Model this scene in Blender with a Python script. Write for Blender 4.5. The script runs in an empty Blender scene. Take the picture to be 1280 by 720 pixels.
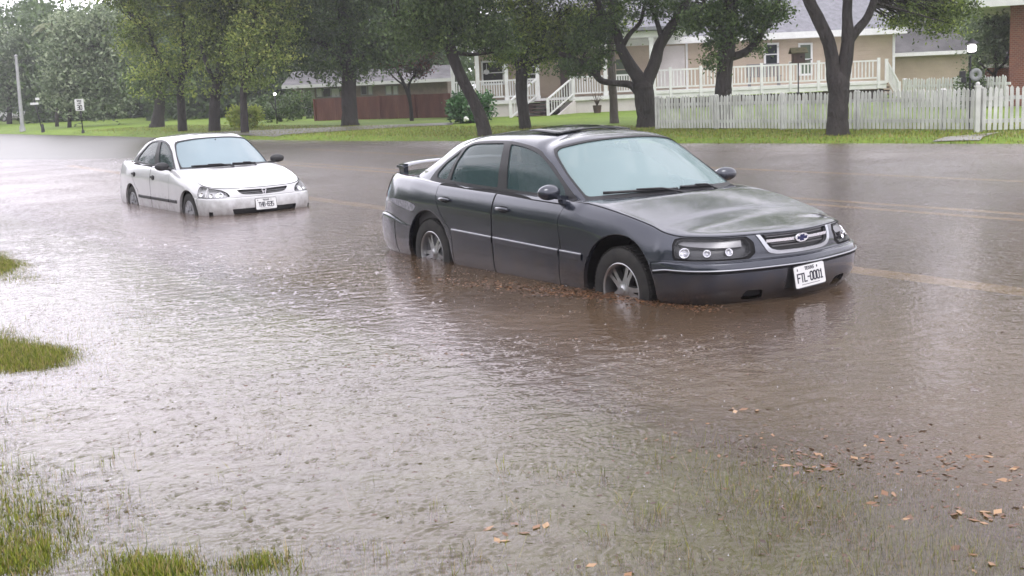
import bpy, bmesh, math, random
import numpy as np
from mathutils import Vector, Matrix
from mathutils.geometry import delaunay_2d_cdt
from mathutils import noise as mnoise
C = bpy.context.scene
COL = C.collection
rnd = random.Random(7)
R = math.radians
PI = math.pi

# ---------------------------------------------------------------- camera
F_PX, CAM_H, PITCH, ROLL = 1450.0, 1.555, .17059, .045
cam_d = bpy.data.cameras.new('camera'); cam = bpy.data.objects.new('camera', cam_d); COL.objects.link(cam)
cam_d.sensor_width = 36; cam_d.lens = 36 * F_PX / 1280; cam_d.clip_end = 3000; cam_d.clip_start = 0.05
fw = Vector((0, math.cos(PITCH), -math.sin(PITCH))); up0 = Vector((0, math.sin(PITCH), math.cos(PITCH))); rt0 = Vector((1, 0, 0))
rt = rt0 * math.cos(ROLL) - up0 * math.sin(ROLL)
up = rt0 * math.sin(ROLL) + up0 * math.cos(ROLL)
cam.matrix_world = Matrix(((rt.x, up.x, -fw.x, 0), (rt.y, up.y, -fw.y, 0), (rt.z, up.z, -fw.z, CAM_H), (0, 0, 0, 1)))
C.camera = cam

def ray(px, py):
    X = (px - 640) / F_PX; Y = -(py - 360) / F_PX
    return fw + rt * X + up * Y
def at(px, py, Y):                     # point on the pixel's ray at world depth Y
    d = ray(px, py); t = Y / d.y
    return Vector((0, 0, CAM_H)) + d * t
HZ0 = 360 - F_PX * math.tan(PITCH)
def horizon(px): return HZ0 - ROLL * (px - 640)

# ---------------------------------------------------------------- tagging and mesh helpers
def tag(o, label=None, cat=None, group=None, kind=None):
    if label: o['label'] = label
    if cat: o['category'] = cat
    if group: o['group'] = group
    if kind: o['kind'] = kind
    return o
def empty(name, loc=(0, 0, 0), rz=0.0, label=None, cat=None, group=None, scale=1.0):
    o = bpy.data.objects.new(name, None); COL.objects.link(o)
    o.location = loc; o.rotation_euler = (0, 0, rz); o.scale = (scale,) * 3
    o.empty_display_size = .3
    return tag(o, label, cat, group)
class MB:
    """collects vertices and faces, linked as ONE mesh object"""
    def __init__(s): s.v = []; s.f = []; s.m = []; s.mi = 0; s.n = None
    def add(s, verts, faces):
        b = len(s.v); s.v += [tuple(p) for p in verts]; s.f += [tuple(i + b for i in f) for f in faces]; s.m += [s.mi] * len(faces); return s
    def box(s, c, d, M=None, taper=1.0):
        x, y, z = d[0] / 2, d[1] / 2, d[2] / 2; t = taper
        vs = [(-x, -y, -z), (x, -y, -z), (x, y, -z), (-x, y, -z), (-x * t, -y * t, z), (x * t, -y * t, z), (x * t, y * t, z), (-x * t, y * t, z)]
        vs = [Vector(v) for v in vs]
        if M is not None: vs = [M @ v for v in vs]
        c = Vector(c)
        return s.add([v + c for v in vs], [(0, 3, 2, 1), (4, 5, 6, 7), (0, 1, 5, 4), (1, 2, 6, 5), (2, 3, 7, 6), (3, 0, 4, 7)])
    def bx(s, x0, x1, y0, y1, z0, z1):
        return s.box(((x0 + x1) / 2, (y0 + y1) / 2, (z0 + z1) / 2), (abs(x1 - x0), abs(y1 - y0), abs(z1 - z0)))
    def beam(s, a, b, w, h=None):       # rectangular bar from a to b
        a = Vector(a); b = Vector(b); h = h or w; d = b - a; L = d.length; d.normalize()
        side = d.cross(Vector((0, 0, 1)))
        if side.length < 1e-3: side = Vector((1, 0, 0))
        side.normalize(); upv = side.cross(d)
        M = Matrix((side, d, upv)).transposed()
        return s.box((a + b) / 2, (w, L, h), M)
    def tube(s, pts, rad, n=8, cap=True):
        pts = [Vector(p) for p in pts]
        rad = list(rad) if hasattr(rad, '__len__') else [rad] * len(pts)
        b = len(s.v); ref = None; vs = []
        for i, p in enumerate(pts):
            d = (pts[min(i + 1, len(pts) - 1)] - pts[max(i - 1, 0)]).normalized()
            if ref is None: ref = d.orthogonal().normalized()
            ref = (ref - d * ref.dot(d)).normalized(); o2 = d.cross(ref)
            for k in range(n):
                a = 2 * PI * k / n; vs.append(p + (ref * math.cos(a) + o2 * math.sin(a)) * rad[i])
        fs = []
        for i in range(len(pts) - 1):
            for k in range(n):
                k2 = (k + 1) % n; fs.append((i * n + k, i * n + k2, (i + 1) * n + k2, (i + 1) * n + k))
        if cap: fs.append(tuple(reversed(range(n)))); fs.append(tuple(range((len(pts) - 1) * n, len(pts) * n)))
        return s.add(vs, fs)
    def lathe(s, prof, n=32, M=None, close=False):   # prof: (r, h) about local z
        vs = []; k = len(prof)
        for i in range(n):
            a = 2 * PI * i / n
            for r_, h in prof: vs.append(Vector((r_ * math.cos(a), r_ * math.sin(a), h)))
        if M is not None: vs = [M @ v for v in vs]
        fs = []
        for i in range(n):
            j = (i + 1) % n
            for q in range(k - 1 if not close else k):
                q2 = (q + 1) % k; fs.append((i * k + q, j * k + q, j * k + q2, i * k + q2))
        return s.add(vs, fs)
    def ball(s, c, r, n=10, M=None):
        c = Vector(c); r = Vector(r) if hasattr(r, '__len__') else Vector((r, r, r)); vs = []; fs = []
        for i in range(n + 1):
            th = PI * i / n
            for k in range(2 * n):
                ph = PI * k / n; v = Vector((r.x * math.sin(th) * math.cos(ph), r.y * math.sin(th) * math.sin(ph), r.z * math.cos(th)))
                vs.append((M @ v if M is not None else v) + c)
        w = 2 * n
        for i in range(n):
            for k in range(w): fs.append((i * w + k, (i + 1) * w + k, (i + 1) * w + (k + 1) % w, i * w + (k + 1) % w))
        return s.add(vs, fs)
    def build(s, name, mats, parent=None, smooth=False, bevel=0, normals=None, sharp=None):
        me = bpy.data.meshes.new(name); me.from_pydata(s.v, [], s.f); 
        if not isinstance(mats, (list, tuple)): mats = [mats]
        for m in mats: me.materials.append(m)
        if len(mats) > 1: me.polygons.foreach_set('material_index', s.m)
        if smooth: me.polygons.foreach_set('use_smooth', [True] * len(me.polygons))
        me.update()
        if normals is not None: me.normals_split_custom_set_from_vertices(normals)
        elif smooth and sharp: me.set_sharp_from_angle(angle=R(sharp))
        o = bpy.data.objects.new(name, me); COL.objects.link(o)
        if parent: o.parent = parent
        if bevel:
            b = o.modifiers.new('bevel', 'BEVEL'); b.width = bevel; b.segments = 2; b.limit_method = 'ANGLE'; b.angle_limit = R(35)
        return o

# ---------------------------------------------------------------- materials
def mat(name, col=(.5, .5, .5), rough=.5, metal=0, spec=.5, coat=0, coat_r=.05, emis=None, es=0, alpha=1, ior=1.45):
    m = bpy.data.materials.new(name); m.use_nodes = True
    b = m.node_tree.nodes['Principled BSDF']
    b.inputs['Base Color'].default_value = (*col, 1); b.inputs['Roughness'].default_value = rough
    b.inputs['Metallic'].default_value = metal; b.inputs['Specular IOR Level'].default_value = spec
    b.inputs['Coat Weight'].default_value = coat; b.inputs['Coat Roughness'].default_value = coat_r
    b.inputs['IOR'].default_value = ior; b.inputs['Alpha'].default_value = alpha
    if emis: b.inputs['Emission Color'].default_value = (*emis, 1); b.inputs['Emission Strength'].default_value = es
    return m
def nodes(m): return m.node_tree.nodes, m.node_tree.links, m.node_tree.nodes['Principled BSDF']
def nz(m, scale, detail=3, coord='Object', vec_scale=None, rough=.55):
    N, L, b = nodes(m); tc = N.new('ShaderNodeTexCoord'); n = N.new('ShaderNodeTexNoise')
    n.inputs['Scale'].default_value = scale; n.inputs['Detail'].default_value = detail; n.inputs['Roughness'].default_value = rough
    if vec_scale:
        mp = N.new('ShaderNodeMapping'); mp.inputs['Scale'].default_value = vec_scale; L.new(tc.outputs[coord], mp.inputs['Vector']); L.new(mp.outputs[0], n.inputs['Vector'])
    else: L.new(tc.outputs[coord], n.inputs['Vector'])
    return n
def ramp(m, src, stops):
    N, L, b = nodes(m); r = N.new('ShaderNodeValToRGB'); L.new(src, r.inputs[0])
    e = r.color_ramp.elements
    while len(e) < len(stops): e.new(.5)
    for i, (p, c) in enumerate(stops): e[i].position = p; e[i].color = (*c, 1) if len(c) == 3 else c
    return r
def noisy(name, c1, c2, scale=5, rough=.6, bump=0, bscale=None, vec_scale=None, detail=4, bdist=.02, **k):
    m = mat(name, c1, rough, **k); N, L, b = nodes(m)
    n = nz(m, scale, detail, vec_scale=vec_scale); r = ramp(m, n.outputs['Fac'], [(.3, c1), (.7, c2)]); L.new(r.outputs[0], b.inputs['Base Color'])
    if bump:
        n2 = nz(m, bscale or scale * 4, 3, vec_scale=vec_scale); bp = N.new('ShaderNodeBump'); bp.inputs['Strength'].default_value = bump
        bp.inputs['Distance'].default_value = bdist; L.new(n2.outputs['Fac'], bp.inputs['Height']); L.new(bp.outputs[0], b.inputs['Normal'])
    return m
HAZE = 0.0010; EXPO = .95
# ---------------------------------------------------------------- feature-line surfaces for car bodies
def hermite(P, t):
    """P (K,...) control points at integers, t (n,) -> values; limited tangents so nothing overshoots"""
    P = np.asarray(P, float); K = len(P)
    d = P[1:] - P[:-1]
    m = np.zeros_like(P)
    c = (d[:-1] + d[1:]) / 2
    lim = 2.6 * np.minimum(np.abs(d[:-1]), np.abs(d[1:]))
    c = np.sign(c) * np.minimum(np.abs(c), lim); c[(d[:-1] * d[1:]) <= 0] = 0
    m[1:-1] = c; m[0] = d[0]; m[-1] = d[-1]
    i = np.clip(np.floor(t).astype(int), 0, K - 2); f = (t - i)
    f = f.reshape((-1,) + (1,) * (P.ndim - 1))
    h00 = 2 * f**3 - 3 * f**2 + 1; h10 = f**3 - 2 * f**2 + f; h01 = -2 * f**3 + 3 * f**2; h11 = f**3 - f**2
    return h00 * P[i] + h10 * m[i] + h01 * P[i + 1] + h11 * m[i + 1]
class Surf:
    def __init__(s, cols, endsym=True):
        """cols: list over u of lists over v of (x,y,z)"""
        s.G = np.array(cols, float); s.nu, s.nv = s.G.shape[:2]; s.endsym = endsym
        # tangents across the centre line: mirror a phantom column so y-derivatives are right
        g = s.G
        a = g[1] * [1, -1, 1]; b = g[-2] * [1, -1, 1]
        s.Gx = np.concatenate([a[None], g, b[None]], 0)
        U, V = np.meshgrid(np.linspace(0, s.nu - 1, 40 * (s.nu - 1) + 1), np.linspace(0, s.nv - 1, 16 * (s.nv - 1) + 1), indexing='ij')
        s.sU, s.sV = U.ravel(), V.ravel(); s.sP = s.P(s.sU, s.sV)
    def P(s, u, v):
        u = np.atleast_1d(np.asarray(u, float)); v = np.atleast_1d(np.asarray(v, float))
        u = np.clip(u, 0, s.nu - 1); v = np.clip(v, 0, s.nv - 1)
        rows = hermite(s.Gx, u + 1)                          # (n, nv, 3)
        R_ = np.moveaxis(rows, 1, 0)                         # (nv, n, 3)
        # vectorised hermite in v with per-sample t
        d = R_[1:] - R_[:-1]; m = np.zeros_like(R_)
        c = (d[:-1] + d[1:]) / 2; lim = 2.6 * np.minimum(np.abs(d[:-1]), np.abs(d[1:]))
        c = np.sign(c) * np.minimum(np.abs(c), lim); c[(d[:-1] * d[1:]) <= 0] = 0
        m[1:-1] = c; m[0] = d[0]; m[-1] = d[-1] 
        m[-1, :, 2] *= .15                                   # flat over the centre line
        i = np.clip(np.floor(v).astype(int), 0, s.nv - 2); f = (v - i)[:, None]; k = np.arange(len(v))
        h00 = 2 * f**3 - 3 * f**2 + 1; h10 = f**3 - 2 * f**2 + f; h01 = -2 * f**3 + 3 * f**2; h11 = f**3 - f**2
        return h00 * R_[i, k] + h10 * m[i, k] + h01 * R_[i + 1, k] + h11 * m[i + 1, k]
    def N(s, u, v, e=.04):
        u = np.atleast_1d(u); v = np.atleast_1d(v)
        # mirrored sampling past the centre line in u
        def PU(uu):
            p = s.P(np.clip(uu, 0, s.nu - 1), v); over = np.where(uu < 0, -uu, np.where(uu > s.nu - 1, 2 * (s.nu - 1) - uu, uu))
            q = s.P(over, v); fl = (uu < 0) | (uu > s.nu - 1); q[fl, 1] *= -1
            return q
        du = PU(u + e) - PU(u - e)
        def PV(vv):
            over = np.where(vv > s.nv - 1, 2 * (s.nv - 1) - vv, vv); q = s.P(u, np.clip(over, 0, s.nv - 1)); fl = vv > s.nv - 1; q[fl, 1] *= -1
            return q
        dv = PV(v + e) - PV(v - e)
        n = np.cross(du, dv); L = np.linalg.norm(n, axis=1, keepdims=True); L[L < 1e-12] = 1
        return n / L
    def inv(s, plane, a, b, ur=None, vr=None):
        """uv of the surface point whose (x,z) or (y,z) or (x,y) equals (a,b)"""
        ii = {'xz': (0, 2), 'yz': (1, 2), 'xy': (0, 1)}[plane]
        msk = np.ones(len(s.sU), bool)
        if ur: msk &= (s.sU >= ur[0]) & (s.sU <= ur[1])
        if vr: msk &= (s.sV >= vr[0]) & (s.sV <= vr[1])
        idx = np.where(msk)[0]
        Q = s.sP[idx][:, ii]; k = idx[np.argmin((Q[:, 0] - a)**2 + (Q[:, 1] - b)**2)]
        u, v = s.sU[k], s.sV[k]
        for _ in range(12):
            p = s.P(u, v)[0][list(ii)]; e = 1e-3; r = np.array([a, b]) - p
            if np.abs(r).max() < 1e-4: break
            pu = (s.P(u + e, v)[0][list(ii)] - p) / e; pv = (s.P(u, v + e)[0][list(ii)] - p) / e
            J = np.array([pu, pv]).T
            try: dd = np.linalg.solve(J + 1e-9 * np.eye(2), r)
            except Exception: break
            dd = np.clip(dd, -.15, .15)
            u = min(max(u + dd[0], ur[0] if ur else 0), ur[1] if ur else s.nu - 1); v = min(max(v + dd[1], vr[0] if vr else 0), vr[1] if vr else s.nv - 1)
        return (float(u), float(v))
def chaikin(pts, it=2, closed=True):
    for _ in range(it):
        out = []; n = len(pts)
        for i in range(n if closed else n - 1):
            a, b = pts[i], pts[(i + 1) % n]
            out.append(tuple(.75 * p + .25 * q for p, q in zip(a, b))); out.append(tuple(.25 * p + .75 * q for p, q in zip(a, b)))
        if not closed: out = [pts[0]] + out + [pts[-1]]
        pts = out
    return pts
def roundp(pts, r=.2, n=4):
    """round the corners of a polygon (r = share of the shorter edge)"""
    out = []; k = len(pts)
    for i in range(k):
        p0, p, p1 = (np.array(pts[(i - 1) % k], float), np.array(pts[i], float), np.array(pts[(i + 1) % k], float))
        rr = r[i] if hasattr(r, '__len__') else r
        if rr <= 0: out.append(tuple(p)); continue
        a = p + (p0 - p) * rr; b = p + (p1 - p) * rr
        for j in range(n + 1):
            t = j / n; out.append(tuple((1 - t)**2 * a + 2 * t * (1 - t) * p + t * t * b))
    return out
def dens(pts, step, closed=True):
    out = []; n = len(pts)
    for i in range(n if closed else n - 1):
        a, b = np.array(pts[i]), np.array(pts[(i + 1) % n]); L = np.linalg.norm(b - a); k = max(1, int(math.ceil(L / step)))
        for j in range(k): out.append(tuple(a + (b - a) * j / k))
    if not closed: out.append(tuple(pts[-1]))
    return out
def grow(poly, d):
    """offset a closed polygon outward by d (metric of its own plane)"""
    P = np.array(poly); n = len(P); A = .5 * np.sum(P[:, 0] * np.roll(P[:, 1], -1) - np.roll(P[:, 0], -1) * P[:, 1]); sg = 1 if A > 0 else -1
    out = []
    for i in range(n):
        a = P[i] - P[i - 1]; b = P[(i + 1) % n] - P[i]
        na = np.array([a[1], -a[0]]) / (np.linalg.norm(a) + 1e-9); nb = np.array([b[1], -b[0]]) / (np.linalg.norm(b) + 1e-9)
        m = na + nb; m /= (np.linalg.norm(m) + 1e-9); c = max(.4, m @ na)
        out.append(tuple(P[i] + sg * d * m / c))
    return out
def inpoly(poly, X, Y):
    P = np.array(poly); x, y = P[:, 0], P[:, 1]; x2, y2 = np.roll(x, -1), np.roll(y, -1); r = np.zeros(len(X), bool)
    for a, b, c, d in zip(x, y, x2, y2):
        if b == d: continue
        cond = ((b > Y) != (d > Y)) & (X < (c - a) * (Y - b) / (d - b) + a); r ^= cond
    return r
def cut(surf, regions, su=.18, sv=.25):
    """constrained triangulation of the whole surface; regions = [(name, uv polygon)], the last match wins"""
    nu = surf.nu - 1; nv = surf.nv - 1
    V = []; E = []
    def loop(pts, closed=True):
        b = len(V); n = len(pts); V.extend(Vector((p[0], p[1])) for p in pts)
        for i in range(n if closed else n - 1): E.append((b + i, b + (i + 1) % n))
    loop(dens([(0, 0), (nu, 0), (nu, nv), (0, nv)], .12))
    for nm, poly in regions:
        loop(dens([(min(max(a, 0), nu), min(max(b, 0), nv)) for a, b in poly], .12))
    for i in range(1, int(nu / su)):
        for j in range(1, int(nv / sv)):
            V.append(Vector((i * nu / int(nu / su) + 1e-3 * math.sin(i * 7 + j), j * nv / int(nv / sv) + 1e-3 * math.cos(j * 5 + i))))
    ov, oe, of, *_ = delaunay_2d_cdt(V, E, [], 0, 1e-5)
    UV = np.array([(p.x, p.y) for p in ov]); T = np.array([f for f in of if len(f) == 3])
    cen = UV[T].mean(1); lab = np.full(len(T), -1)
    for k, (nm, poly) in enumerate(regions): lab[inpoly([(min(max(a, 0), nu), min(max(b, 0), nv)) for a, b in poly], cen[:, 0], cen[:, 1])] = k
    inside = (cen[:, 0] > 0) & (cen[:, 0] < nu) & (cen[:, 1] > 0) & (cen[:, 1] < nv)
    P = surf.P(UV[:, 0], UV[:, 1]); N = surf.N(UV[:, 0], UV[:, 1])
    out = {}
    for k in range(-1, len(regions)):
        nm = 'base' if k < 0 else regions[k][0]
        out.setdefault(nm, []).append(T[(lab == k) & inside])
    # make normals point outward
    ref = P - np.array([P[:, 0].mean(), 0, P[:, 2].mean() - .3])
    if (N * ref).sum(1).mean() < 0: N = -N
    return {k: np.concatenate(v) for k, v in out.items()}, P, N
def piece(mb, cutres, names, side=1, off=0.0, mi=0, nrm=None):
    """append the triangles of the named regions (side=-1 mirrored) with an offset along the normal"""
    regs, P, N = cutres
    T = np.concatenate([regs[n] for n in names if n in regs])
    if not len(T): return nrm
    P = P + N * off
    if side < 0: P = P * [1, -1, 1]; N = N * [1, -1, 1]
    ids, invx = np.unique(T, return_inverse=True); T2 = invx.reshape(T.shape)
    Q = P[ids]; Nq = N[ids]
    a = np.cross(Q[T2[:, 1]] - Q[T2[:, 0]], Q[T2[:, 2]] - Q[T2[:, 0]]); fl = (a * Nq[T2].mean(1)).sum(1) < 0
    T2[fl] = T2[fl][:, ::-1]
    b = mb.mi; mb.mi = mi; mb.add(Q, T2.tolist()); mb.mi = b
    if nrm is not None: nrm.extend(Nq.tolist())
    return nrm
def skin(cutres, names, name, mats, parent, sides=(1, -1), off=0.0, extra=None):
    mb = MB(); nr = []
    for s_ in sides:
        piece(mb, cutres, names, s_, off, 0, nr)
        if extra:
            for nm, o_, mi in extra: piece(mb, cutres, nm, s_, o_, mi, nr)
    if not mb.v: return None
    return mb.build(name, mats, parent, smooth=True, normals=nr)
def boundary(cutres, names):
    regs, P, N = cutres
    T = np.concatenate([regs[n] for n in names if n in regs]); cnt = {}
    for t in T:
        for a, b in ((t[0], t[1]), (t[1], t[2]), (t[2], t[0])):
            k = (min(a, b), max(a, b)); cnt[k] = cnt.get(k, 0) + 1
    return [k for k, c in cnt.items() if c == 1]
def rimwall(mb, cutres, names, side, depth, lift=0.0, nrm=None, vec=None):
    """wall from the border of a region inward (gives the opening or lens a real thickness)"""
    regs, P, N = cutres
    for a, b in boundary(cutres, names):
        if abs(P[a][1]) < 1e-4 and abs(P[b][1]) < 1e-4: continue
        q = []
        for i, d in ((a, lift), (b, lift), (b, -depth), (a, -depth)):
            p = P[i] + (N[i] * d if vec is None else (N[i] * d if d > -depth + 1e-9 else np.array(vec) * depth))
            if side < 0: p = p * [1, -1, 1]
            q.append(p)
        mb.add(q, [(0, 1, 2, 3)])
        if nrm is not None:
            n = np.cross(q[1] - q[0], q[3] - q[0]); n = n / (np.linalg.norm(n) + 1e-9); nrm.extend([tuple(n)] * 4)
# ---------------------------------------------------------------- car materials
def paint(name, col, flake=None, rough=.38, metal=.0, coat=1.0):
    m = mat(name, col, rough, metal, .5, coat, .04); N, L, b = nodes(m); b.inputs['Coat IOR'].default_value = 1.5
    n = nz(m, 55, 3); n.inputs['Roughness'].default_value = .7                # water drops and road film break the reflection
    bp = N.new('ShaderNodeBump'); bp.inputs['Strength'].default_value = .07; bp.inputs['Distance'].default_value = .004
    L.new(n.outputs['Fac'], bp.inputs['Height']); L.new(bp.outputs[0], b.inputs['Coat Normal'])
    n2 = nz(m, 2.5, 4); r = ramp(m, n2.outputs['Fac'], [(.3, tuple(c * .93 for c in col)), (.7, tuple(min(1, c * 1.06) for c in col))])
    # splashed silt on the lower panels, broken up by noise
    tc = N.new('ShaderNodeTexCoord'); sx = N.new('ShaderNodeSeparateXYZ'); L.new(tc.outputs['Object'], sx.inputs[0]); n3 = nz(m, 9, 6); ma = N.new('ShaderNodeMath'); ma.operation = 'MULTIPLY_ADD'; ma.inputs[1].default_value = -.42; L.new(n3.outputs['Fac'], ma.inputs[0]); L.new(sx.outputs[2], ma.inputs[2])
    mr = N.new('ShaderNodeMapRange'); mr.inputs[1].default_value = .30; mr.inputs[2].default_value = .02; mr.inputs[3].default_value = 0; mr.inputs[4].default_value = .75; L.new(ma.outputs[0], mr.inputs[0])
    mx = N.new('ShaderNodeMixRGB'); L.new(mr.outputs[0], mx.inputs[0]); L.new(r.outputs[0], mx.inputs[1]); mx.inputs[2].default_value = (.10, .075, .055, 1); L.new(mx.outputs[0], b.inputs['Base Color'])
    return m
def glass_mat(name, tint, alpha, rough=.03, spec=.6, ior=1.5):
    m = mat(name, tint, rough, 0, spec, ior=ior); N, L, b = nodes(m)
    n = nz(m, 1.3, 3); r = ramp(m, n.outputs['Fac'], [(.3, (max(0, alpha - .03),) * 3), (.7, (min(1, alpha + .03),) * 3)]); L.new(r.outputs[0], b.inputs['Alpha'])
    n2 = nz(m, 70, 3); bp = N.new('ShaderNodeBump'); bp.inputs['Strength'].default_value = .05; bp.inputs['Distance'].default_value = .004
    L.new(n2.outputs['Fac'], bp.inputs['Height']); L.new(bp.outputs[0], b.inputs['Normal'])
    return m
M_black = mat('black_plastic', (.018, .018, .02), .45)
M_rubber = noisy('tyre_rubber', (.012, .012, .012), (.03, .028, .025), 12, .75)
M_seam = mat('panel_gap', (.006, .006, .007), .9)
M_chrome = mat('chrome', (.85, .86, .88), .12, 1)
M_alloy = mat('alloy', (.44, .44, .45), .36, 1)
M_cap = mat('wheel_cover_plastic', (.36, .36, .38), .4, .5)
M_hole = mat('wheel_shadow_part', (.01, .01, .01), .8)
M_seat = noisy('seat_cloth', (.13, .13, .14), (.18, .18, .19), 30, .9)
M_dash = mat('dashboard_plastic', (.06, .06, .065), .6)
M_lens = glass_mat('lamp_lens', (.5, .52, .54), .035, .03)
M_reflector = mat('lamp_reflector', (.8, .8, .82), .15, 1)
M_reflector2 = mat('lamp_reflector_dim', (.75, .75, .78), .2, 1)
M_lampdark = mat('lamp_housing', (.06, .06, .065), .35)
M_amber = mat('amber_marker', (.55, .18, .03), .25)
M_red = mat('red_lens', (.35, .01, .012), .15)
M_plate = mat('plate_white', (.62, .62, .62), .4)
M_plateink = mat('plate_ink', (.02, .02, .035), .5)
M_mirrorglass = mat('mirror_glass', (.7, .72, .75), .05, 1)

def resample(pts, n):
    P = np.array(pts); L = np.r_[0, np.cumsum(np.linalg.norm(P[1:] - P[:-1], axis=1))]; t = np.linspace(0, L[-1], n)
    return [tuple(np.interp(tt, L, P[:, k]) for k in range(P.shape[1])) for tt in t]

def make_wheel(parent, x, side, cy, hubz, Rt, Wt, Rr, alloy=True, spin=0.0):
    w = empty('wheel', (x, side * cy, hubz)); w.parent = parent
    # local frame: lathe axis z -> outward (+-y)
    M = Matrix.Rotation(-side * PI / 2, 4, 'X')           # z -> side*y
    h = Wt / 2
    t = MB(); prof = [(Rr - .008, -h * .8), (Rr + .012, -h * .96), (Rt - .035, -h), (Rt - .012, -h * .9), (Rt - .002, -h * .6), (Rt, 0), (Rt - .002, h * .6), (Rt - .012, h * .9), (Rt - .035, h), (Rr + .03, h * 1.0), (Rr + .012, h * .96), (Rr - .008, h * .8)]
    t.lathe(prof, 48, M, close=True)
    for k in range(60):                                     # tread blocks
        a = 2 * PI * k / 60
        for zz in (-h * .5, h * .5):
            Mk = M @ Matrix.Rotation(a, 4, 'Z'); t.box(Mk @ Vector((Rt, 0, zz)), (.008, .02, h * .7), Mk.to_3x3().to_4x4())
    t.build('tyre', M_rubber, w, smooth=True, sharp=40)
    r = MB()
    r.lathe([(Rr + .012, h * .93), (Rr + .004, h * .97), (Rr - .008, h * .9), (Rr - .014, h * .5), (Rr - .03, -h * .7)], 40, M)
    if alloy:
        for k in range(5):
            a = spin + 2 * PI * k / 5; Mk = M @ Matrix.Rotation(a, 4, 'Z')
            for q in (-1, 1):
                b0 = (.03, q * .012, h * .72); b1 = (Rr * .55, q * .020, h * .66); b2 = (Rr - .01, q * .032, h * .60)
                for A, B_, wa, wb in ((b0, b1, .026, .017), (b1, b2, .017, .017)):
                    a1, b1_ = Vector(A), Vector(B_); dx = (b1_ - a1); nrm = Vector((-dx.y, dx.x, 0)).normalized()
                    vs = [a1 + nrm * wa, a1 - nrm * wa, b1_ - nrm * wb, b1_ + nrm * wb]
                    vs = [v + Vector((0, 0, .0)) for v in vs] + [v + Vector((0, 0, -.045)) for v in vs]
                    r.add([Mk @ v for v in vs], [(3, 2, 1, 0), (0, 1, 5, 4), (1, 2, 6, 5), (2, 3, 7, 6), (3, 0, 4, 7)])
        r.lathe([(.0001, h * .86), (.022, h * .85), (.032, h * .78), (.055, h * .74), (.062, h * .5)], 24, M)
        r.build('rim', M_alloy, w, smooth=True, sharp=35)
    else:
        r.lathe([(.0001, h * .9), (.03, h * .89), (.05, h * .80), (.09, h * .78), (Rr * .72, h * .92), (Rr - .012, h * .86)], 32, M)
        for k in range(8):
            a = spin + 2 * PI * k / 8; Mk = M @ Matrix.Rotation(a, 4, 'Z')
            r.box(Mk @ Vector((Rr * .62, 0, h * .92)), (Rr * .46, .03, .02), Mk.to_3x3().to_4x4())
        r.build('rim', M_cap, w, smooth=True, sharp=35)
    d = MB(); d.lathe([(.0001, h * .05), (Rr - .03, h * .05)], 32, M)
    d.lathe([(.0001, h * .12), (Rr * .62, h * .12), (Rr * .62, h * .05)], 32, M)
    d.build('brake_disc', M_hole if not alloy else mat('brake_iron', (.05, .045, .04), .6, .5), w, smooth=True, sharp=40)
    return w

def glyphs(txt, h):
    """stroke lettering as boxes: returns list of (x0,y0,x1,y1) strokes in units of the letter height"""
    S = {'H': [(0, 0, 0, 1), (.5, 0, .5, 1), (0, .5, .5, .5)], 'F': [(0, 0, 0, 1), (0, 1, .55, 1), (0, .52, .42, .52)], 'T': [(.28, 0, .28, 1), (0, 1, .56, 1)], 'L': [(0, 0, 0, 1), (0, 0, .5, 0)],
         '-': [(.08, .5, .36, .5)], '0': [(0, .12, 0, .88), (.5, .12, .5, .88), (.12, 0, .38, 0), (.12, 1, .38, 1), (0, .12, .12, 0), (.38, 0, .5, .12), (0, .88, .12, 1), (.38, 1, .5, .88)],
         '1': [(.25, 0, .25, 1), (.08, .82, .25, 1), (.08, 0, .42, 0)], 'E': [(0, 0, 0, 1), (0, 1, .5, 1), (0, .5, .4, .5), (0, 0, .5, 0)],
         'X': [(0, 0, .5, 1), (0, 1, .5, 0)], 'A': [(0, 0, .27, 1), (.27, 1, .54, 0), (.12, .35, .42, .35)], 'S': [(0, 0, .4, 0), (.5, .1, .5, .42), (.4, .5, .1, .5), (0, .6, 0, .9), (.1, 1, .5, 1)],
         'P': [(0, 0, 0, 1), (0, 1, .45, 1), (.5, .9, .5, .6), (.45, .5, 0, .5)], 'D': [(0, 0, 0, 1), (0, 1, .38, 1), (.5, .85, .5, .15), (.38, 0, 0, 0), (.38, 1, .5, .85), (.38, 0, .5, .15)],
         'I': [(.2, 0, .2, 1)], 'M': [(0, 0, 0, 1), (0, 1, .28, .4), (.28, .4, .56, 1), (.56, 0, .56, 1)], '3': [(0, 1, .5, 1), (.5, .9, .5, .1), (0, 0, .5, 0), (.1, .5, .5, .5)],
         '2': [(0, 1, .5, 1), (.5, .9, .5, .55), (.5, .5, 0, .3), (0, .3, 0, 0), (0, 0, .5, 0)], 'R': [(0, 0, 0, 1), (0, 1, .45, 1), (.5, .9, .5, .6), (.45, .5, 0, .5), (.22, .5, .5, 0)],
         'B': [(0, 0, 0, 1), (0, 1, .4, 1), (.48, .9, .48, .6), (0, .5, .4, .5), (.5, .4, .5, .1), (0, 0, .4, 0)], '8': [(0, .1, 0, .9), (.5, .1, .5, .9), (0, 0, .5, 0), (0, 1, .5, 1), (0, .5, .5, .5)],
         '5': [(.5, 1, 0, 1), (0, 1, 0, .55), (0, .52, .5, .52), (.5, .5, .5, .1), (.45, 0, 0, 0)], '7': [(0, 1, .5, 1), (.5, 1, .15, 0)], ' ': []}
    out = []; x = 0
    for c in txt:
        for s in S.get(c, []): out.append(((x + s[0]) * h, s[1] * h, (x + s[2]) * h, s[3] * h))
        x += .74 if c not in '-I' else .62
    return out, (x - .24) * h
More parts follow.
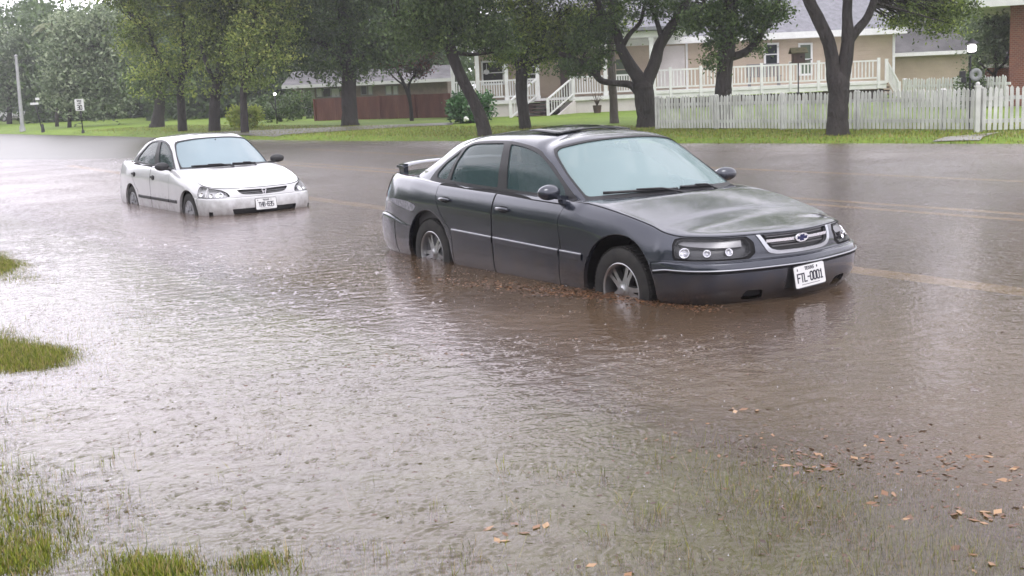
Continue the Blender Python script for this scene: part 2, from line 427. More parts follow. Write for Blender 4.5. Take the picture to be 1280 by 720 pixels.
def lettering(mb, txt, h, cx, cy, th, M, dep=.0012, sx=1.0):
    """strokes in the local xy plane facing +z of M"""
    g, W = glyphs(txt, h)
    for x0, y0, x1, y1 in g:
        a = Vector(((x0 - W / 2) * sx + cx, y0 - h / 2 + cy, 0)); b = Vector(((x1 - W / 2) * sx + cx, y1 - h / 2 + cy, 0)); d = (b - a)
        if d.length < 1e-6: continue
        d.normalize(); n = Vector((-d.y, d.x, 0)) * th / 2; a = a - d * th / 2; b = b + d * th / 2
        vs = [a + n, a - n, b - n, b + n]; vs = vs + [v + Vector((0, 0, dep)) for v in vs]
        mb.add([M @ v for v in vs], [(4, 5, 6, 7), (0, 1, 5, 4), (1, 2, 6, 5), (2, 3, 7, 6), (3, 0, 4, 7)])

def plate(parent, pos, tilt, txt, state, slant=0.0):
    """licence plate facing +x of the car"""
    M = Matrix.Translation(pos) @ Matrix.Rotation(slant, 4, 'X') @ Matrix.Rotation(tilt, 4, 'Y') @ Matrix(((0, 0, 1, 0), (1, 0, 0, 0), (0, 1, 0, 0), (0, 0, 0, 1)))
    o = MB(); pts = roundp([(-.152, -.076), (.152, -.076), (.152, .076), (-.152, .076)], .08, 4); n = len(pts)
    o.add([M @ Vector((a, b, .0)) for a, b in pts] + [M @ Vector((a, b, .004)) for a, b in pts], [tuple(range(n, 2 * n))] + [(i, (i + 1) % n, n + (i + 1) % n, n + i) for i in range(n)])
    p = o.build('license_plate', M_plate, parent)
    q = MB(); M2 = M @ Matrix.Translation((0, 0, .0045))
    lettering(q, txt, .058, 0, -.008, .0095, M2, sx=.78)
    if state:
        lettering(q, state, .020, 0, .054, .005, M2, sx=1.3); lettering(q, 'A', .014, -.12, .052, .004, M2); q.box(M2 @ Vector((.075, .054, 0)), (.001, .016, .016), M2.to_3x3().to_4x4())
        q.box(M2 @ Vector((0, -.06, 0)), (.001, .001, .001))
        for k in range(16): q.box(M2 @ Vector((-.085 + k * .0113, -.058, 0)), (.007, .005, .001), M2.to_3x3().to_4x4())
    q.build('lettering', M_plateink, p)
    fr = MB(); pts2 = grow(pts, .007)
    fr.add([M @ Vector((a, b, -.006)) for a, b in pts2] + [M @ Vector((a, b, -.001)) for a, b in pts2], [tuple(range(n, 2 * n))] + [(i, (i + 1) % n, n + (i + 1) % n, n + i) for i in range(n)])
    fr.build('plate_frame', M_black, p)
    return p

def arch_poly(S, cx, hubz, r, ur, below=True):
    pts = []
    for k in range(0, 25):
        a = PI * k / 24; x = cx + r * math.cos(a); z = hubz + r * math.sin(a)
        pts.append(S.inv('xz', x, z, ur, (0, 7)))
    hi = S.inv('xz', cx + r + .005, .26, ur, (0, 7)); lo = S.inv('xz', cx - r - .005, .26, ur, (0, 7))
    return [(hi[0], -.05), hi] + pts + [lo, (lo[0], -.05)]
def xz(S, pts, ur, vr=(0, 7.5)): return [S.inv('xz', x, z, ur, vr) if not isinstance(x, str) else z for x, z in pts]

def car(cfg):
    c = cfg; S = Surf(c['body']); G = Surf(c['green'])
    root = empty('parked_car', c['loc'], c['yaw'], c['label'], 'car')
    # ---- body shell
    regs = []
    af = arch_poly(S, 0, c['hub'], c['arch'], (3.5, 8.6)); ar = arch_poly(S, -c['wb'], c['hub'], c['arch'] * .98, (9.4, 13.6))
    for nm, pts in c['doors']:
        regs += [(nm + '_gap', xz(S, grow(pts, .0045), (6.5, 12.5))), (nm, xz(S, grow(pts, -.0035), (6.5, 12.5)))]
    regs += c['regs'](S)
    regs += [('arch', af), ('arch', ar), ('cabin', [(8.06, 7.0), (11.9, 7.0), (11.96, 9.2), (8.0, 9.2)])]
    cr = cut(S, regs)
    doors = [nm for nm, _ in c['doors']]
    special = set(c['special']) | set(doors) | {'arch', 'cabin'}
    gaps = [nm + '_gap' for nm in doors] + [n for n in cr[0] if n.endswith('_gap') and n[:-4] not in doors]
    bodyn = [n for n in cr[0] if n not in special and n not in gaps]
    mb = MB(); nr = []
    for s_ in (1, -1):
        piece(mb, cr, bodyn, s_, 0, 0, nr); piece(mb, cr, gaps, s_, -.004, 1, nr)
        # wheel housings behind the arches
        mb.mi = 1
        for ax in (0, -c['wb']):
            rr = c['arch'] + .0; seg = 24; vs = []
            ysurf = c['wid'] - .012
            for k in range(seg + 1):
                a = PI * k / seg; x = ax + rr * math.cos(a); z = c['hub'] + rr * math.sin(a)
                vs += [(x, s_ * (ysurf - .02), z), (x, s_ * (ysurf - .36), z)]
            vs2 = [(ax + rr, s_ * (ysurf - .36), .1), (ax + rr, s_ * (ysurf - .02), .1)]
            fs = [(2 * k, 2 * k + 2, 2 * k + 3, 2 * k + 1) for k in range(seg)]
            b0 = len(mb.v); mb.add(vs, fs); nr += [(0, 0, -1)] * len(vs)
            # inner disc
            vs = [(ax + rr * math.cos(PI * k / seg), s_ * (ysurf - .36), c['hub'] + rr * math.sin(PI * k / seg)) for k in range(seg + 1)] + [(ax - rr, s_ * (ysurf - .36), .12), (ax + rr, s_ * (ysurf - .36), .12)]
            mb.add(vs, [tuple(range(len(vs)))]); nr += [(0, s_, 0)] * len(vs)
            for sg in (1, -1):
                vs = [(ax + sg * rr, s_ * (ysurf - .02), .12), (ax + sg * rr, s_ * (ysurf - .36), .12), (ax + sg * rr, s_ * (ysurf - .36), c['hub']), (ax + sg * rr, s_ * (ysurf - .02), c['hub'])]
                mb.add(vs, [(0, 1, 2, 3)]); nr += [(-sg, 0, 0)] * 4
        mb.mi = 0
        nrl = []
        # rolled arch lip
        for ply in (af, ar):
            U = np.array([p[0] for p in ply[1:-1]]); V = np.array([p[1] for p in ply[1:-1]]); P = S.P(U, V); N_ = S.N(U, V)
            if s_ < 0: P = P * [1, -1, 1]
            k = len(P); Q = P - np.array([0, s_ * .035, 0]); cxx = 0 if ply is af else -c['wb']
            inw = np.stack([cxx - P[:, 0], 0 * P[:, 0], c['hub'] - P[:, 2]], 1); inw /= np.linalg.norm(inw, axis=1, keepdims=True)
            P2 = P + inw * .006
            mb.add(list(P) + list(P2) + list(Q + inw * .006), [(i, i + 1, k + i + 1, k + i) for i in range(k - 1)] + [(k + i, k + i + 1, 2 * k + i + 1, 2 * k + i) for i in range(k - 1)])
            nr += [tuple(v) for v in (np.array([0, s_, 0]) * .8 + inw * .6)] * 1 + [tuple(v) for v in (inw)] + [tuple(v) for v in inw]
    mb.build('body', [c['paint'], M_seam], root, smooth=True, normals=nr)
    # ---- doors with handles
    for nm in doors:
        for s_ in (1, -1):
            mbd = MB(); nrd = []; piece(mbd, cr, [nm], s_, 0, 0, nrd); d = mbd.build('door', c['paint'], root, smooth=True, normals=nrd)
            hx, hz = c['handles'][nm]; p = S.P(*S.inv('xz', hx, hz, (6.5, 12.5), (0, 7)))[0]; y = p[1] * s_
            hb = MB()
            if c['handle_style'] == 'bar':
                hb.mi = 1; hb.ball((hx, y, hz - .006), (.082, .008, .034), 8); hb.mi = 0
                hb.tube([(hx - .085, y + s_ * .004, hz), (hx - .06, y + s_ * .026, hz + .004), (hx, y + s_ * .030, hz + .006), (hx + .06, y + s_ * .026, hz + .004), (hx + .085, y + s_ * .004, hz)], [.012, .015, .015, .015, .012], 8)
                hb.build('door_handle', [c['paint'], M_seam], d, smooth=True)
            else:
                hb.ball((hx, y, hz), (.075, .014, .042), 8); hb.box((hx, y + s_ * .015, hz + .012), (.12, .022, .03))
                hb.build('door_handle', M_black, d, smooth=True, sharp=40)
    # ---- greenhouse
    gregs = c['gregs'](G); gr = cut(G, gregs, .16, .2)
    gspec = [n for n, _ in gregs]
    mb = MB(); nr = []
    trims = [n for n in gr[0] if n.endswith('trim')]; roofn = [n for n in gr[0] if n in ('base',)]
    for s_ in (1, -1):
        piece(mb, gr, roofn, s_, 0, 0, nr); piece(mb, gr, trims, s_, .0015, 1, nr)
        for w in c['glazing']:
            n0 = len(mb.v); mb.mi = 1; rimwall(mb, gr, [w[1]], s_, .022, .0015, nr); mb.mi = 0
        # dark lining under the roof skin
        piece(mb, gr, roofn + trims, s_, -.03, 2, nr)
    mb.build('roof', [c['paint'], M_black, M_dash], root, smooth=True, normals=nr)
    for nm, rg, m, both in c['glazing']:
        if both: skin(gr, [rg], nm, m, root, (1, -1), -.008)
        else:
            for s_ in (1, -1): skin(gr, [rg], nm, m, root, (s_,), -.008)
    if 'sunroof' in gr[0]: skin(gr, ['sunroof'], 'sunroof', M_sunroof, root, (1, -1), .012)
    # ---- cabin: floor pan, seats, dashboard, steering wheel
    z0 = c['zseat']; hw = c['wid'] - .14
    tb = MB(); tb.bx(c['xdash'] + .1, -c['wb'] - .35, -hw, hw, .28, .32)
    for s_ in (1, -1): tb.bx(c['xdash'] - .1, -c['wb'] - .3, s_ * (hw + .03), s_ * (hw + .06), .3, c['belt'] - .015)
    tb.bx(-c['wb'] - .55, -c['wb'] - .1, -hw, hw, c['belt'] - .02, c['belt'])
    tb.bx(c['xdash'] + .05, c['xdash'] + .12, -hw, hw, .35, c['belt'] - .12)
    tb.build('cabin_lining', M_dash, root)
    for sx, sy in ((c['xseat'], .36), (c['xseat'], -.36)):
        s_ = MB(); s_.box((sx, sy, z0), (.5, .48, .16)); s_.box((sx - .30, sy, z0 + .34), (.13, .47, .62), Matrix.Rotation(R(-14), 4, 'Y'), .86); s_.tube([(sx - .37, sy, z0 + .62), (sx - .40, sy, z0 + .72)], .03); s_.box((sx - .40, sy, z0 + .75), (.1, .26, .17), Matrix.Rotation(R(-10), 4, 'Y'))
        s_.build('front_seat', M_seat, root, bevel=.04)
    s_ = MB(); s_.box((c['xseat'] - .95, 0, z0), (.5, 1.25, .16)); s_.box((c['xseat'] - 1.25, 0, z0 + .32), (.14, 1.25, .58), Matrix.Rotation(R(-18), 4, 'Y'))
    s_.build('rear_seat', M_seat, root, bevel=.04)
    s_ = MB(); s_.bx(c['xdash'], c['xdash'] - .42, -hw, hw, c['belt'] - .22, c['belt'] - .05); s_.build('dashboard', M_dash, root, bevel=.05)
    s_ = MB(); Ms = Matrix.Translation((c['xseat'] + .48, .36, z0 + .38)) @ Matrix.Rotation(R(-62), 4, 'Y')
    pts = [Ms @ Vector((.185 * math.cos(a * PI / 12), .185 * math.sin(a * PI / 12), 0)) for a in range(25)]; s_.tube(pts, .014, 8); s_.beam(pts[6], pts[18], .03, .02); s_.beam(Ms @ Vector((0, 0, 0)), pts[0], .03, .02)
    s_.tube([Ms @ Vector((0, 0, 0)), Ms @ Vector((0, 0, -.35))], .03); s_.build('steering_wheel', M_dash, root, smooth=True, sharp=40)
    # mirror on the windscreen
    s_ = MB(); s_.box(c['rvm'], (.03, .24, .06)); s_.tube([Vector(c['rvm']), Vector(c['rvm']) + Vector((.05, 0, .06))], .01); s_.build('rear_view_mirror', M_dash, root, bevel=.012)
    # ---- wheels
    for ax in (0, -c['wb']):
        for s_ in (1, -1): make_wheel(root, ax, s_, c['cy'], c['hub'], c['hub'], c['tw'], c['rr'], c['alloy'], spin=c['spin'][0 if ax == 0 else 1])
    # ---- wing mirrors
    for s_ in (1, -1):
        mx, my, mz = c['mirror']; mrr = MB(); k = MB()
        Mz = Matrix.Rotation(R(-8) * s_, 4, 'Z')
        mrr.ball((mx, s_ * my, mz), (.066, .110, .062), 12, Mz)
        mrr.v = [(min(v[0], 9) if v[0] > mx - .035 else mx - .035 + (v[0] - mx + .035) * .1, v[1], v[2]) for v in mrr.v]
        mrr.beam((mx + .01, s_ * (my - .16), mz - .055), (mx + .01, s_ * (my - .05), mz - .04), .06, .035)
        o = mrr.build('wing_mirror', c['mirmat'], root, smooth=True, sharp=60)
        g = MB(); g.ball((mx - .042, s_ * my, mz), (.004, .09, .05), 10, Mz); g.build('mirror_glass', M_mirrorglass, o, smooth=True)
    # ---- wipers on the windscreen
    for (u0, v0, u1, v1, sd) in c['wipers']:
        wb_ = MB(); pts = []
        P = G.P(np.linspace(u0, u1, 8), np.linspace(v0, v1, 8)) + G.N(np.linspace(u0, u1, 8), np.linspace(v0, v1, 8)) * .014
        if sd < 0: P = P * [1, -1, 1]
        wb_.tube([tuple(p) for p in P], [.011] * 8, 6); q = P[4]; s0 = P[0] + np.array([.10, sd * -.02 if sd > 0 else .02, -.03])
        wb_.tube([tuple(P[4] + [0, 0, .012]), tuple((P[4] + s0) / 2 + [0, 0, .03]), tuple(s0)], .008, 6)
        wb_.build('wiper', M_black, root, smooth=True)
    c['finish'](root, S, cr, G, gr)
    return root, S, cr, G, gr
# ---------------------------------------------------------------- the grey sedan
M_greypaint = paint('grey_metallic_paint', (.027, .032, .047), metal=.45, rough=.24)
M_whitepaint = paint('white_paint', (.50, .50, .51), metal=0, rough=.3)
M_sideglass = glass_mat('side_glass', (.055, .10, .105), .6)
M_windscreen = glass_mat('windscreen_glass', (.30, .43, .44), .56, .03, .8, 1.7)
M_sunroof = mat('sunroof_glass', (.015, .017, .02), .05, 0, .6)
M_palepatch = noisy('pale_grey_mottle', (.30, .30, .33), (.12, .12, .14), 30, .5)
def fair(B):
    B = np.array(B, float)
    for c_ in list(range(0, 9)) + list(range(12, len(B))):           # one even crown across bonnet and boot lid
        G_, I_ = B[c_, 7], B[c_, 9]; B[c_, 8] = (I_[0] + (G_[0] - I_[0]) * .25, G_[1] * .5, G_[2] + (I_[2] - G_[2]) * .75)
    return B
def fair_roof(Gt):
    Gt = np.array(Gt, float)
    for c_ in range(len(Gt)):
        a, b = Gt[c_, 2], Gt[c_, 4]; Gt[c_, 3, 2] = a[2] + (b[2] - a[2]) * .72
    return Gt.tolist()
imp_body = [
 [(.90,0,.20),(.975,0,.33),(.995,0,.47),(.985,0,.535),(.955,0,.55),(.945,0,.63),(.915,0,.70),(.885,0,.716),(.86,0,.723),(.84,0,.729)],
 [(.88,.36,.20),(.96,.37,.33),(.975,.37,.47),(.965,.37,.535),(.935,.36,.55),(.922,.355,.63),(.885,.34,.70),(.85,.33,.719),(.82,.17,.729),(.80,0,.736)],
 [(.82,.64,.20),(.91,.66,.33),(.925,.665,.47),(.915,.66,.535),(.885,.65,.55),(.868,.63,.625),(.815,.60,.70),(.77,.57,.724),(.73,.28,.742),(.71,0,.75)],
 [(.70,.80,.20),(.79,.83,.33),(.80,.835,.47),(.79,.83,.535),(.765,.815,.55),(.74,.795,.63),(.67,.74,.708),(.61,.70,.735),(.57,.34,.765),(.55,0,.776)],
 [(.50,.86,.20),(.585,.895,.33),(.59,.90,.47),(.58,.898,.535),(.56,.893,.55),(.53,.875,.645),(.46,.82,.742),(.41,.775,.767),(.38,.38,.80),(.36,0,.812)],
 [(.36,.88,.20),(.36,.915,.33),(.36,.92,.47),(.355,.918,.535),(.35,.915,.555),(.33,.90,.665),(.26,.845,.785),(.22,.795,.808),(.2,.40,.842),(.19,0,.853)],
 [(0,.88,.20),(0,.92,.33),(0,.925,.48),(0,.925,.54),(0,.925,.56),(0,.915,.70),(-.03,.865,.845),(-.06,.808,.872),(-.05,.42,.905),(-.05,0,.915)],
 [(-.42,.88,.20),(-.42,.918,.33),(-.42,.927,.49),(-.42,.927,.545),(-.42,.927,.57),(-.42,.925,.745),(-.42,.872,.91),(-.41,.80,.938),(-.33,.42,.958),(-.30,0,.963)],
 [(-.82,.88,.20),(-.82,.92,.33),(-.82,.93,.50),(-.82,.93,.55),(-.82,.93,.575),(-.82,.928,.76),(-.80,.868,.952),(-.76,.80,.975),(-.50,.42,.988),(-.42,0,.992)],
 [(-1.85,.88,.20),(-1.85,.92,.33),(-1.85,.93,.50),(-1.85,.93,.555),(-1.85,.93,.58),(-1.85,.928,.775),(-1.85,.872,.985),(-1.85,.805,1.003),(-1.85,.4,1.0),(-1.85,0,1.0)],
 [(-2.42,.88,.20),(-2.42,.92,.33),(-2.42,.928,.50),(-2.42,.93,.555),(-2.42,.93,.58),(-2.42,.928,.785),(-2.42,.868,1.0),(-2.42,.80,1.02),(-2.42,.4,1.0),(-2.42,0,1.0)],
 [(-2.807,.88,.20),(-2.807,.92,.33),(-2.807,.927,.50),(-2.807,.928,.56),(-2.807,.928,.585),(-2.807,.925,.79),(-2.807,.86,1.01),(-2.807,.79,1.03),(-2.9,.4,1.0),(-2.9,0,1.0)],
 [(-3.22,.87,.22),(-3.22,.91,.34),(-3.22,.918,.50),(-3.22,.918,.56),(-3.22,.916,.585),(-3.22,.912,.79),(-3.22,.84,1.018),(-3.30,.762,1.035),(-3.48,.38,1.04),(-3.52,0,1.04)],
 [(-3.70,.84,.25),(-3.72,.88,.36),(-3.73,.89,.50),(-3.72,.885,.565),(-3.71,.872,.59),(-3.70,.862,.79),(-3.68,.785,1.018),(-3.72,.70,1.038),(-3.76,.35,1.046),(-3.78,0,1.046)],
 [(-3.90,.74,.25),(-3.98,.78,.36),(-3.99,.79,.50),(-3.98,.785,.57),(-3.95,.765,.59),(-3.94,.745,.79),(-3.91,.65,1.0),(-3.92,.58,1.03),(-3.93,.29,1.046),(-3.94,0,1.046)],
 [(-3.98,.40,.25),(-4.06,.42,.36),(-4.075,.42,.50),(-4.065,.42,.57),(-4.03,.40,.59),(-4.02,.39,.79),(-3.98,.34,1.0),(-3.97,.30,1.032),(-3.965,.15,1.044),(-3.96,0,1.046)],
 [(-4.0,0,.25),(-4.08,0,.36),(-4.09,0,.50),(-4.08,0,.57),(-4.045,0,.59),(-4.035,0,.79),(-3.995,0,1.0),(-3.985,0,1.03),(-3.975,0,1.042),(-3.965,0,1.046)]]
imp_green = [
 [(-.30,0,.975),(-.66,0,1.195),(-1.03,0,1.398),(-1.18,0,1.434),(-1.36,0,1.448)],
 [(-.35,.40,.970),(-.71,.37,1.19),(-1.06,.34,1.388),(-1.21,.18,1.43),(-1.40,0,1.450)],
 [(-.50,.72,.958),(-.83,.675,1.165),(-1.13,.585,1.352),(-1.26,.32,1.424),(-1.46,0,1.452)],
 [(-.62,.79,.950),(-.95,.728,1.155),(-1.25,.628,1.335),(-1.34,.34,1.427),(-1.52,0,1.454)],
 [(-1.02,.80,.952),(-1.18,.742,1.185),(-1.40,.635,1.368),(-1.44,.345,1.437),(-1.56,0,1.456)],
 [(-1.64,.803,.967),(-1.66,.748,1.205),(-1.70,.640,1.395),(-1.71,.35,1.444),(-1.72,0,1.457)],
 [(-1.75,.803,.970),(-1.77,.748,1.208),(-1.80,.640,1.397),(-1.81,.35,1.445),(-1.82,0,1.457)],
 [(-2.32,.795,.985),(-2.29,.74,1.208),(-2.24,.630,1.388),(-2.2,.34,1.438),(-2.15,0,1.453)],
 [(-2.66,.785,.996),(-2.56,.722,1.200),(-2.45,.610,1.368),(-2.40,.33,1.425),(-2.34,0,1.443)],
 [(-3.18,.755,1.012),(-2.90,.69,1.175),(-2.63,.585,1.340),(-2.54,.31,1.412),(-2.46,0,1.435)],
 [(-3.36,.65,1.035),(-3.06,.60,1.185),(-2.77,.52,1.348),(-2.62,.28,1.403),(-2.52,0,1.43)],
 [(-3.44,.34,1.038),(-3.14,.33,1.20),(-2.84,.29,1.365),(-2.66,.16,1.408),(-2.56,0,1.427)],
 [(-3.46,0,1.040),(-3.16,0,1.205),(-2.86,0,1.372),(-2.68,0,1.410),(-2.58,0,1.426)]]
_B = np.array(imp_body)
for c_, dz in ((0, .062), (1, .062), (2, .058), (3, .05), (4, .045), (5, .04), (6, .035), (7, .015), (8, -.015), (9, -.032), (10, -.032), (11, -.03), (12, -.012)): _B[c_, 6:, 2] += dz
for c_ in range(5): _B[c_, 5, 2] += .035
for c_, dx in ((1, -.03), (2, -.07), (3, -.095), (4, -.055)): _B[c_, :, 0] += dx
for c_ in range(5):
    _B[c_, 0, 2] += .07; _B[c_, 1, 2] += .07; _B[c_, 2:5, 2] += .052; _B[c_, 5, 2] += .02
_B[5, 2:5, 2] += .03; _B[5, 1, 2] += .03
for c_ in (5, 6, 7): _B[c_, 6, 1] -= .02; _B[c_, 7, 1] -= .045
_B[8, 6, 0] = -.70; _B[8, 7:, 0] = (-.60, -.42, -.33); _B[7, 7:, 0] = (-.34, -.25, -.22); _B[8, 7, 1] = .785
for c_ in (13, 14, 15, 16): _B[c_, 3:5, 2] += .06; _B[c_, 2, 2] += .04; _B[c_, :, 0] += .03
_B = fair(_B); imp_body = _B.tolist()
imp_green = fair_roof(imp_green)
def arcp(x0, x1, n=6): return list(np.linspace(x0, x1, n))
def imp_regs(S):
    r = []
    r += [('hood_gap', [(0, 6.05), (4.2, 6.02), (8.0, 6.3), (8.05, 9.3), (0, 9.3)]), ('hood', [(0, 6.2), (4.25, 6.2), (7.93, 6.45), (7.96, 9.3), (0, 9.3)])]
    r += [('trunk_gap', [(12.1, 6.8), (13.6, 6.6), (14.4, 5.1), (16.1, 5.1), (16.1, 9.3), (12.1, 9.3)]), ('trunk', [(12.14, 6.88), (13.62, 6.68), (14.42, 5.18), (16.1, 5.18), (16.1, 9.3), (12.14, 9.3)])]
    # front bumper cover with its split line to the wing
    r += [('bumper_gap', [(0, -.1), (4.95, -.1), (4.95, 4.03), (0, 4.03)]), ('front_bumper', [(0, -.1), (4.92, -.1), (4.92, 3.93), (0, 3.93)])]
    r += [('bumperline_gap', [(0, 2.0), (4.9, 2.0), (4.9, 2.22), (0, 2.22)])]
    r += [('rbumper_gap', [(12.55, -.1), (16.1, -.1), (16.1, 4.03), (12.55, 4.03)]), ('rear_bumper', [(12.58, -.1), (16.1, -.1), (16.1, 3.95), (12.58, 3.95)])]
    r += [('intake', roundp([(.95, .35), (1.5, .42), (1.42, .95), (1.0, .9)], .25)), ('platebay', roundp([(0, .75), (.48, .75), (.48, 1.95), (0, 1.95)], .05))]
    hl = [(1.30, 4.12), (2.2, 4.12), (3.1, 4.14), (3.62, 4.2), (3.68, 4.45), (3.66, 5.2), (3.52, 5.7), (3.25, 6.0), (2.5, 6.0), (1.32, 5.98), (1.16, 5.4), (1.14, 4.6)]
    cxx = np.mean([p[0] for p in hl]); 
    hin = [(1.40, 4.32), (2.2, 4.30), (3.1, 4.31), (3.54, 4.36), (3.60, 4.6), (3.58, 5.15), (3.44, 5.6), (3.2, 5.86), (2.5, 5.86), (1.40, 5.84), (1.26, 5.35), (1.25, 4.7)]
    r += [('headlight_gap', roundp(hl, .10, 2)), ('headlight', roundp(hin, .10, 2)), ('headlight_top', [(1.45, 5.22), (2.3, 5.30), (3.1, 5.42), (3.42, 5.5), (3.2, 5.84), (2.5, 5.84), (1.44, 5.82)])]
    r += [('grille_frame', roundp([(0, 4.3), (.62, 4.32), (.86, 4.55), (1.08, 5.98), (0, 5.98)], [0, .2, .3, 0, 0])), ('grille', roundp([(0, 4.56), (.58, 4.58), (.79, 4.78), (.98, 5.98), (0, 5.98)], [0, .2, .3, 0, 0]))]
    r += [('taillight_gap', [(13.4, 4.9), (14.9, 4.9), (14.9, 6.1), (13.4, 6.1)]), ('taillight', [(13.45, 5.0), (14.85, 5.0), (14.85, 6.0), (13.45, 6.0)])]
    r += [('pale_area', xz(S, roundp([(-3.10, .705), (-3.02, .765), (-3.20, .80), (-3.55, .805), (-3.70, .785), (-3.45, .745)], .25, 3), (11, 13.6)))]  # pale mottled grey patch on each rear wing
    return r
def imp_gregs(G):
    r = []
    r += [('windscreen_trim', [(0, -.05), (2.5, -.05), (2.62, 1.0), (2.45, 1.9), (2.1, 2.0), (0, 2.02)]), ('windscreen', roundp([(0, .10), (2.28, .12), (2.42, 1.0), (2.28, 1.75), (2.0, 1.90), (0, 1.93)], [0, .12, .1, .3, .25, 0], 3))]
    r += [('side_trim', [(3.02, .0), (8.60, .0), (8.66, .45), (8.62, 1.1), (8.3, 1.62), (7.6, 1.84), (6.5, 1.91), (5.0, 1.90), (4.2, 1.84), (3.5, 1.72), (3.12, 1.3)])]
    r += [('side_front', roundp([(3.45, .10), (4.98, .10), (5.10, 1.76), (4.4, 1.72), (3.75, 1.50), (3.42, 1.0), (3.30, .45)], [.15, .03, .12, .3, .3, .3, .3], 3))]
    r += [('side_rear', roundp([(6.08, .10), (7.86, .10), (7.93, .9), (7.82, 1.62), (7.2, 1.74), (6.05, 1.78)], [.03, .04, .1, .25, .3, .1], 3))]
    r += [('side_quarter', roundp([(8.04, .12), (8.42, .13), (8.52, .4), (8.48, 1.0), (8.10, 1.5)], [.1, .3, .3, .3, .1], 3))]
    r += [('backlight_trim', [(9.75, .1), (12.1, .1), (12.1, 1.95), (9.95, 1.9)]), ('backlight', roundp([(9.95, .2), (12.1, .2), (12.1, 1.87), (10.1, 1.8)], [.15, 0, 0, .15], 3))]
    sr = [G.inv('xy', x, y, (0, 12), (2.0, 4)) for x, y in dens(roundp([(-1.32, .38), (-1.30, .0), (-1.78, .0), (-1.78, .38)], [.25, 0, 0, .2], 3), .08)]
    return r
def imp_finish(root, S, cr, G, gr):
    P_ = M_greypaint
    skin(cr, ['hood'], 'hood', P_, root); skin(cr, ['trunk'], 'trunk_lid', P_, root)
    nr = []
    fb = MB(); 
    for s_ in (1, -1): piece(fb, cr, ['front_bumper', 'grille_frame0'], s_, 0, 0, nr); piece(fb, cr, ['intake'], s_, -.03, 1, nr); piece(fb, cr, ['platebay'], s_, -.002, 1, nr)
    b = fb.build('front_bumper', [P_, M_black], root, smooth=True, normals=nr)
    skin(cr, ['rear_bumper'], 'rear_bumper', P_, root)
    # bright strip under the step of both bumpers
    def strip(u0, u1, v, name, m, par, w=.007, off=.005):
        U = np.linspace(u0, u1, 40); V = np.full(40, v)
        for s_ in (1, -1):
            P = S.P(U, V) + S.N(U, V) * off * (1 if (S.N(U, V)[20] @ (S.P(U, V)[20] - [-1.5, 0, .5])) > 0 else -1)
            if s_ < 0: P = P * [1, -1, 1]
            yield P
    for P in strip(0, 4.85, 2.28, 'x', None, None):
        t = MB(); t.tube([tuple(p) for p in P], .0055, 6); t.build('bumper_strip', mat('bright_strip', (.42, .43, .46), .3, .5), root, smooth=True)
    # headlights: housing, reflectors, clear lens
    hs = mat('lamp_bezel', (.05, .05, .055), .25, .3)
    for s_ in (1, -1):
        h = MB(); nr = []; piece(h, cr, ['headlight', 'headlight_top'], s_, -.045, 0, nr); rimwall(h, cr, ['headlight', 'headlight_top'], s_, .045, 0, nr)
        hl = h.build('headlight', [hs], root, smooth=True, normals=nr)
        for (u, v, r_, m) in ((1.80, 4.85, .024, M_reflector2), (2.45, 4.82, .024, M_reflector2), (3.22, 4.78, .033, M_reflector2)):
            p = S.P(u, v)[0]; n = S.N(u, v)[0]; n = n if n[0] > 0 else -n
            d = Vector(n); c0 = Vector(p) - d * .042
            if s_ < 0: c0.y *= -1; d.y *= -1
            q = d.to_track_quat('Z', 'Y').to_matrix().to_4x4(); Mq = Matrix.Translation(c0) @ q
            k = MB(); k.lathe([(.0001, .002), (r_ * .35, .003), (r_ * .7, .010), (r_, .026), (r_ * 1.12, .026), (r_ * 1.14, 0)], 20, Mq); k.ball(c0 + d * .012, r_ * .3, 6)
            k.build('reflector', m, hl, smooth=True, sharp=50)
        k = MB(); nr3 = []; piece(k, cr, ['headlight_top'], s_, -.020, 0, nr3); rimwall(k, cr, ['headlight_top'], s_, .045, -.020, nr3); k.build('lamp_trim', mat('lamp_trim_grey', (.17, .17, .18), .3, .5), hl, smooth=True, normals=nr3)
        k = MB(); nr2 = []; piece(k, cr, ['headlight', 'headlight_top'], s_, .002, 0, nr2); k.build('lens', M_lens, hl, smooth=True, normals=nr2)
        skin(cr, ['taillight'], 'taillight', M_red, root, (s_,), .004)
        sc = skin(cr, ['pale_area'], 'pale_patch', M_palepatch, root, (s_,), .0015)
    # grille
    g = MB(); nr = []
    for s_ in (1, -1): piece(g, cr, ['grille'], s_, -.03, 0, nr); rimwall(g, cr, ['grille'], s_, .03, 0, nr)
    gb = g.build('grille', M_black, root, smooth=True, normals=nr)
    fr = MB(); nr = []
    for s_ in (1, -1): piece(fr, cr, ['grille_frame'], s_, .006, 0, nr); rimwall(fr, cr, ['grille_frame'], s_, .02, .006, nr)
    fr.build('grille_surround', mat('painted_surround', (.42, .43, .46), .25, .7), gb, smooth=True, normals=nr)
    def bar(v, h, off, name, m, hw=.95, dep=.02):
        t = MB(); U = np.r_[-np.linspace(hw, 0, 14)[:-1], np.linspace(0, hw, 14)]
        P = S.P(abs(U), np.full(len(U), v)); P[:, 1] *= np.sign(U); P[U == 0, 1] = 0
        vs = []
        for p in P: vs += [(p[0] + off - dep, p[1], p[2] - h / 2), (p[0] + off, p[1], p[2] - h / 2), (p[0] + off, p[1], p[2] + h / 2), (p[0] + off - dep, p[1], p[2] + h / 2)]
        n = len(P); fs = []
        for i in range(n - 1):
            for k in range(4): fs.append((4 * i + k, 4 * i + (k + 1) % 4, 4 * i + 4 + (k + 1) % 4, 4 * i + 4 + k))
        fs += [(0, 1, 2, 3), tuple(reversed([4 * n - 4, 4 * n - 3, 4 * n - 2, 4 * n - 1]))]
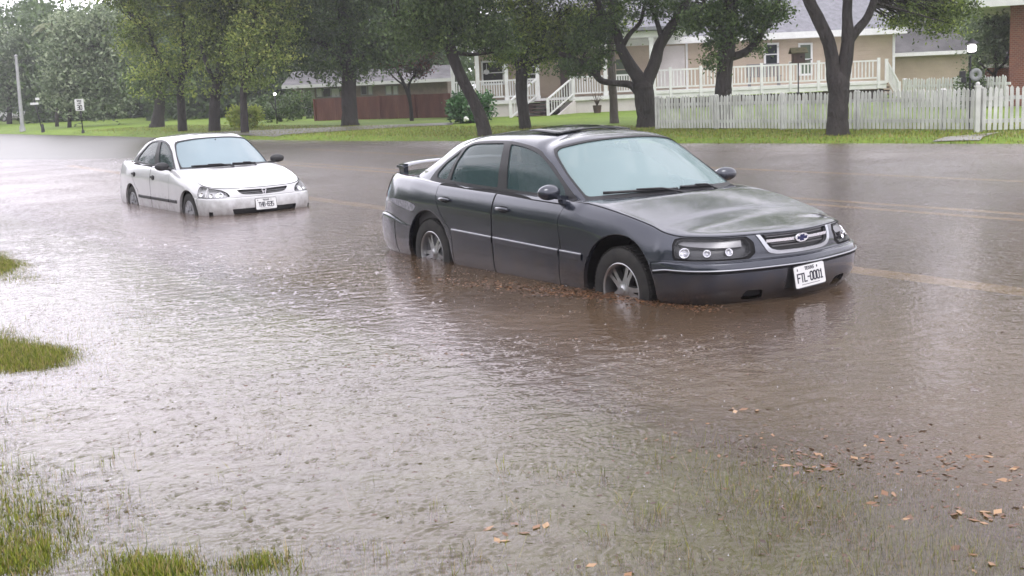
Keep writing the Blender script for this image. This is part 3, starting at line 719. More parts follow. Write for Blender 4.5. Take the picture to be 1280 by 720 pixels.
        t.add(vs, fs); t.build(name, m, gb, smooth=False)
    bar(5.38, .021, .006, 'grille_bar', M_chrome, .86)
    for v in (4.9, 5.12, 5.68, 5.86): bar(v, .006, -.012, 'grille_slat', mat('grille_slat_grey', (.16, .16, .17), .35, .4), .7 + (v - 4.9) * .14)
    # bow-tie emblem
    e = MB(); p = S.P(0, 5.38)[0]; bx_ = p[0] + .010
    def prism(pts, x0, x1): n = len(pts); e.add([(x0, a, b) for a, b in pts] + [(x1, a, b) for a, b in pts], [tuple(range(n, 2 * n))] + [(i, (i + 1) % n, n + (i + 1) % n, n + i) for i in range(n)])
    def bow(s):
        pts = [(-.055, -.012), (-.020, -.012), (-.024, -.026), (.020, -.026), (.016, -.012), (.055, -.012), (.062, .012), (.024, .012), (.028, .026), (-.016, .026), (-.020, .012), (-.050, .012)]
        return [(a * s[0], b * s[1] + p[2]) for a, b in pts]
    e.mi = 0; el = [(.066 * math.cos(k * PI / 12), p[2] + .031 * math.sin(k * PI / 12)) for k in range(24)]; prism(el, bx_ - .004, bx_ + .003); e.mi = 1; prism(bow((.8, .85)), bx_, bx_ + .007)
    e.build('emblem', [M_chrome, mat('emblem_navy', (.012, .014, .07), .2)], gb)
    # side mouldings
    for s_ in (1, -1):
        for xa, xb in ((-.43, -.70), (-.73, -1.67), (-1.70, -2.36)):
            n = 14; xs = np.linspace(xa, xb, n); sec = []
            for x in xs:
                zm = .045 + .035 * min(1, max(0, (-x - .4) / 2)); y = S.P(*S.inv('xz', x, .50 + zm, (6, 12), (0, 6)))[0][1]
                sec += [(x, s_ * (y - .004), .462 + zm), (x, s_ * (y + .010), .468 + zm), (x, s_ * (y + .012), .512 + zm), (x, s_ * (y + .004), .526 + zm), (x, s_ * (y - .004), .528 + zm)]
            fs = []
            for i in range(n - 1):
                for k in range(4): fs.append((5 * i + k, 5 * i + k + 1, 5 * i + 6 + k, 5 * i + 5 + k))
            t = MB(); t.add(sec, fs); o = t.build('side_moulding', P_, root, smooth=True, sharp=30)
            t = MB(); t.tube([(x, s_ * (abs(sec[5 * i_ + 2][1]) - .003), sec[5 * i_ + 2][2] + .007) for i_, x in enumerate(xs)], .005, 6); t.build('trim_line', mat('trim_silver', (.4, .4, .42), .3, .6), o, smooth=True)
    # beltline trim, roof drip
    plate(root, Vector((1.018, 0, .455)), R(-8), 'FTL-0001', 'TEXAS', R(3))
    # lowered sunroof panel, tilted open
    t = MB(); n = 10; vs = []; fs = []
    for i in range(n + 1):
        for j in range(n + 1):
            x = -1.42 - .42 * i / n; y = -.40 + .80 * j / n; p = G.P(*G.inv('xy', x, min(abs(y), .55), (0, 12), (2.2, 4)))[0]; vs.append((x, y, p[2] + .006 + .012 * (i / n)))
    for i in range(n):
        for j in range(n): a = i * (n + 1) + j; fs.append((a, a + n + 1, a + n + 2, a + 1))
    t.add(vs, fs); o = t.build('sunroof', M_sunroof, root, smooth=True); sm = o.modifiers.new('solid', 'SOLIDIFY'); sm.thickness = .012
    # boot spoiler on three feet
    t = MB(); n = 16; vs = []; fs = []
    for i in range(n + 1):
        y = -.70 + 1.40 * i / n; e_ = abs(y) / .7; xo = -3.80 + .10 * e_**3; z = 1.125 - .035 * e_**4
        for (a, b) in ((.075, -.004), (.03, .014), (-.05, .020), (-.085, .012), (-.08, -.006), (0, -.012)): vs.append((xo + a, y, z + b))
    for i in range(n):
        for k in range(6): fs.append((6 * i + k, 6 * i + (k + 1) % 6, 6 * i + 6 + (k + 1) % 6, 6 * i + 6 + k))
    fs += [tuple(range(6)), tuple(reversed(range(6 * n, 6 * n + 6)))]
    t.add(vs, fs)
    for y in (-.66, .66, 0): t.box((-3.77 + (.06 if y else 0), y, 1.07), (.10, .05 if y else .12, .10))
    t.build('spoiler', P_, root, smooth=True, sharp=40)
    # fuel-door style rear quarter badge
    for s_ in (1, -1):
        p = G.P(9.15, .35)[0]; t = MB(); t.box((p[0], s_ * (p[1] + .005), p[2]), (.05, .006, .03)); t.build('quarter_badge', M_chrome, root, bevel=.002)
    # black cowl strip under the windscreen
    t = MB(); U = np.linspace(0, 2.6, 20); 
    for s_ in (1, -1):
        A = G.P(U, np.zeros(20)) + [.0, 0, .004]; B_ = A + np.array([.085, 0, -.004]); 
        if s_ < 0: A = A * [1, -1, 1]; B_ = B_ * [1, -1, 1]
        t.add([tuple(p) for p in A] + [tuple(p) for p in B_], [(i, i + 1, 20 + i + 1, 20 + i) for i in range(19)])
    t.build('cowl_panel', M_black, root, smooth=True)
IMP = dict(body=imp_body, green=imp_green, loc=(1.5535, 8.9706, -.292), yaw=-.9886, hub=.328, arch=.425, wb=2.807, wid=.927,
  doors=[('fdoor', [(-.74, .26), (-.70, .60), (-.68, .92), (-1.15, .935), (-1.675, .955), (-1.68, .26)]), ('rdoor', [(-1.695, .26), (-1.692, .957), (-2.2, .968), (-2.66, .980), (-2.66, .86), (-2.57, .74), (-2.40, .60), (-2.36, .26)])],
  regs=imp_regs, gregs=imp_gregs, special=['hood', 'trunk', 'front_bumper', 'rear_bumper', 'intake', 'platebay', 'headlight', 'headlight_top', 'grille_frame', 'grille', 'taillight', 'pale_area'],
  handles={'fdoor': (-1.52, .835), 'rdoor': (-2.48, .858)}, handle_style='bar', paint=M_greypaint,
  glazing=[('windscreen', 'windscreen', M_windscreen, True), ('side_window', 'side_front', M_sideglass, False), ('side_window', 'side_rear', M_sideglass, False), ('quarter_window', 'side_quarter', M_sideglass, False), ('rear_window', 'backlight', M_sideglass, True)],
  zseat=.50, xdash=-.52, xseat=-1.40, belt=.95, rvm=(-1.12, 0, 1.30), cy=.79, tw=.225, rr=.202, alloy=True, spin=(1.2, 2.1), mirror=(-.80, .95, 1.02), mirmat=M_greypaint,
  wipers=[(.1, .06, 1.7, .16, -1), (.9, .05, .0, .10, 1)], finish=imp_finish, label='dark grey four-door sedan with alloy wheels, standing in floodwater in the foreground')
# ---------------------------------------------------------------- the white sedan
civ_body = [
 [(.68,0,.19),(.775,0,.30),(.795,0,.43),(.785,0,.525),(.768,0,.54),(.755,0,.585),(.735,0,.655),(.71,0,.672),(.69,0,.68),(.67,0,.686)],
 [(.66,.33,.19),(.755,.34,.30),(.775,.34,.43),(.765,.34,.525),(.748,.335,.54),(.735,.33,.585),(.705,.31,.655),(.68,.30,.674),(.65,.15,.685),(.63,0,.692)],
 [(.60,.56,.19),(.69,.58,.30),(.71,.585,.43),(.70,.58,.525),(.68,.57,.54),(.66,.555,.585),(.61,.52,.66),(.57,.49,.684),(.54,.25,.70),(.52,0,.708)],
 [(.49,.71,.19),(.575,.735,.30),(.59,.74,.43),(.58,.735,.525),(.56,.725,.54),(.535,.705,.59),(.47,.655,.675),(.42,.61,.70),(.40,.31,.725),(.38,0,.735)],
 [(.36,.78,.19),(.42,.80,.30),(.425,.805,.43),(.42,.80,.525),(.40,.795,.54),(.37,.78,.60),(.31,.725,.705),(.28,.68,.73),(.26,.34,.76),(.25,0,.77)],
 [(.30,.80,.19),(.30,.825,.30),(.30,.832,.43),(.295,.83,.525),(.29,.825,.545),(.26,.81,.62),(.18,.75,.74),(.15,.70,.765),(.13,.36,.795),(.12,0,.805)],
 [(0,.81,.19),(0,.84,.30),(0,.85,.44),(0,.85,.53),(0,.85,.55),(0,.84,.65),(-.02,.775,.785),(-.06,.715,.812),(-.05,.38,.838),(-.05,0,.848)],
 [(-.37,.81,.18),(-.37,.84,.30),(-.37,.85,.45),(-.37,.852,.53),(-.37,.852,.555),(-.37,.85,.68),(-.37,.785,.845),(-.36,.72,.872),(-.28,.38,.892),(-.24,0,.897)],
 [(-.72,.81,.18),(-.72,.84,.30),(-.72,.852,.46),(-.72,.852,.53),(-.72,.852,.56),(-.72,.85,.70),(-.70,.79,.885),(-.66,.72,.908),(-.40,.38,.915),(-.31,0,.92)],
 [(-1.58,.81,.18),(-1.58,.84,.30),(-1.58,.852,.46),(-1.58,.852,.53),(-1.58,.852,.56),(-1.58,.85,.71),(-1.58,.80,.91),(-1.58,.735,.93),(-1.58,.4,.92),(-1.58,0,.92)],
 [(-2.24,.81,.18),(-2.24,.84,.30),(-2.24,.85,.46),(-2.24,.85,.53),(-2.24,.85,.56),(-2.24,.848,.72),(-2.24,.795,.925),(-2.24,.73,.945),(-2.24,.4,.92),(-2.24,0,.92)],
 [(-2.62,.81,.18),(-2.62,.84,.30),(-2.62,.848,.46),(-2.62,.848,.53),(-2.62,.848,.56),(-2.62,.845,.73),(-2.62,.785,.935),(-2.62,.72,.955),(-2.7,.4,.93),(-2.7,0,.93)],
 [(-2.99,.80,.20),(-2.99,.83,.31),(-2.99,.838,.46),(-2.99,.838,.53),(-2.99,.836,.56),(-2.99,.83,.74),(-2.99,.765,.945),(-3.02,.69,.965),(-3.10,.36,.975),(-3.12,0,.975)],
 [(-3.32,.77,.23),(-3.34,.80,.33),(-3.35,.81,.46),(-3.34,.80,.54),(-3.33,.795,.56),(-3.33,.785,.75),(-3.32,.71,.95),(-3.34,.64,.972),(-3.36,.32,.98),(-3.37,0,.98)],
 [(-3.50,.67,.23),(-3.56,.70,.33),(-3.57,.71,.46),(-3.56,.70,.55),(-3.54,.69,.57),(-3.53,.67,.75),(-3.50,.58,.94),(-3.50,.52,.968),(-3.51,.26,.98),(-3.51,0,.98)],
 [(-3.56,.36,.23),(-3.63,.38,.33),(-3.64,.38,.46),(-3.63,.38,.55),(-3.60,.36,.57),(-3.59,.35,.75),(-3.56,.31,.94),(-3.55,.27,.968),(-3.54,.14,.978),(-3.54,0,.98)],
 [(-3.58,0,.23),(-3.65,0,.33),(-3.66,0,.46),(-3.65,0,.55),(-3.62,0,.57),(-3.61,0,.75),(-3.575,0,.94),(-3.56,0,.968),(-3.55,0,.976),(-3.545,0,.98)]]
civ_green = [
 [(-.30,0,.912),(-.66,0,1.13),(-1.03,0,1.332),(-1.14,0,1.362),(-1.28,0,1.377)],
 [(-.36,.37,.908),(-.71,.335,1.125),(-1.06,.29,1.325),(-1.17,.16,1.36),(-1.32,0,1.379)],
 [(-.58,.64,.895),(-.88,.585,1.108),(-1.15,.50,1.300),(-1.24,.28,1.354),(-1.38,0,1.381)],
 [(-.70,.715,.892),(-.98,.645,1.11),(-1.26,.548,1.292),(-1.33,.30,1.358),(-1.44,0,1.383)],
 [(-1.04,.73,.905),(-1.18,.67,1.13),(-1.40,.565,1.318),(-1.44,.31,1.367),(-1.52,0,1.386)],
 [(-1.50,.735,.918),(-1.54,.678,1.145),(-1.58,.575,1.332),(-1.59,.31,1.374),(-1.62,0,1.389)],
 [(-1.64,.735,.922),(-1.66,.678,1.146),(-1.68,.575,1.333),(-1.69,.31,1.375),(-1.70,0,1.389)],
 [(-2.10,.73,.935),(-2.06,.668,1.142),(-2.0,.565,1.322),(-1.98,.31,1.368),(-1.95,0,1.385)],
 [(-2.48,.715,.948),(-2.36,.65,1.135),(-2.22,.548,1.302),(-2.17,.30,1.354),(-2.12,0,1.376)],
 [(-2.92,.68,.962),(-2.70,.62,1.125),(-2.42,.525,1.275),(-2.33,.28,1.342),(-2.26,0,1.366)],
 [(-3.06,.58,.968),(-2.84,.545,1.13),(-2.56,.47,1.28),(-2.41,.26,1.335),(-2.32,0,1.36)],
 [(-3.12,.31,.972),(-2.90,.30,1.138),(-2.62,.27,1.298),(-2.45,.15,1.338),(-2.36,0,1.358)],
 [(-3.14,0,.972),(-2.92,0,1.142),(-2.64,0,1.303),(-2.47,0,1.34),(-2.38,0,1.357)]]
civ_body = fair(civ_body).tolist(); civ_green = fair_roof(civ_green)
def civ_regs(S):
    r = [('hood_gap', [(0, 6.0), (3.9, 6.0), (5.0, 6.35), (8.0, 6.5), (8.05, 9.3), (0, 9.3)]), ('hood', [(0, 6.18), (3.85, 6.2), (5.0, 6.5), (7.93, 6.62), (7.96, 9.3), (0, 9.3)])]
    r += [('trunk_gap', [(12.1, 6.8), (13.6, 6.6), (14.4, 5.1), (16.1, 5.1), (16.1, 9.3), (12.1, 9.3)]), ('trunk', [(12.14, 6.9), (13.62, 6.7), (14.42, 5.2), (16.1, 5.2), (16.1, 9.3), (12.14, 9.3)])]
    r += [('bumper_gap', [(0, -.1), (4.75, -.1), (4.75, 4.05), (0, 4.05)]), ('front_bumper', [(0, -.1), (4.70, -.1), (4.70, 3.9), (0, 3.9)])]
    r += [('rbumper_gap', [(12.6, -.1), (16.1, -.1), (16.1, 4.05), (12.6, 4.05)]), ('rear_bumper', [(12.64, -.1), (16.1, -.1), (16.1, 3.93), (12.64, 3.93)])]
    r += [('intake', roundp([(0, .75), (1.25, .80), (1.42, 1.0), (1.5, 1.62), (0, 1.62)], [0, .1, .1, .1, 0])), ('fog', roundp([(2.35, .95), (3.1, 1.0), (3.1, 1.45), (2.35, 1.45)], .15)), ('fog_slot', [(2.75, .98), (3.1, 1.0), (3.1, 1.43), (2.75, 1.42)])]
    hl = [(1.55, 4.35), (2.4, 4.15), (3.3, 4.12), (4.35, 4.2), (4.55, 4.7), (4.45, 5.4), (4.1, 5.95), (3.2, 5.95), (2.2, 5.8), (1.7, 5.25)]
    hin = [(1.68, 4.45), (2.4, 4.28), (3.3, 4.26), (4.28, 4.34), (4.44, 4.75), (4.35, 5.35), (4.05, 5.83), (3.2, 5.83), (2.25, 5.68), (1.8, 5.2)]
    r += [('headlight_gap', roundp(hl, .3, 3)), ('headlight', roundp(hin, .3, 3))]
    r += [('grille', roundp([(0, 4.5), (.85, 4.7), (1.28, 5.75), (0, 5.6)], [0, .25, .15, 0], 3))]
    r += [('taillight', [(13.4, 4.8), (14.9, 4.8), (14.9, 6.1), (13.4, 6.1)])]
    return r
def civ_gregs(G):
    r = [('windscreen_trim', [(0, -.05), (2.45, -.05), (2.55, 1.0), (2.42, 1.9), (2.1, 1.99), (0, 2.01)]), ('windscreen', roundp([(0, .13), (2.2, .15), (2.36, 1.0), (2.2, 1.76), (1.95, 1.88), (0, 1.91)], [0, .12, .1, .3, .25, 0], 3))]
    r += [('side_trim', [(3.1, .0), (8.75, .0), (8.78, .35), (8.55, 1.1), (8.15, 1.6), (7.6, 1.80), (6.5, 1.87), (5.0, 1.86), (4.2, 1.80), (3.5, 1.62), (3.2, 1.2)])]
    r += [('side_front', roundp([(3.4, .12), (4.9, .12), (5.05, 1.70), (4.4, 1.66), (3.8, 1.45), (3.42, 1.0), (3.32, .45)], [.15, .03, .12, .3, .3, .3, .3], 3))]
    r += [('side_rear', roundp([(6.15, .12), (8.35, .12), (8.40, .5), (8.2, 1.1), (7.9, 1.5), (7.2, 1.68), (6.1, 1.72)], [.03, .2, .1, .25, .3, .2, .1], 3))]
    r += [('backlight_trim', [(9.75, .1), (12.1, .1), (12.1, 1.95), (9.95, 1.9)]), ('backlight', roundp([(9.95, .2), (12.1, .2), (12.1, 1.87), (10.1, 1.8)], [.15, 0, 0, .15], 3))]
    return r
def civ_finish(root, S, cr, G, gr):
    P_ = M_whitepaint
    skin(cr, ['hood'], 'hood', P_, root); skin(cr, ['trunk'], 'trunk_lid', P_, root)
    fb = MB(); nr = []
    for s_ in (1, -1):
        piece(fb, cr, ['front_bumper', 'fog'], s_, 0, 0, nr); piece(fb, cr, ['intake'], s_, -.05, 1, nr); piece(fb, cr, ['fog_slot'], s_, -.02, 1, nr)
        fb.mi = 1; rimwall(fb, cr, ['intake', 'fog_slot'], s_, .05, 0, nr); fb.mi = 0
    fb.build('front_bumper', [P_, M_black], root, smooth=True, normals=nr)
    skin(cr, ['rear_bumper'], 'rear_bumper', P_, root)
    hs = mat('lamp_bezel_light', (.45, .45, .46), .35, .5)
    for s_ in (1, -1):
        h = MB(); nr = []; piece(h, cr, ['headlight'], s_, -.04, 0, nr); rimwall(h, cr, ['headlight'], s_, .04, 0, nr)
        hl = h.build('headlight', hs, root, smooth=True, normals=nr)
        for (u, v, r_, m) in ((2.25, 4.95, .045, M_reflector), (2.9, 4.95, .03, M_reflector), (3.9, 5.0, .032, M_amber if False else M_reflector)):
            p = S.P(u, v)[0]; n = S.N(u, v)[0]; n = n if n[0] > 0 else -n; d = Vector(n); c0 = Vector(p) - d * .036
            if s_ < 0: c0.y *= -1; d.y *= -1
            Mq = Matrix.Translation(c0) @ d.to_track_quat('Z', 'Y').to_matrix().to_4x4()
            k = MB(); k.lathe([(.0001, .002), (r_ * .35, .003), (r_ * .7, .010), (r_, .024), (r_ * 1.12, .024), (r_ * 1.14, 0)], 16, Mq); k.ball(c0 + d * .012, r_ * .3, 5); k.build('reflector', m, hl, smooth=True, sharp=50)
        # divider between headlamp and corner lamp
        k = MB(); a = S.P(3.35, 4.3)[0]; b = S.P(3.25, 5.8)[0]; k.beam((a[0], a[1] * s_, a[2]), (b[0], b[1] * s_, b[2]), .014, .03); k.build('lamp_divider', P_, hl)
        k = MB(); nr2 = []; piece(k, cr, ['headlight'], s_, .002, 0, nr2); k.build('lens', M_lens, hl, smooth=True, normals=nr2)
        skin(cr, ['taillight'], 'taillight', M_red, root, (s_,), .004)
        # black rub strip along the doors
        for xa, xb in ((-.44, -.74), (-.77, -1.585), (-1.61, -2.20)):
            n = 12; xs = np.linspace(xa, xb, n); sec = []
            for x in xs:
                y = S.P(*S.inv('xz', x, .455, (6, 12), (0, 6)))[0][1]
                sec += [(x, s_ * (y - .004), .430), (x, s_ * (y + .014), .435), (x, s_ * (y + .014), .475), (x, s_ * (y - .004), .482)]
            fs = [(4 * i + k, 4 * i + k + 1, 4 * i + 5 + k, 4 * i + 4 + k) for i in range(n - 1) for k in range(3)] + [(0, 1, 2, 3), (4 * n - 4, 4 * n - 1, 4 * n - 2, 4 * n - 3)]
            t = MB(); t.add(sec, fs); t.build('side_moulding', M_black, root)
    g = MB(); nr = []
    for s_ in (1, -1): piece(g, cr, ['grille'], s_, -.03, 0, nr); rimwall(g, cr, ['grille'], s_, .03, 0, nr)
    gb = g.build('grille', M_black, root, smooth=True, normals=nr)
    for v in (4.85, 5.2):
        t = MB(); U = np.r_[-np.linspace(.95 + (v - 4.85) * .5, 0, 10)[:-1], np.linspace(0, .95 + (v - 4.85) * .5, 10)]; P = S.P(abs(U), np.full(len(U), v)); P[:, 1] *= np.sign(U)
        t.tube([(p[0] - .012, p[1], p[2]) for p in P], .004, 5); t.build('grille_slat', mat('slat_grey', (.2, .2, .21), .4), gb)
    p = S.P(0, 5.1)[0]; e = MB(); x = p[0] + .008; z = p[2] + .004
    for s_ in (-1, 1): e.beam((x, s_ * .024, z + .028), (x, s_ * .014, z - .026), .012, .008)
    e.beam((x, -.019, z), (x, .019, z), .008, .009); e.beam((x, -.034, z + .03), (x, -.034 + .016, z - .03), .005, .006); e.beam((x, .034, z + .03), (x, .034 - .016, z - .03), .005, .006); e.beam((x, -.03, z + .034), (x, .03, z + .034), .005, .006); e.beam((x, -.022, z - .033), (x, .022, z - .033), .005, .006)
    e.build('emblem', M_chrome, gb)
    plate(root, Vector((.800, 0, .425)), R(-6), 'THB-8Z5'.replace('Z', '3'), 'TEXAS')
    t = MB(); U = np.linspace(0, 2.5, 20)
    for s_ in (1, -1):
        A = G.P(U, np.zeros(20)) + [.0, 0, .004]; B_ = A + np.array([.05, 0, -.004])
        if s_ < 0: A = A * [1, -1, 1]; B_ = B_ * [1, -1, 1]
        t.add([tuple(p) for p in A] + [tuple(p) for p in B_], [(i, i + 1, 20 + i + 1, 20 + i) for i in range(19)])
    t.build('cowl_panel', M_black, root, smooth=True)
M_windscreen2 = glass_mat('windscreen_glass_clear', (.36, .47, .52), .62, .04, .75, 1.6)
M_sideglass2 = glass_mat('side_glass_clear', (.06, .10, .10), .5)
CIV = dict(body=civ_body, green=civ_green, loc=(-3.832, 16.873, -.305), yaw=-.9724, hub=.298, arch=.348, wb=2.62, wid=.852,
  doors=[('fdoor', [(-.80, .25), (-.75, .60), (-.73, .885), (-1.2, .905), (-1.595, .915), (-1.60, .25)]), ('rdoor', [(-1.615, .25), (-1.612, .918), (-2.1, .93), (-2.58, .938), (-2.55, .80), (-2.42, .68), (-2.26, .55), (-2.20, .25)])],
  regs=civ_regs, gregs=civ_gregs, special=['hood', 'trunk', 'front_bumper', 'rear_bumper', 'intake', 'fog', 'fog_slot', 'headlight', 'grille', 'taillight'],
  handles={'fdoor': (-1.46, .765), 'rdoor': (-2.40, .785)}, handle_style='flap', paint=M_whitepaint,
  glazing=[('windscreen', 'windscreen', M_windscreen2, True), ('side_window', 'side_front', M_sideglass2, False), ('side_window', 'side_rear', M_sideglass2, False), ('rear_window', 'backlight', M_sideglass2, True)],
  zseat=.45, xdash=-.52, xseat=-1.22, belt=.90, rvm=(-1.0, 0, 1.24), cy=.735, tw=.185, rr=.185, alloy=False, spin=(.2, .6), mirror=(-.80, .90, .955), mirmat=M_black,
  wipers=[(.1, .08, 1.6, .16, -1), (1.0, .08, .0, .13, 1)], finish=civ_finish, label='white four-door sedan with black door strips, parked behind the grey sedan in the flood')
# ================================================================ THE PLACE
T = Vector((math.cos(-.98857), math.sin(-.98857), 0)); NL = Vector((-T.y, T.x, 0))      # heading of the cars / across the road
def SL(x, y): return (-(x * T.x + y * T.y), x * NL.x + y * NL.y)
def XY(s, l): return (-s * T.x + l * NL.x, -s * T.y + l * NL.y)
def sstep(a, b, x): t = np.clip((x - a) / (b - a), 0, 1); return t * t * (3 - 2 * t)
EDGE_S = [-60, 8, 14, 22, 32, 42, 60, 85, 140, 320]; EDGE_L = [27, 22.6, 21.4, 19.7, 18.6, 17.2, 16.6, 15.4, 13.5, 10]
def far_edge(s): return np.interp(s, EDGE_S, EDGE_L)
_g = np.random.RandomState(3)
_waves = [(_g.uniform(-1, 1) * k, _g.uniform(-1, 1) * k, _g.uniform(0, 6.28), a) for k, a in ((1.1, .4), (1.9, .35), (3.1, .3), (4.7, .22), (7.5, .18), (11, .14), (.6, .5), (2.6, .3))]
def wob(x, y):
    r = 0
    for a, b, p, w in _waves: r = r + w * np.sin(a * x + b * y + p)
    return r / 1.6
# patches of turf that stand above the flood on the near verge: (s, lat, radius s, radius lat, strength)
PATCH = [(13.4, 1.9, 1.4, .5, 1.05), (8.3, 1.0, 1.0, .62, 1.15), (7.6, 1.45, .5, .28, .55), (6.6, .85, .5, .30, .22), (5.7, .50, .3, .2, .18), (4.8, .50, .3, .18, .22), (3.76, .98, .22, .18, 1.1), (3.62, 1.32, .17, .16, .85), (3.56, 1.64, .15, .10, .5), (4.15, .60, .22, .14, .5), (5.0, .75, .7, .38, .4), (4.4, .75, .5, .3, .45), (8.9, 2.3, .6, .3, .22), (11.0, 2.1, 1.2, .3, .15), (3.0, 1.75, .6, .25, .2), (2.6, 2.3, .6, .35, .18)]
def patch(s, l):
    r = 0
    for a, b, ra, rb, w in PATCH: r = r + w * np.exp(-(((s - a) / ra)**2 + ((l - b) / rb)**2))
    return r
def ground(s, l):
    """height of the land above the flood level; s runs away along the road, l across it"""
    s = np.asarray(s, float); l = np.asarray(l, float); x, y = XY(s, l)
    E = far_edge(s)
    rise = .21 * sstep(24, 62, s)
    verge = -.058 + .02 * wob(x * 1.3, y * 1.3) + .056 * np.clip(patch(s, l), 0, 1.15) + .10 * sstep(.3, -3, l)
    q = np.clip((l - 4.35) / (E - .55 - 4.35), 0, 1)
    road = -.235 + .155 * np.sin(PI * np.clip(q, 0, 1)**.85) ** .8 + .07 * q + rise
    out = l - (E - .5 + .16 * wob(x * .5, y * .5))
    bank = -.14 + rise * .6 + .24 * sstep(0, 1.1, out) + .010 * np.clip(out - 1, 0, 30) + .02 * wob(x * .3, y * .3) * sstep(1, 5, out)
    far = .004 * np.clip(s - 85, 0, 400)
    z = np.where(l < 4.35, verge + (road - verge) * sstep(3.2, 4.4, l), np.where(out > 0, bank, road))
    hard = np.where((l > E - .55) & (out <= 0), road + (bank - road) * 0, z)
    return hard + far
def gz(x, y): s, l = SL(x, y); return float(ground(s, l))
def hit(px, py):
    """where the pixel's ray meets the land"""
    d = ray(px, py); t = 2.0
    for _ in range(4000):
        p = Vector((0, 0, CAM_H)) + d * t
        if p.z <= max(gz(p.x, p.y), 0): return p
        t += .02 + t * .001
    return p
def sheet(name, ss, ll, zoff, m, kind='structure', zfun=ground, extra=None):
    S_, L_ = np.meshgrid(ss, ll, indexing='ij')
    if extra is not None: L_ = extra(S_, L_)
    X, Y = XY(S_, L_); Z = zfun(S_, L_) + zoff
    n, k = S_.shape; me = bpy.data.meshes.new(name)
    i = np.arange(n - 1)[:, None] * k + np.arange(k - 1)[None]; F = np.stack([i, i + 1, i + k + 1, i + k], -1).reshape(-1, 4)
    me.from_pydata(np.stack([X, Y, Z], -1).reshape(-1, 3).tolist(), [], F.tolist()); me.materials.append(m)
    me.polygons.foreach_set('use_smooth', [True] * len(me.polygons)); me.update()
    if me.polygons[0].normal.z < 0: me.flip_normals()
    o = bpy.data.objects.new(name, me); COL.objects.link(o); tag(o, kind=kind); return o, S_, L_
def attr_node(m, nm):
    N, L, b = nodes(m); a = N.new('ShaderNodeAttribute'); a.attribute_name = nm; return a

# ---- ground materials
M_soil = mat('lawn', (.07, .12, .02), .8); N_, L_, b_ = nodes(M_soil)
n1 = nz(M_soil, .35, 5); r1 = ramp(M_soil, n1.outputs['Fac'], [(.25, (.12, .18, .022)), (.5, (.16, .25, .022)), (.75, (.20, .27, .032))])
n2 = nz(M_soil, 9, 4); mx = N_.new('ShaderNodeMixRGB'); mx.blend_type = 'MULTIPLY'; mx.inputs[0].default_value = .8; r2 = ramp(M_soil, n2.outputs['Fac'], [(.3, (.55, .55, .5)), (.65, (1.1, 1.1, 1.05))])
L_.new(r1.outputs[0], mx.inputs[1]); L_.new(r2.outputs[0], mx.inputs[2])
# muddy bottom where the land lies under water, driven by height only
geo = N_.new('ShaderNodeNewGeometry'); sx = N_.new('ShaderNodeSeparateXYZ'); L_.new(geo.outputs['Position'], sx.inputs[0])
mr = N_.new('ShaderNodeMapRange'); mr.inputs[1].default_value = -.11; mr.inputs[2].default_value = .015; L_.new(sx.outputs[2], mr.inputs[0])
n3 = nz(M_soil, 14, 4); md = ramp(M_soil, n3.outputs['Fac'], [(.3, (.09, .06, .035)), (.5, (.085, .066, .05)), (.7, (.10, .095, .05))])
mx2 = N_.new('ShaderNodeMixRGB'); L_.new(mr.outputs[0], mx2.inputs[0]); L_.new(md.outputs[0], mx2.inputs[1]); L_.new(mx.outputs[0], mx2.inputs[2]); L_.new(mx2.outputs[0], b_.inputs['Base Color'])
bp = N_.new('ShaderNodeBump'); bp.inputs['Strength'].default_value = .8; bp.inputs['Distance'].default_value = .06; L_.new(n2.outputs['Fac'], bp.inputs['Height']); L_.new(bp.outputs[0], b_.inputs['Normal'])
M_asph = noisy('wet_asphalt', (.055, .048, .043), (.095, .08, .068), .8, .28, .3, 60, spec=.5)
M_yellow = noisy('worn_yellow_paint', (.62, .45, .23), (.40, .29, .16), 2, .5)
M_conc = noisy('wet_concrete', (.20, .19, .18), (.30, .29, .27), 2, .4, .1, 40)

def nonuni(parts):
    out = []
    for a, b, st in parts: out += list(np.arange(a, b, st))
    return np.array(out + [parts[-1][1]])
sheet('ground', nonuni([(-60, -6, 6), (-6, 1, .5), (1, 16, .08), (16, 90, .8), (90, 420, 12)]), nonuni([(-160, -10, 10), (-10, -1, .6), (-1, 5, .07), (5, 14, 1.2), (14, 26, .25), (26, 60, 2), (60, 420, 20)]), 0, M_soil)
sheet('road', nonuni([(-60, 0, 4), (0, 130, 1), (130, 400, 10)]), np.linspace(0, 1, 40), .006, M_asph, extra=lambda s, q: 4.42 + (far_edge(s) - .6 - 4.42) * q)
for lat, w in ((7.75, .26), (11.08, .16), (11.52, .16), (14.8, .2)):
    sheet('road_marking', nonuni([(-30, 34, 1)]), np.linspace(lat - w / 2, lat + w / 2, 3), .016, M_yellow)
# driveway cutting across the far lawn, and the path at the gate
M_drive = noisy('wet_drive', (.085, .08, .075), (.14, .13, .12), 2, .45, .1, 40)
def ribbon(name, near, far, m, zo):
    a = [hit(*p) for p in near]; b = [hit(*p) for p in far]; n = 24; a = resample([tuple(p) for p in a], n); b = resample([tuple(p) for p in b], n); mb = MB(); vs = []
    for p, q in zip(a, b):
        for k in range(5):
            t = k / 4; x = p[0] + (q[0] - p[0]) * t; y = p[1] + (q[1] - p[1]) * t; vs.append((x, y, gz(x, y) + zo))
    mb.add(vs, [(5 * i + k, 5 * i + 5 + k, 5 * i + 6 + k, 5 * i + 1 + k) for i in range(n - 1) for k in range(4)])
    o = mb.build(name, m, smooth=True); tag(o, kind='structure')
    if o.data.polygons[0].normal.z < 0: o.data.flip_normals()
ribbon('driveway', [(345, 171.5), (420, 164.5), (500, 159.5), (566, 156.5)], [(250, 167), (400, 160), (500, 156), (566, 153.5)], M_drive, .02)
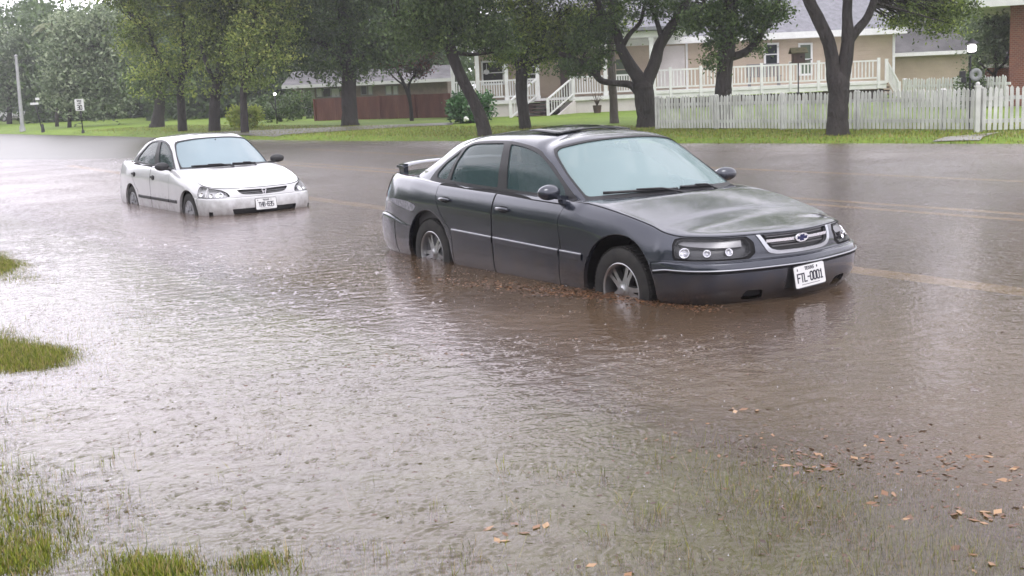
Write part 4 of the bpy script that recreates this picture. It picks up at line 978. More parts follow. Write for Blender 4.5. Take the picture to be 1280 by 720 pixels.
ribbon('path', [(1165, 178), (1222, 169)], [(1225, 177), (1250, 166)], M_conc, .02)

# ---- flood water
M_water = bpy.data.materials.new('flood_water'); M_water.use_nodes = True
N_ = M_water.node_tree.nodes; L_ = M_water.node_tree.links; N_.clear()
outn = N_.new('ShaderNodeOutputMaterial'); tc = N_.new('ShaderNodeTexCoord')
def math_(op, a, b=None, c=None):
    n = N_.new('ShaderNodeMath'); n.operation = op
    for i, v in enumerate((a, b, c)):
        if v is None: continue
        if isinstance(v, (int, float)): n.inputs[i].default_value = v
        else: L_.new(v, n.inputs[i])
    return n.outputs[0]
def rings(scale, k, width, seed):
    mp = N_.new('ShaderNodeMapping'); mp.inputs['Location'].default_value = (seed, seed * 1.7, 0); L_.new(tc.outputs['Object'], mp.inputs['Vector'])
    v = N_.new('ShaderNodeTexVoronoi'); v.voronoi_dimensions = '2D'; v.inputs['Scale'].default_value = scale; L_.new(mp.outputs[0], v.inputs['Vector'])
    sp = N_.new('ShaderNodeSeparateColor'); L_.new(v.outputs['Color'], sp.inputs[0])
    r0 = math_('MULTIPLY', sp.outputs[0], .42); d = math_('SUBTRACT', v.outputs['Distance'], r0)
    g = math_('DIVIDE', d, width); g = math_('MULTIPLY', g, g); g = math_('MULTIPLY', g, -1.0); g = math_('POWER', 2.718, g)
    w = math_('SINE', math_('MULTIPLY', d, k)); amp = math_('SUBTRACT', 1.0, sp.outputs[0]); 
    on = math_('GREATER_THAN', sp.outputs[1], .35)
    return math_('MULTIPLY', math_('MULTIPLY', math_('MULTIPLY', w, g), amp), on)
def wn(scale, detail, rough=.6, vs=None):
    n = N_.new('ShaderNodeTexNoise'); n.inputs['Scale'].default_value = scale; n.inputs['Detail'].default_value = detail; n.inputs['Roughness'].default_value = rough
    if vs:
        mp = N_.new('ShaderNodeMapping'); mp.inputs['Scale'].default_value = vs; mp.inputs['Rotation'].default_value = (0, 0, .4); L_.new(tc.outputs['Object'], mp.inputs['Vector']); L_.new(mp.outputs[0], n.inputs['Vector'])
    else: L_.new(tc.outputs['Object'], n.inputs['Vector'])
    return n.outputs['Fac']
h = math_('MULTIPLY', rings(2.6, 42, .11, 0),  .0030)
h = math_('ADD', h, math_('MULTIPLY', rings(5.5, 30, .14, 3.1), .0062))
h = math_('ADD', h, math_('MULTIPLY', rings(12, 22, .2, 7.7), .0052))
h = math_('ADD', h, math_('MULTIPLY', rings(26, 16, .25, 1.3), .0030))
h = math_('ADD', h, math_('MULTIPLY', wn(30, 4, .7), .0085))
pm = N_.new('ShaderNodeMapRange'); L_.new(wn(.45, 3), pm.inputs[0]); pm.inputs[1].default_value = .35; pm.inputs[2].default_value = .62; pm.inputs[3].default_value = .45; pm.inputs[4].default_value = 1.25
h = math_('MULTIPLY', h, pm.outputs[0])
h = math_('ADD', h, math_('MULTIPLY', wn(5, 4, .6, (1, 1.6, 1)), .036))
fa_ = N_.new('ShaderNodeAttribute'); fa_.attribute_name = 'far'; fm = N_.new('ShaderNodeMapRange'); L_.new(fa_.outputs['Fac'], fm.inputs[0]); fm.inputs[3].default_value = .10; fm.inputs[4].default_value = 1.0; h = math_('MULTIPLY', h, fm.outputs[0])
bmp = N_.new('ShaderNodeBump'); bmp.inputs['Strength'].default_value = 1.0; bmp.inputs['Distance'].default_value = 1.0; L_.new(h, bmp.inputs['Height'])
fr = N_.new('ShaderNodeFresnel'); fr.inputs['IOR'].default_value = 1.38; L_.new(bmp.outputs[0], fr.inputs['Normal'])
gl = N_.new('ShaderNodeBsdfGlossy'); gl.distribution = 'MULTI_GGX'; fr_r = N_.new('ShaderNodeMapRange'); L_.new(fa_.outputs['Fac'], fr_r.inputs[0]); fr_r.inputs[3].default_value = .08; fr_r.inputs[4].default_value = .24; L_.new(fr_r.outputs[0], gl.inputs['Roughness']); gl.inputs['Color'].default_value = (1, .97, 1, 1); L_.new(bmp.outputs[0], gl.inputs['Normal'])
df = N_.new('ShaderNodeBsdfDiffuse'); cr_ = N_.new('ShaderNodeValToRGB'); L_.new(wn(.5, 4), cr_.inputs[0]); cr_.color_ramp.elements[0].position = .35; cr_.color_ramp.elements[0].color = (.098, .066, .042, 1); cr_.color_ramp.elements[1].position = .65; cr_.color_ramp.elements[1].color = (.155, .108, .070, 1); L_.new(cr_.outputs[0], df.inputs['Color'])
tr = N_.new('ShaderNodeBsdfTransparent'); tr.inputs['Color'].default_value = (.90, .86, .78, 1)
at_ = N_.new('ShaderNodeAttribute'); at_.attribute_name = 'murk'
m1 = N_.new('ShaderNodeMixShader'); L_.new(at_.outputs['Fac'], m1.inputs[0]); L_.new(tr.outputs[0], m1.inputs[1]); L_.new(df.outputs[0], m1.inputs[2])
m2 = N_.new('ShaderNodeMixShader'); L_.new(fr.outputs[0], m2.inputs[0]); L_.new(m1.outputs[0], m2.inputs[1]); L_.new(gl.outputs[0], m2.inputs[2]); L_.new(m2.outputs[0], outn.inputs['Surface'])
def grow_axis(parts):
    out = []
    for a, b, s0, s1 in parts:
        n = max(2, int(abs(b - a) / ((s0 + s1) / 2))); st = np.linspace(s0, s1, n); c = np.r_[0, np.cumsum(st)]; c = a + c / c[-1] * (b - a); out += list(c[:-1])
    return np.array(out + [parts[-1][1]])
ax_y = grow_axis([(-14, 2.4, 2, .5), (2.4, 7, .0095, .016), (7, 14.5, .016, .04), (14.5, 30, .04, .6), (30, 180, .6, 4)])
ax_x = grow_axis([(-140, -30, 6, 2), (-30, -6.4, 2, .06), (-6.4, -3, .02, .013), (-3, 3, .013, .013), (3, 6.4, .013, .02), (6.4, 30, .06, 1.5), (30, 90, 1.5, 5)])
WX, WY = np.meshgrid(ax_x, ax_y, indexing='xy'); WS, WL = SL(WX, WY); H_ = np.zeros_like(WX)
wr = np.random.RandomState(17); near = 1 - sstep(13, 26, WY) * 1.0
for k in range(30):                         # wind and rain chop, 6 to 40 cm long
    lam = np.exp(wr.uniform(np.log(.05), np.log(.24))); a = wr.uniform(-1.2, 1.2) + (PI if k % 2 else 0) + 1.2; kk_ = 2 * PI / lam; sl = .0075 + .004 * (lam < .1)
    H_ += sl / kk_ * np.sin(kk_ * (WX * math.cos(a) + WY * math.sin(a)) + wr.uniform(0, 6.28) + 1.4 * np.sin(1.3 * WX * math.sin(a * 3 + k) + .9 * WY + k))
H_ *= (.65 + .5 * wob(WX * .9, WY * .9))
def ringadd(cx, cy, Rr, A, lam, w):
    m = Rr + 2.2 * w; i0, i1 = np.searchsorted(ax_x, (cx - m, cx + m)); j0, j1 = np.searchsorted(ax_y, (cy - m, cy + m))
    if i1 - i0 < 2 or j1 - j0 < 2: return
    X = ax_x[i0:i1][None] - cx; Y = ax_y[j0:j1][:, None] - cy; r = np.sqrt(X * X + Y * Y)
    H_[j0:j1, i0:i1] += A * np.cos(2 * PI / lam * (r - Rr)) * np.exp(-((r - Rr) / w)**2)
for k in range(15000):
    cy = 2.5 + 15 * wr.rand()**1.3; cx = wr.uniform(-.62, .62) * (cy + 1.2); q = wr.rand()
    if q < .55: ringadd(cx, cy, 0, wr.uniform(.003, .0085), .046, wr.uniform(.010, .021))           # fresh splash: small crown or jet
    else: Rr = wr.uniform(.02, .16) if q < .965 else wr.uniform(.15, .30); ringadd(cx, cy, Rr, wr.uniform(.0016, .0036) * (1 - Rr * 2.2), wr.uniform(.022, .036), wr.uniform(.018, .034))
H_ *= near * sstep(2.0, 2.6, WY)
nyy, nxx = WX.shape; me = bpy.data.meshes.new('water'); me.vertices.add(nyy * nxx); me.vertices.foreach_set('co', np.stack([WX, WY, H_], -1).reshape(-1).astype(np.float32))
ii = (np.arange(nyy - 1)[:, None] * nxx + np.arange(nxx - 1)[None]).reshape(-1); Fq = np.stack([ii, ii + 1, ii + nxx + 1, ii + nxx], -1).astype(np.int32)
me.loops.add(Fq.size); me.loops.foreach_set('vertex_index', Fq.reshape(-1)); me.polygons.add(len(Fq)); me.polygons.foreach_set('loop_start', np.arange(0, Fq.size, 4, dtype=np.int32)); me.polygons.foreach_set('use_smooth', np.ones(len(Fq), bool)); me.update(calc_edges=True)
me.materials.append(M_water); wo = bpy.data.objects.new('water', me); COL.objects.link(wo); tag(wo, kind='structure')
dep = np.clip(-ground(WS, WL), 0, 1); murk = 1 - np.exp(-dep * 4.6); murk = np.clip(.10 + .90 * murk, 0, 1)
for nm_, val in (('murk', murk), ('far', np.maximum(sstep(7, 26, WY), sstep(6, 9, np.abs(WX))))):
    a_ = me.attributes.new(nm_, 'FLOAT', 'POINT'); a_.data.foreach_set('value', val.reshape(-1).astype(np.float32))

# ---- blades, leaves, drops as numpy-built meshes
def quads(name, C_, A, B, m, tint=None, tri=False, kind=None, parent=None):
    """faces spanned from centres C_ by half-vectors A and B (n,3)"""
    n = len(C_)
    if tri: V = np.stack([C_ - B, C_ + B, C_ + A], 1); k = 3
    else: V = np.stack([C_ - A, C_ - B * .9, C_ + A, C_ + B * .9], 1); k = 4
    me = bpy.data.meshes.new(name); me.vertices.add(n * k); me.vertices.foreach_set('co', V.reshape(-1).astype(np.float32))
    me.loops.add(n * k); me.loops.foreach_set('vertex_index', np.arange(n * k, dtype=np.int32)); me.polygons.add(n)
    me.polygons.foreach_set('loop_start', np.arange(0, n * k, k, dtype=np.int32)); me.update(calc_edges=True)
    if tint is not None: a = me.attributes.new('tint', 'FLOAT', 'POINT'); a.data.foreach_set('value', np.repeat(tint, k).astype(np.float32))
    me.materials.append(m); o = bpy.data.objects.new(name, me); COL.objects.link(o)
    if kind: tag(o, kind=kind)
    if parent: o.parent = parent
    return o
def leaf_mat(name, stops, trans=.3, rough=.5):
    m = bpy.data.materials.new(name); m.use_nodes = True; N = m.node_tree.nodes; L = m.node_tree.links; b = N['Principled BSDF']; o = N['Material Output']
    a = N.new('ShaderNodeAttribute'); a.attribute_name = 'tint'; r = N.new('ShaderNodeValToRGB'); L.new(a.outputs['Fac'], r.inputs[0])
    e = r.color_ramp.elements
    while len(e) < len(stops): e.new(.5)
    for i, (p, c) in enumerate(stops): e[i].position = p; e[i].color = (*c, 1)
    L.new(r.outputs[0], b.inputs['Base Color']); b.inputs['Roughness'].default_value = rough
    t = N.new('ShaderNodeBsdfTranslucent'); L.new(r.outputs[0], t.inputs['Color']); mx = N.new('ShaderNodeMixShader'); mx.inputs[0].default_value = trans
    L.new(b.outputs[0], mx.inputs[1]); L.new(t.outputs[0], mx.inputs[2]); L.new(mx.outputs[0], o.inputs['Surface']); return m
rg = np.random.RandomState(11)
M_blade = leaf_mat('grass_blade', [(0, (.06, .085, .012)), (.4, (.17, .21, .020)), (.75, (.32, .34, .04)), (.82, (.30, .22, .09)), (1, (.38, .30, .15))], .3)
def blades(name, s, l, h, w, lean, m=M_blade, label=None):
    x, y = XY(s, l); z = ground(s, l) - .004; n = len(s); az = rg.uniform(0, 6.28, n); ln = rg.uniform(0, lean, n)
    tip = np.stack([np.cos(az) * ln * h, np.sin(az) * ln * h, h], 1); wv = np.stack([-np.sin(az + rg.uniform(-1, 1, n)), np.cos(az), 0 * az], 1) * w[:, None]
    o = quads(name, np.stack([x, y, z], 1), tip, wv, m, rg.rand(n), tri=True, kind='stuff'); o['category'] = 'grass'; o['label'] = label; return o
def scatter(n, sr, lr, dens_):
    s = rg.uniform(*sr, n); l = rg.uniform(*lr, n); k = rg.rand(n) < dens_(s, l); return s[k], l[k]
# near verge: thick on the standing patches, scattered tips elsewhere
s1, l1 = scatter(1100000, (2.0, 16), (-.6, 2.8), lambda s, l: np.clip(patch(s, l) * 1.1 - .08 + .12 * wob(XY(s, l)[0] * 4, XY(s, l)[1] * 4) * (patch(s, l) > .08), 0, 1))
cl = rg.rand(900, 2) * [13, 3.6] + [2.2, .3]; ci = rg.randint(0, 900, 16000); s2 = cl[ci, 0] + rg.normal(0, .03, 16000); l2 = cl[ci, 1] + rg.normal(0, .022, 16000)
kk = rg.rand(16000) < np.clip(.85 - (l2 - .6) * .45 + .7 * (s2 < 4.0) * (l2 < 3.8), 0.0, 1) * (.35 + .65 * (s2 < 6.5)); s2, l2 = s2[kk], l2[kk]
s3, l3 = scatter(52000, (1.6, 4.6), (2.3, 4.0), lambda s, l: np.clip(.38 + 1.3 * wob(XY(s, l)[0] * 3.1, XY(s, l)[1] * 3.1), 0, .95) * sstep(.2, 1.5, XY(s, l)[0] + .5 * wob(XY(s, l)[0] * 1.5 + 9, XY(s, l)[1] * 1.5)))
ss_ = np.r_[s1, s2, s3]; ll_ = np.r_[l1, l2, l3]
hh = np.r_[rg.uniform(.018, .048, len(s1)), rg.uniform(.055, .105, len(s2)), rg.uniform(.045, .085, len(s3))]
blades('grass', ss_, ll_, hh, np.r_[rg.uniform(.0022, .0050, len(s1)), rg.uniform(.0018, .0038, len(s2) + len(s3))], .9, label='green turf poking up through the floodwater on the near verge')
# far lawn tufts
s4, l4 = scatter(260000, (6, 70), (14, 30), lambda s, l: np.clip((l > far_edge(s) - .25) * (l < far_edge(s) + 5.5) * np.clip(1.3 - s / 60, .25, 1), 0, 1))
blades('grass', s4, l4, rg.uniform(.03, .075, len(s4)), rg.uniform(.006, .014, len(s4)), .8, label='mown green lawn along the far side of the flooded road')
# floating leaves and twigs, with dark scraps standing in for splash shadows
M_leafdeb = leaf_mat('fallen_leaf', [(0, (.05, .028, .018)), (.45, (.13, .065, .035)), (.8, (.24, .12, .05)), (1, (.40, .25, .13))], .1, .4)
def litter():
    s = []; l = []; sz = []; tn = []
    def add(n, sr, lr, a, b, t0, t1): 
        s.append(rg.uniform(*sr, n)); l.append(rg.uniform(*lr, n)); sz.append(rg.uniform(a, b, n)); tn.append(rg.uniform(t0, t1, n))
    def blob(n, px, py, rs, rl, a, b, t0, t1):
        p = hit(px, py); q = SL(p.x, p.y); s.append(rg.normal(q[0], rs, n)); l.append(rg.normal(q[1], rl, n)); sz.append(rg.uniform(a, b, n)); tn.append(rg.uniform(t0, t1, n))
    add(1500, (2.2, 14), (1.2, 9), .004, .011, 0, .45)
    add(900, (2.4, 10), (.7, 4.4), .005, .013, 0, .4)  # dark scraps imitate the shadow specks of drop splashes
    add(420, (6.2, 9.6), (4.5, 5.3), .005, .012, 0, .5)
    for px in range(560, 880, 16): blob(30 + int((px - 560) * .35), px, 352 + (px - 560) * .095, .2, .08, .006, .017, .1, .75)
    blob(60, 500, 445, .16, .25, .006, .014, .2, .6)
    for px, py, n in ((1105, 552, 9), (1050, 575, 8), (1020, 585, 12), (1225, 640, 12), (1240, 652, 9), (930, 512, 6), (1205, 578, 6), (1160, 650, 4), (1235, 705, 5), (1270, 590, 5), (1100, 625, 5), (1000, 570, 8), (780, 712, 3), (650, 665, 8)):
        blob(n, px, py, .05, .07, .010, .023, .4, 1)
    for px in range(880, 1280, 14): blob(9, px, 562 + (px - 880) * .06, .18, .14, .005, .014, .15, .85)
    for px in range(960, 1280, 16): blob(7, px, 640, .25, .16, .004, .010, .05, .7)
    s_, l_, z_, t_ = map(np.concatenate, (s, l, sz, tn)); k = l_ < 12
    s_, l_, z_, t_ = s_[k], l_[k], z_[k], t_[k]; x, y = XY(s_, l_); n = len(x); az = rg.uniform(0, 6.28, n)
    A = np.stack([np.cos(az), np.sin(az), rg.uniform(-.2, .2, n)], 1) * z_[:, None] * 1.3; B = np.stack([-np.sin(az), np.cos(az), rg.uniform(-.35, .35, n)], 1) * z_[:, None] * .75
    o = quads('leaf_litter', np.stack([x, y, np.maximum(0, ground(s_, l_)) + z_ * .10], 1), A, B, M_leafdeb, t_, kind='stuff'); o['category'] = 'leaves'; o['label'] = 'brown leaves floating on the flooded road, with dark scraps imitating splash shadows'
litter()
# rain splashes
M_drop = mat('splash_drop', (.85, .87, .9), .1, 0, .8, alpha=.45)
def splashes():
    n = 6500; s = rg.uniform(1.8, 30, n); l = rg.uniform(.8, 17, n); x, y = XY(s, l); k = (ground(s, l) < -.02) & (y > 2.5); x, y = x[k], y[k]; V = []; F = []
    n = len(x); r = rg.uniform(.0010, .0034, n); hgt = r * rg.uniform(1.0, 2.6, n); z0 = rg.uniform(0, .02, n) * (rg.rand(n) < .4) + .002
    base = np.array([(1, 0, 0), (0, 1, 0), (-1, 0, 0), (0, -1, 0), (0, 0, 1), (0, 0, -.6)]); fc = np.array([(0, 1, 4), (1, 2, 4), (2, 3, 4), (3, 0, 4), (1, 0, 5), (2, 1, 5), (3, 2, 5), (0, 3, 5)])
    P = base[None] * np.stack([r, r, hgt], 1)[:, None] + np.stack([x, y, z0], 1)[:, None]; Fi = fc[None] + (np.arange(n) * 6)[:, None, None]
    me = bpy.data.meshes.new('rain_splash'); me.from_pydata(P.reshape(-1, 3).tolist(), [], Fi.reshape(-1, 3).tolist()); me.materials.append(M_drop)
    o = bpy.data.objects.new('rain_splash', me); COL.objects.link(o); tag(o, 'small bright splashes of rain all over the floodwater', 'raindrops', kind='stuff')
splashes()
# ================================================================ TREES
M_bark = noisy('wet_bark', (.018, .015, .013), (.040, .033, .029), 6, .7, 1.0, 14, vec_scale=(1, 1, .35), bdist=.09)
M_bark2 = noisy('pale_bark', (.07, .06, .052), (.12, .10, .09), 6, .7, .8, 14, vec_scale=(1, 1, .35), bdist=.09)
LEAF = dict(
 dark=leaf_mat('oak_leaf_dark', [(0, (0.038, 0.065, 0.025)), (.55, (0.082, 0.136, 0.038)), (1, (0.165, 0.234, 0.069))]),
 mid=leaf_mat('oak_leaf', [(0, (0.034, 0.052, 0.016)), (.5, (0.129, 0.189, 0.039)), (1, (0.363, 0.439, 0.091))]),
 light=leaf_mat('elm_leaf', [(0, (0.076, 0.113, 0.030)), (.5, (0.258, 0.348, 0.076)), (1, (0.575, 0.600, 0.167))]),
 grey=leaf_mat('grey_green_leaf', [(0, (0.094, 0.129, 0.069)), (.5, (0.176, 0.234, 0.129)), (1, (0.351, 0.399, 0.259))]),
 lime=leaf_mat('lime_leaf', [(0, (0.187, 0.259, 0.047)), (.5, (0.399, 0.493, 0.069)), (1, (0.600, 0.600, 0.141))]),
 bush=leaf_mat('glossy_shrub_leaf', [(0, (.02, .07, .02)), (.5, (.05, .14, .035)), (1, (.10, .22, .07))], .25, .3),
 red=leaf_mat('reddish_leaf', [(0, (.04, .045, .02)), (.7, (.10, .045, .03)), (1, (.20, .05, .035))]))
def px_m(Y): return F_PX / (Y / .985)
def limb_path(pts, Y):                      # [(px,py,radius_px[,dY])] -> 3D points and radii at world depth Y
    P = []; Rr = []
    for q in pts:
        dY = q[3] if len(q) > 3 else 0
        P.append(at(q[0], q[1], Y + dY)); Rr.append(q[2] / px_m(Y + dY))
    return P, Rr
def smooth_path(P, Rr, n=4):
    A = np.array([tuple(p) for p in P]); r = np.array(Rr); t = np.linspace(0, len(P) - 1, (len(P) - 1) * n + 1)
    Q = hermite(A, t); rr = np.interp(t, np.arange(len(P)), r)
    return [Vector(q) for q in Q], rr
def add_limb(mb, P, Rr, n=10, wobble=.016, seed=0):
    Q, rr = smooth_path(P, Rr); r = random.Random(seed)
    Q2 = [Q[0]] + [q + Vector((r.uniform(-1, 1), r.uniform(-1, 1), r.uniform(-.3, .3))) * wobble * rad * 2 for q, rad in zip(Q[1:], rr[1:])]
    mb.tube(Q2, [x * r.uniform(.97, 1.03) for x in rr], n); return Q2
def crown(root, name, clumps, Y, m, n_leaf, size, skeleton, seed, sub=None, spread=.38, twig=None, tint_shift=0.0, droop=.2):
    """clumps in image px at depth Y: (px, py, rx, ry[, dY[, weight]]) -> leaf clumps with gaps between"""
    g = np.random.RandomState(seed); cs = []; W = []
    for c in clumps:
        dY = c[4] if len(c) > 4 else 0; w = c[5] if len(c) > 5 else 1; p = at(c[0], c[1], Y + dY); k = px_m(Y + dY)
        rx, rz = c[2] / k, c[3] / k; cs.append((np.array(p), np.array([rx, max(rx * .8, .6), rz]))); W.append(rx * rz * w + .05)
    n_leaf = int(n_leaf * .72); W = np.array(W) / sum(W); nsub = sub or int(n_leaf / 60); ci = g.choice(len(cs), nsub, p=W); subc = []
    for i in ci:
        d = g.normal(size=3); d /= np.linalg.norm(d); subc.append(cs[i][0] + cs[i][1] * d * g.uniform(.25, 1)**.5)
    subc = np.array(subc); li = g.randint(0, nsub, n_leaf); sg = g.uniform(.5, 1.4, nsub) * spread
    C_ = subc[li] + g.normal(size=(n_leaf, 3)) * sg[li][:, None] * np.array([1, 1, .62])
    C_[:, 2] -= droop * np.abs(g.normal(size=n_leaf)) * .3
    A = g.normal(size=(n_leaf, 3)); A /= np.linalg.norm(A, axis=1, keepdims=True); B = np.cross(A, g.normal(size=(n_leaf, 3))); B /= np.linalg.norm(B, axis=1, keepdims=True)
    sz = g.uniform(.55, 1.25, n_leaf) * size; tint = np.clip(g.normal(.45, .2, n_leaf) + tint_shift + (g.rand(nsub)[li] - .5) * .75, 0, 1)
    quads(name, C_, A * sz[:, None], B * sz[:, None] * .55, m, tint, parent=root)
    # twigs that carry the clumps
    if skeleton:
        tw = MB(); sk = [s for s in skeleton]; r = random.Random(seed)
        for c in subc[:(twig if twig is not None else min(130, nsub))]:
            c = Vector(c); b = min(sk, key=lambda q: (q - c).length)
            if (b - c).length > 7: continue
            mid = (b + c) / 2 + Vector((r.uniform(-.3, .3), r.uniform(-.3, .3), r.uniform(-.1, .35))); d = (b - c).length
            tw.tube([b, mid, c], [.015 + .012 * d, .012 + .006 * d, .008], 4, cap=False)
        if tw.v: tw.build('branches', M_bark, root, smooth=True)
def tree(name, label, cat, basepx, limbs, clumps, leaf, n_leaf, size, seed, group=None, bark=None, Y=None, top=None, **k):
    b = hit(*basepx) if Y is None else at(basepx[0], basepx[1], Y)
    if Y is not None: b.z = gz(b.x, b.y)
    Y = b.y; root = empty(name, b, 0, label, cat, group)
    mb = MB(); sk = []
    for j, lm in enumerate(limbs):
        P, Rr = limb_path(lm, Y)
        if j == 0:
            P[0] = Vector((P[0].x, P[0].y, b.z - .15)); Rr[0] *= 1.25
            P.insert(1, P[0].lerp(P[1], .12)); Rr.insert(1, Rr[0] * .86)
        sk += add_limb(mb, P, Rr, 12 if j == 0 else 8, seed=seed * 31 + j)
    if mb.v:
        o = mb.build('trunk', bark or M_bark, root, smooth=True); 
    vis = [s for s in sk]
    crown(root, 'crown', clumps, Y, LEAF[leaf], n_leaf, size, vis, seed, **k)
    for ch in root.children: ch.matrix_parent_inverse = Matrix.Translation(-b)
    if top:                                   # the part of the crown above the picture: bigger leaves, it is there for light and reflections
        g = np.random.RandomState(seed + 5); n = top[4] if len(top) > 4 else 5000; cx, rx, zc, rz = top[:4]
        nsub = 80; d = g.normal(size=(nsub, 3)); d /= np.linalg.norm(d, axis=1, keepdims=True); sc = np.array([cx, Y, zc]) + d * np.array([rx, rx * .85, rz]) * g.uniform(.3, 1, (nsub, 1))**.5
        li = g.randint(0, nsub, n); C_ = sc[li] + g.normal(size=(n, 3)) * .55
        A = g.normal(size=(n, 3)); A /= np.linalg.norm(A, axis=1, keepdims=True); B = np.cross(A, g.normal(size=(n, 3))); B /= np.linalg.norm(B, axis=1, keepdims=True)
        zmin = 1.555 + 118 / px_m(Y) + .1; C_[:, 2] = np.maximum(C_[:, 2], zmin + g.rand(n) * .8)
        sz = g.uniform(.6, 1.3, n) * size * 2.0
        o = quads('upper_crown', C_, A * sz[:, None], B * sz[:, None] * .6, LEAF[leaf], np.clip(g.normal(.45, .2, n), 0, 1), parent=root); o.matrix_parent_inverse = Matrix.Translation(-b)
    return root
def X_at(px, Y): return at(px, 0, Y).x

# -- left roadside group
tree('street_tree', 'leafy pale green tree behind the white car roof, leftmost trunk of a row of three', 'tree', (228, 164), [[(228, 164, 5.5), (227, 140, 5), (225, 110, 4.5), (232, 70, 4), (228, 20, 3), (226, -30, 2)], [(225, 110, 3), (205, 85, 2.2), (190, 50, 1.6)], [(229, 95, 2.5), (250, 70, 2), (262, 40, 1.4)]],
     [(175, 20, 38, 26), (205, 8, 45, 22), (240, 30, 38, 30), (165, 48, 26, 18), (190, 62, 30, 18), (215, 85, 22, 16), (250, 72, 22, 20), (178, 98, 16, 16, -1, 1.4), (190, 112, 14, 9, -1), (230, 112, 14, 10, 0, .5), (160, -25, 50, 25), (230, -30, 55, 28)], 'light', 26000, .085, 21, 'trees in the far roadside row', top=(X_at(215, 52), 5, 7.0, 1.6, 3500), spread=.33)
tree('street_tree', 'leafy tree with a thick dark trunk, middle of the three behind the white car', 'tree', (268, 164), [[(268, 164, 7), (268, 140, 6.5), (270, 115, 6), (276, 80, 5), (285, 30, 4), (290, -30, 2.5)], [(271, 108, 3.2), (258, 80, 2.5), (250, 50, 2)]],
     [(275, 30, 36, 30), (262, 62, 24, 20), (290, 75, 26, 22), (275, 100, 20, 14, 0, .6), (300, 25, 35, 30), (280, -20, 50, 28)], 'mid', 17000, .09, 22, 'trees in the far roadside row', top=(X_at(280, 50), 4.5, 7.0, 1.6, 3000), spread=.35)
tree('street_tree', 'leafy tree with a slim straight trunk, rightmost of the three beside the white car windscreen', 'tree', (306, 166), [[(306, 166, 5), (305, 140, 4.5), (304, 110, 4), (308, 70, 3.2), (318, 20, 2.5), (322, -30, 2)], [(305, 100, 2.2), (325, 75, 1.7), (345, 50, 1.2)]],
     [(318, 40, 32, 26), (340, 62, 26, 20), (310, 72, 22, 18), (320, 98, 20, 12, 0, .8), (345, 20, 32, 24), (298, 118, 12, 9, 0, .35), (330, -20, 45, 26)], 'light', 17000, .08, 23, 'trees in the far roadside row', top=(X_at(325, 45), 4, 6.6, 1.5, 3000), spread=.32)
tree('live_oak', 'dark spreading oak with a broad trunk in front of the red board fence', 'tree', (437, 157), [[(437, 157, 11), (437, 140, 9.5), (436, 110, 9), (437, 80, 8), (430, 40, 7), (425, -30, 5)], [(436, 88, 5), (415, 62, 4), (385, 45, 3)], [(438, 84, 5), (462, 58, 4), (490, 40, 3)]],
     [(400, 20, 55, 34), (365, 42, 34, 28), (440, 45, 42, 30), (480, 35, 40, 34), (520, 20, 40, 30), (395, 74, 26, 15), (430, 90, 32, 12), (470, 74, 28, 15), (355, 78, 20, 16, 0, .7), (420, -20, 90, 30), (510, 55, 26, 16, 0, .8)], 'dark', 34000, .09, 24, top=(X_at(440, 49), 8, 7.0, 1.9, 6000), spread=.36)
tree('crepe_myrtle', 'slender twin-stemmed tree with reddish leaves before the red fence and grey roof', 'tree', (515, 151), [[(515, 151, 2.4), (513, 130, 2.2), (505, 105, 2), (497, 88, 1.5), (490, 70, 1.1)], [(513, 128, 1.7), (511, 108, 1.5), (520, 92, 1.2), (532, 80, .8)], [(507, 108, 1.2), (496, 100, 1), (486, 90, .7)]],
     [(500, 68, 24, 12), (520, 82, 18, 9), (488, 78, 12, 8), (530, 70, 18, 10), (508, 90, 12, 6, 0, .5)], 'red', 3600, .075, 25, spread=.22)
tree('live_oak', 'oak with a slanting curved trunk rising left beside the grey car roof', 'tree', (606, 170), [[(607, 171, 9.5), (602, 150, 8), (590, 122, 7.2), (576, 95, 7), (566, 70, 7), (560, 45, 7), (560, 10, 6), (565, -40, 4)], [(566, 68, 4.5), (548, 48, 3.5), (520, 35, 2.6), (495, 28, 1.8)], [(568, 66, 3), (590, 68, 2.2), (612, 66, 1.6), (628, 60, 1)], [(560, 40, 4), (585, 20, 3), (600, -10, 2.4)]],
     [(540, 22, 42, 26), (570, 8, 48, 22), (515, 42, 28, 18), (600, 28, 34, 24), (548, 46, 30, 12), (596, 50, 26, 10), (620, 42, 22, 16), (490, 30, 24, 18), (570, -25, 80, 24), (632, 60, 12, 6, 0, .5)], 'dark', 30000, .062, 26, top=(X_at(565, 33), 4.5, 5.5, 1.0, 2500), spread=.27)
tree('live_oak', 'small oak with an upright trunk standing in front of the porch steps', 'tree', (656, 161), [[(657, 162, 8), (655, 145, 7), (652, 120, 7.2), (652, 95, 7.5), (654, 70, 6.5), (660, 40, 5), (664, -10, 4)], [(652, 90, 4), (640, 70, 3.2), (625, 50, 2.4)], [(654, 84, 4), (675, 75, 3), (700, 68, 2.2), (720, 66, 1.6)], [(656, 66, 3), (676, 45, 2.4), (696, 20, 2)]],
     [(640, 45, 30, 26), (665, 30, 36, 28), (655, 62, 30, 12), (632, 72, 14, 7, 0, .6), (690, 42, 30, 22), (685, 68, 24, 9), (712, 54, 20, 16), (660, 82, 12, 5, 0, .3), (650, -5, 60, 22), (720, 30, 26, 26)], 'mid', 26000, .062, 27, top=(X_at(665, 35), 3.5, 5.6, 1.0, 2000), spread=.27)
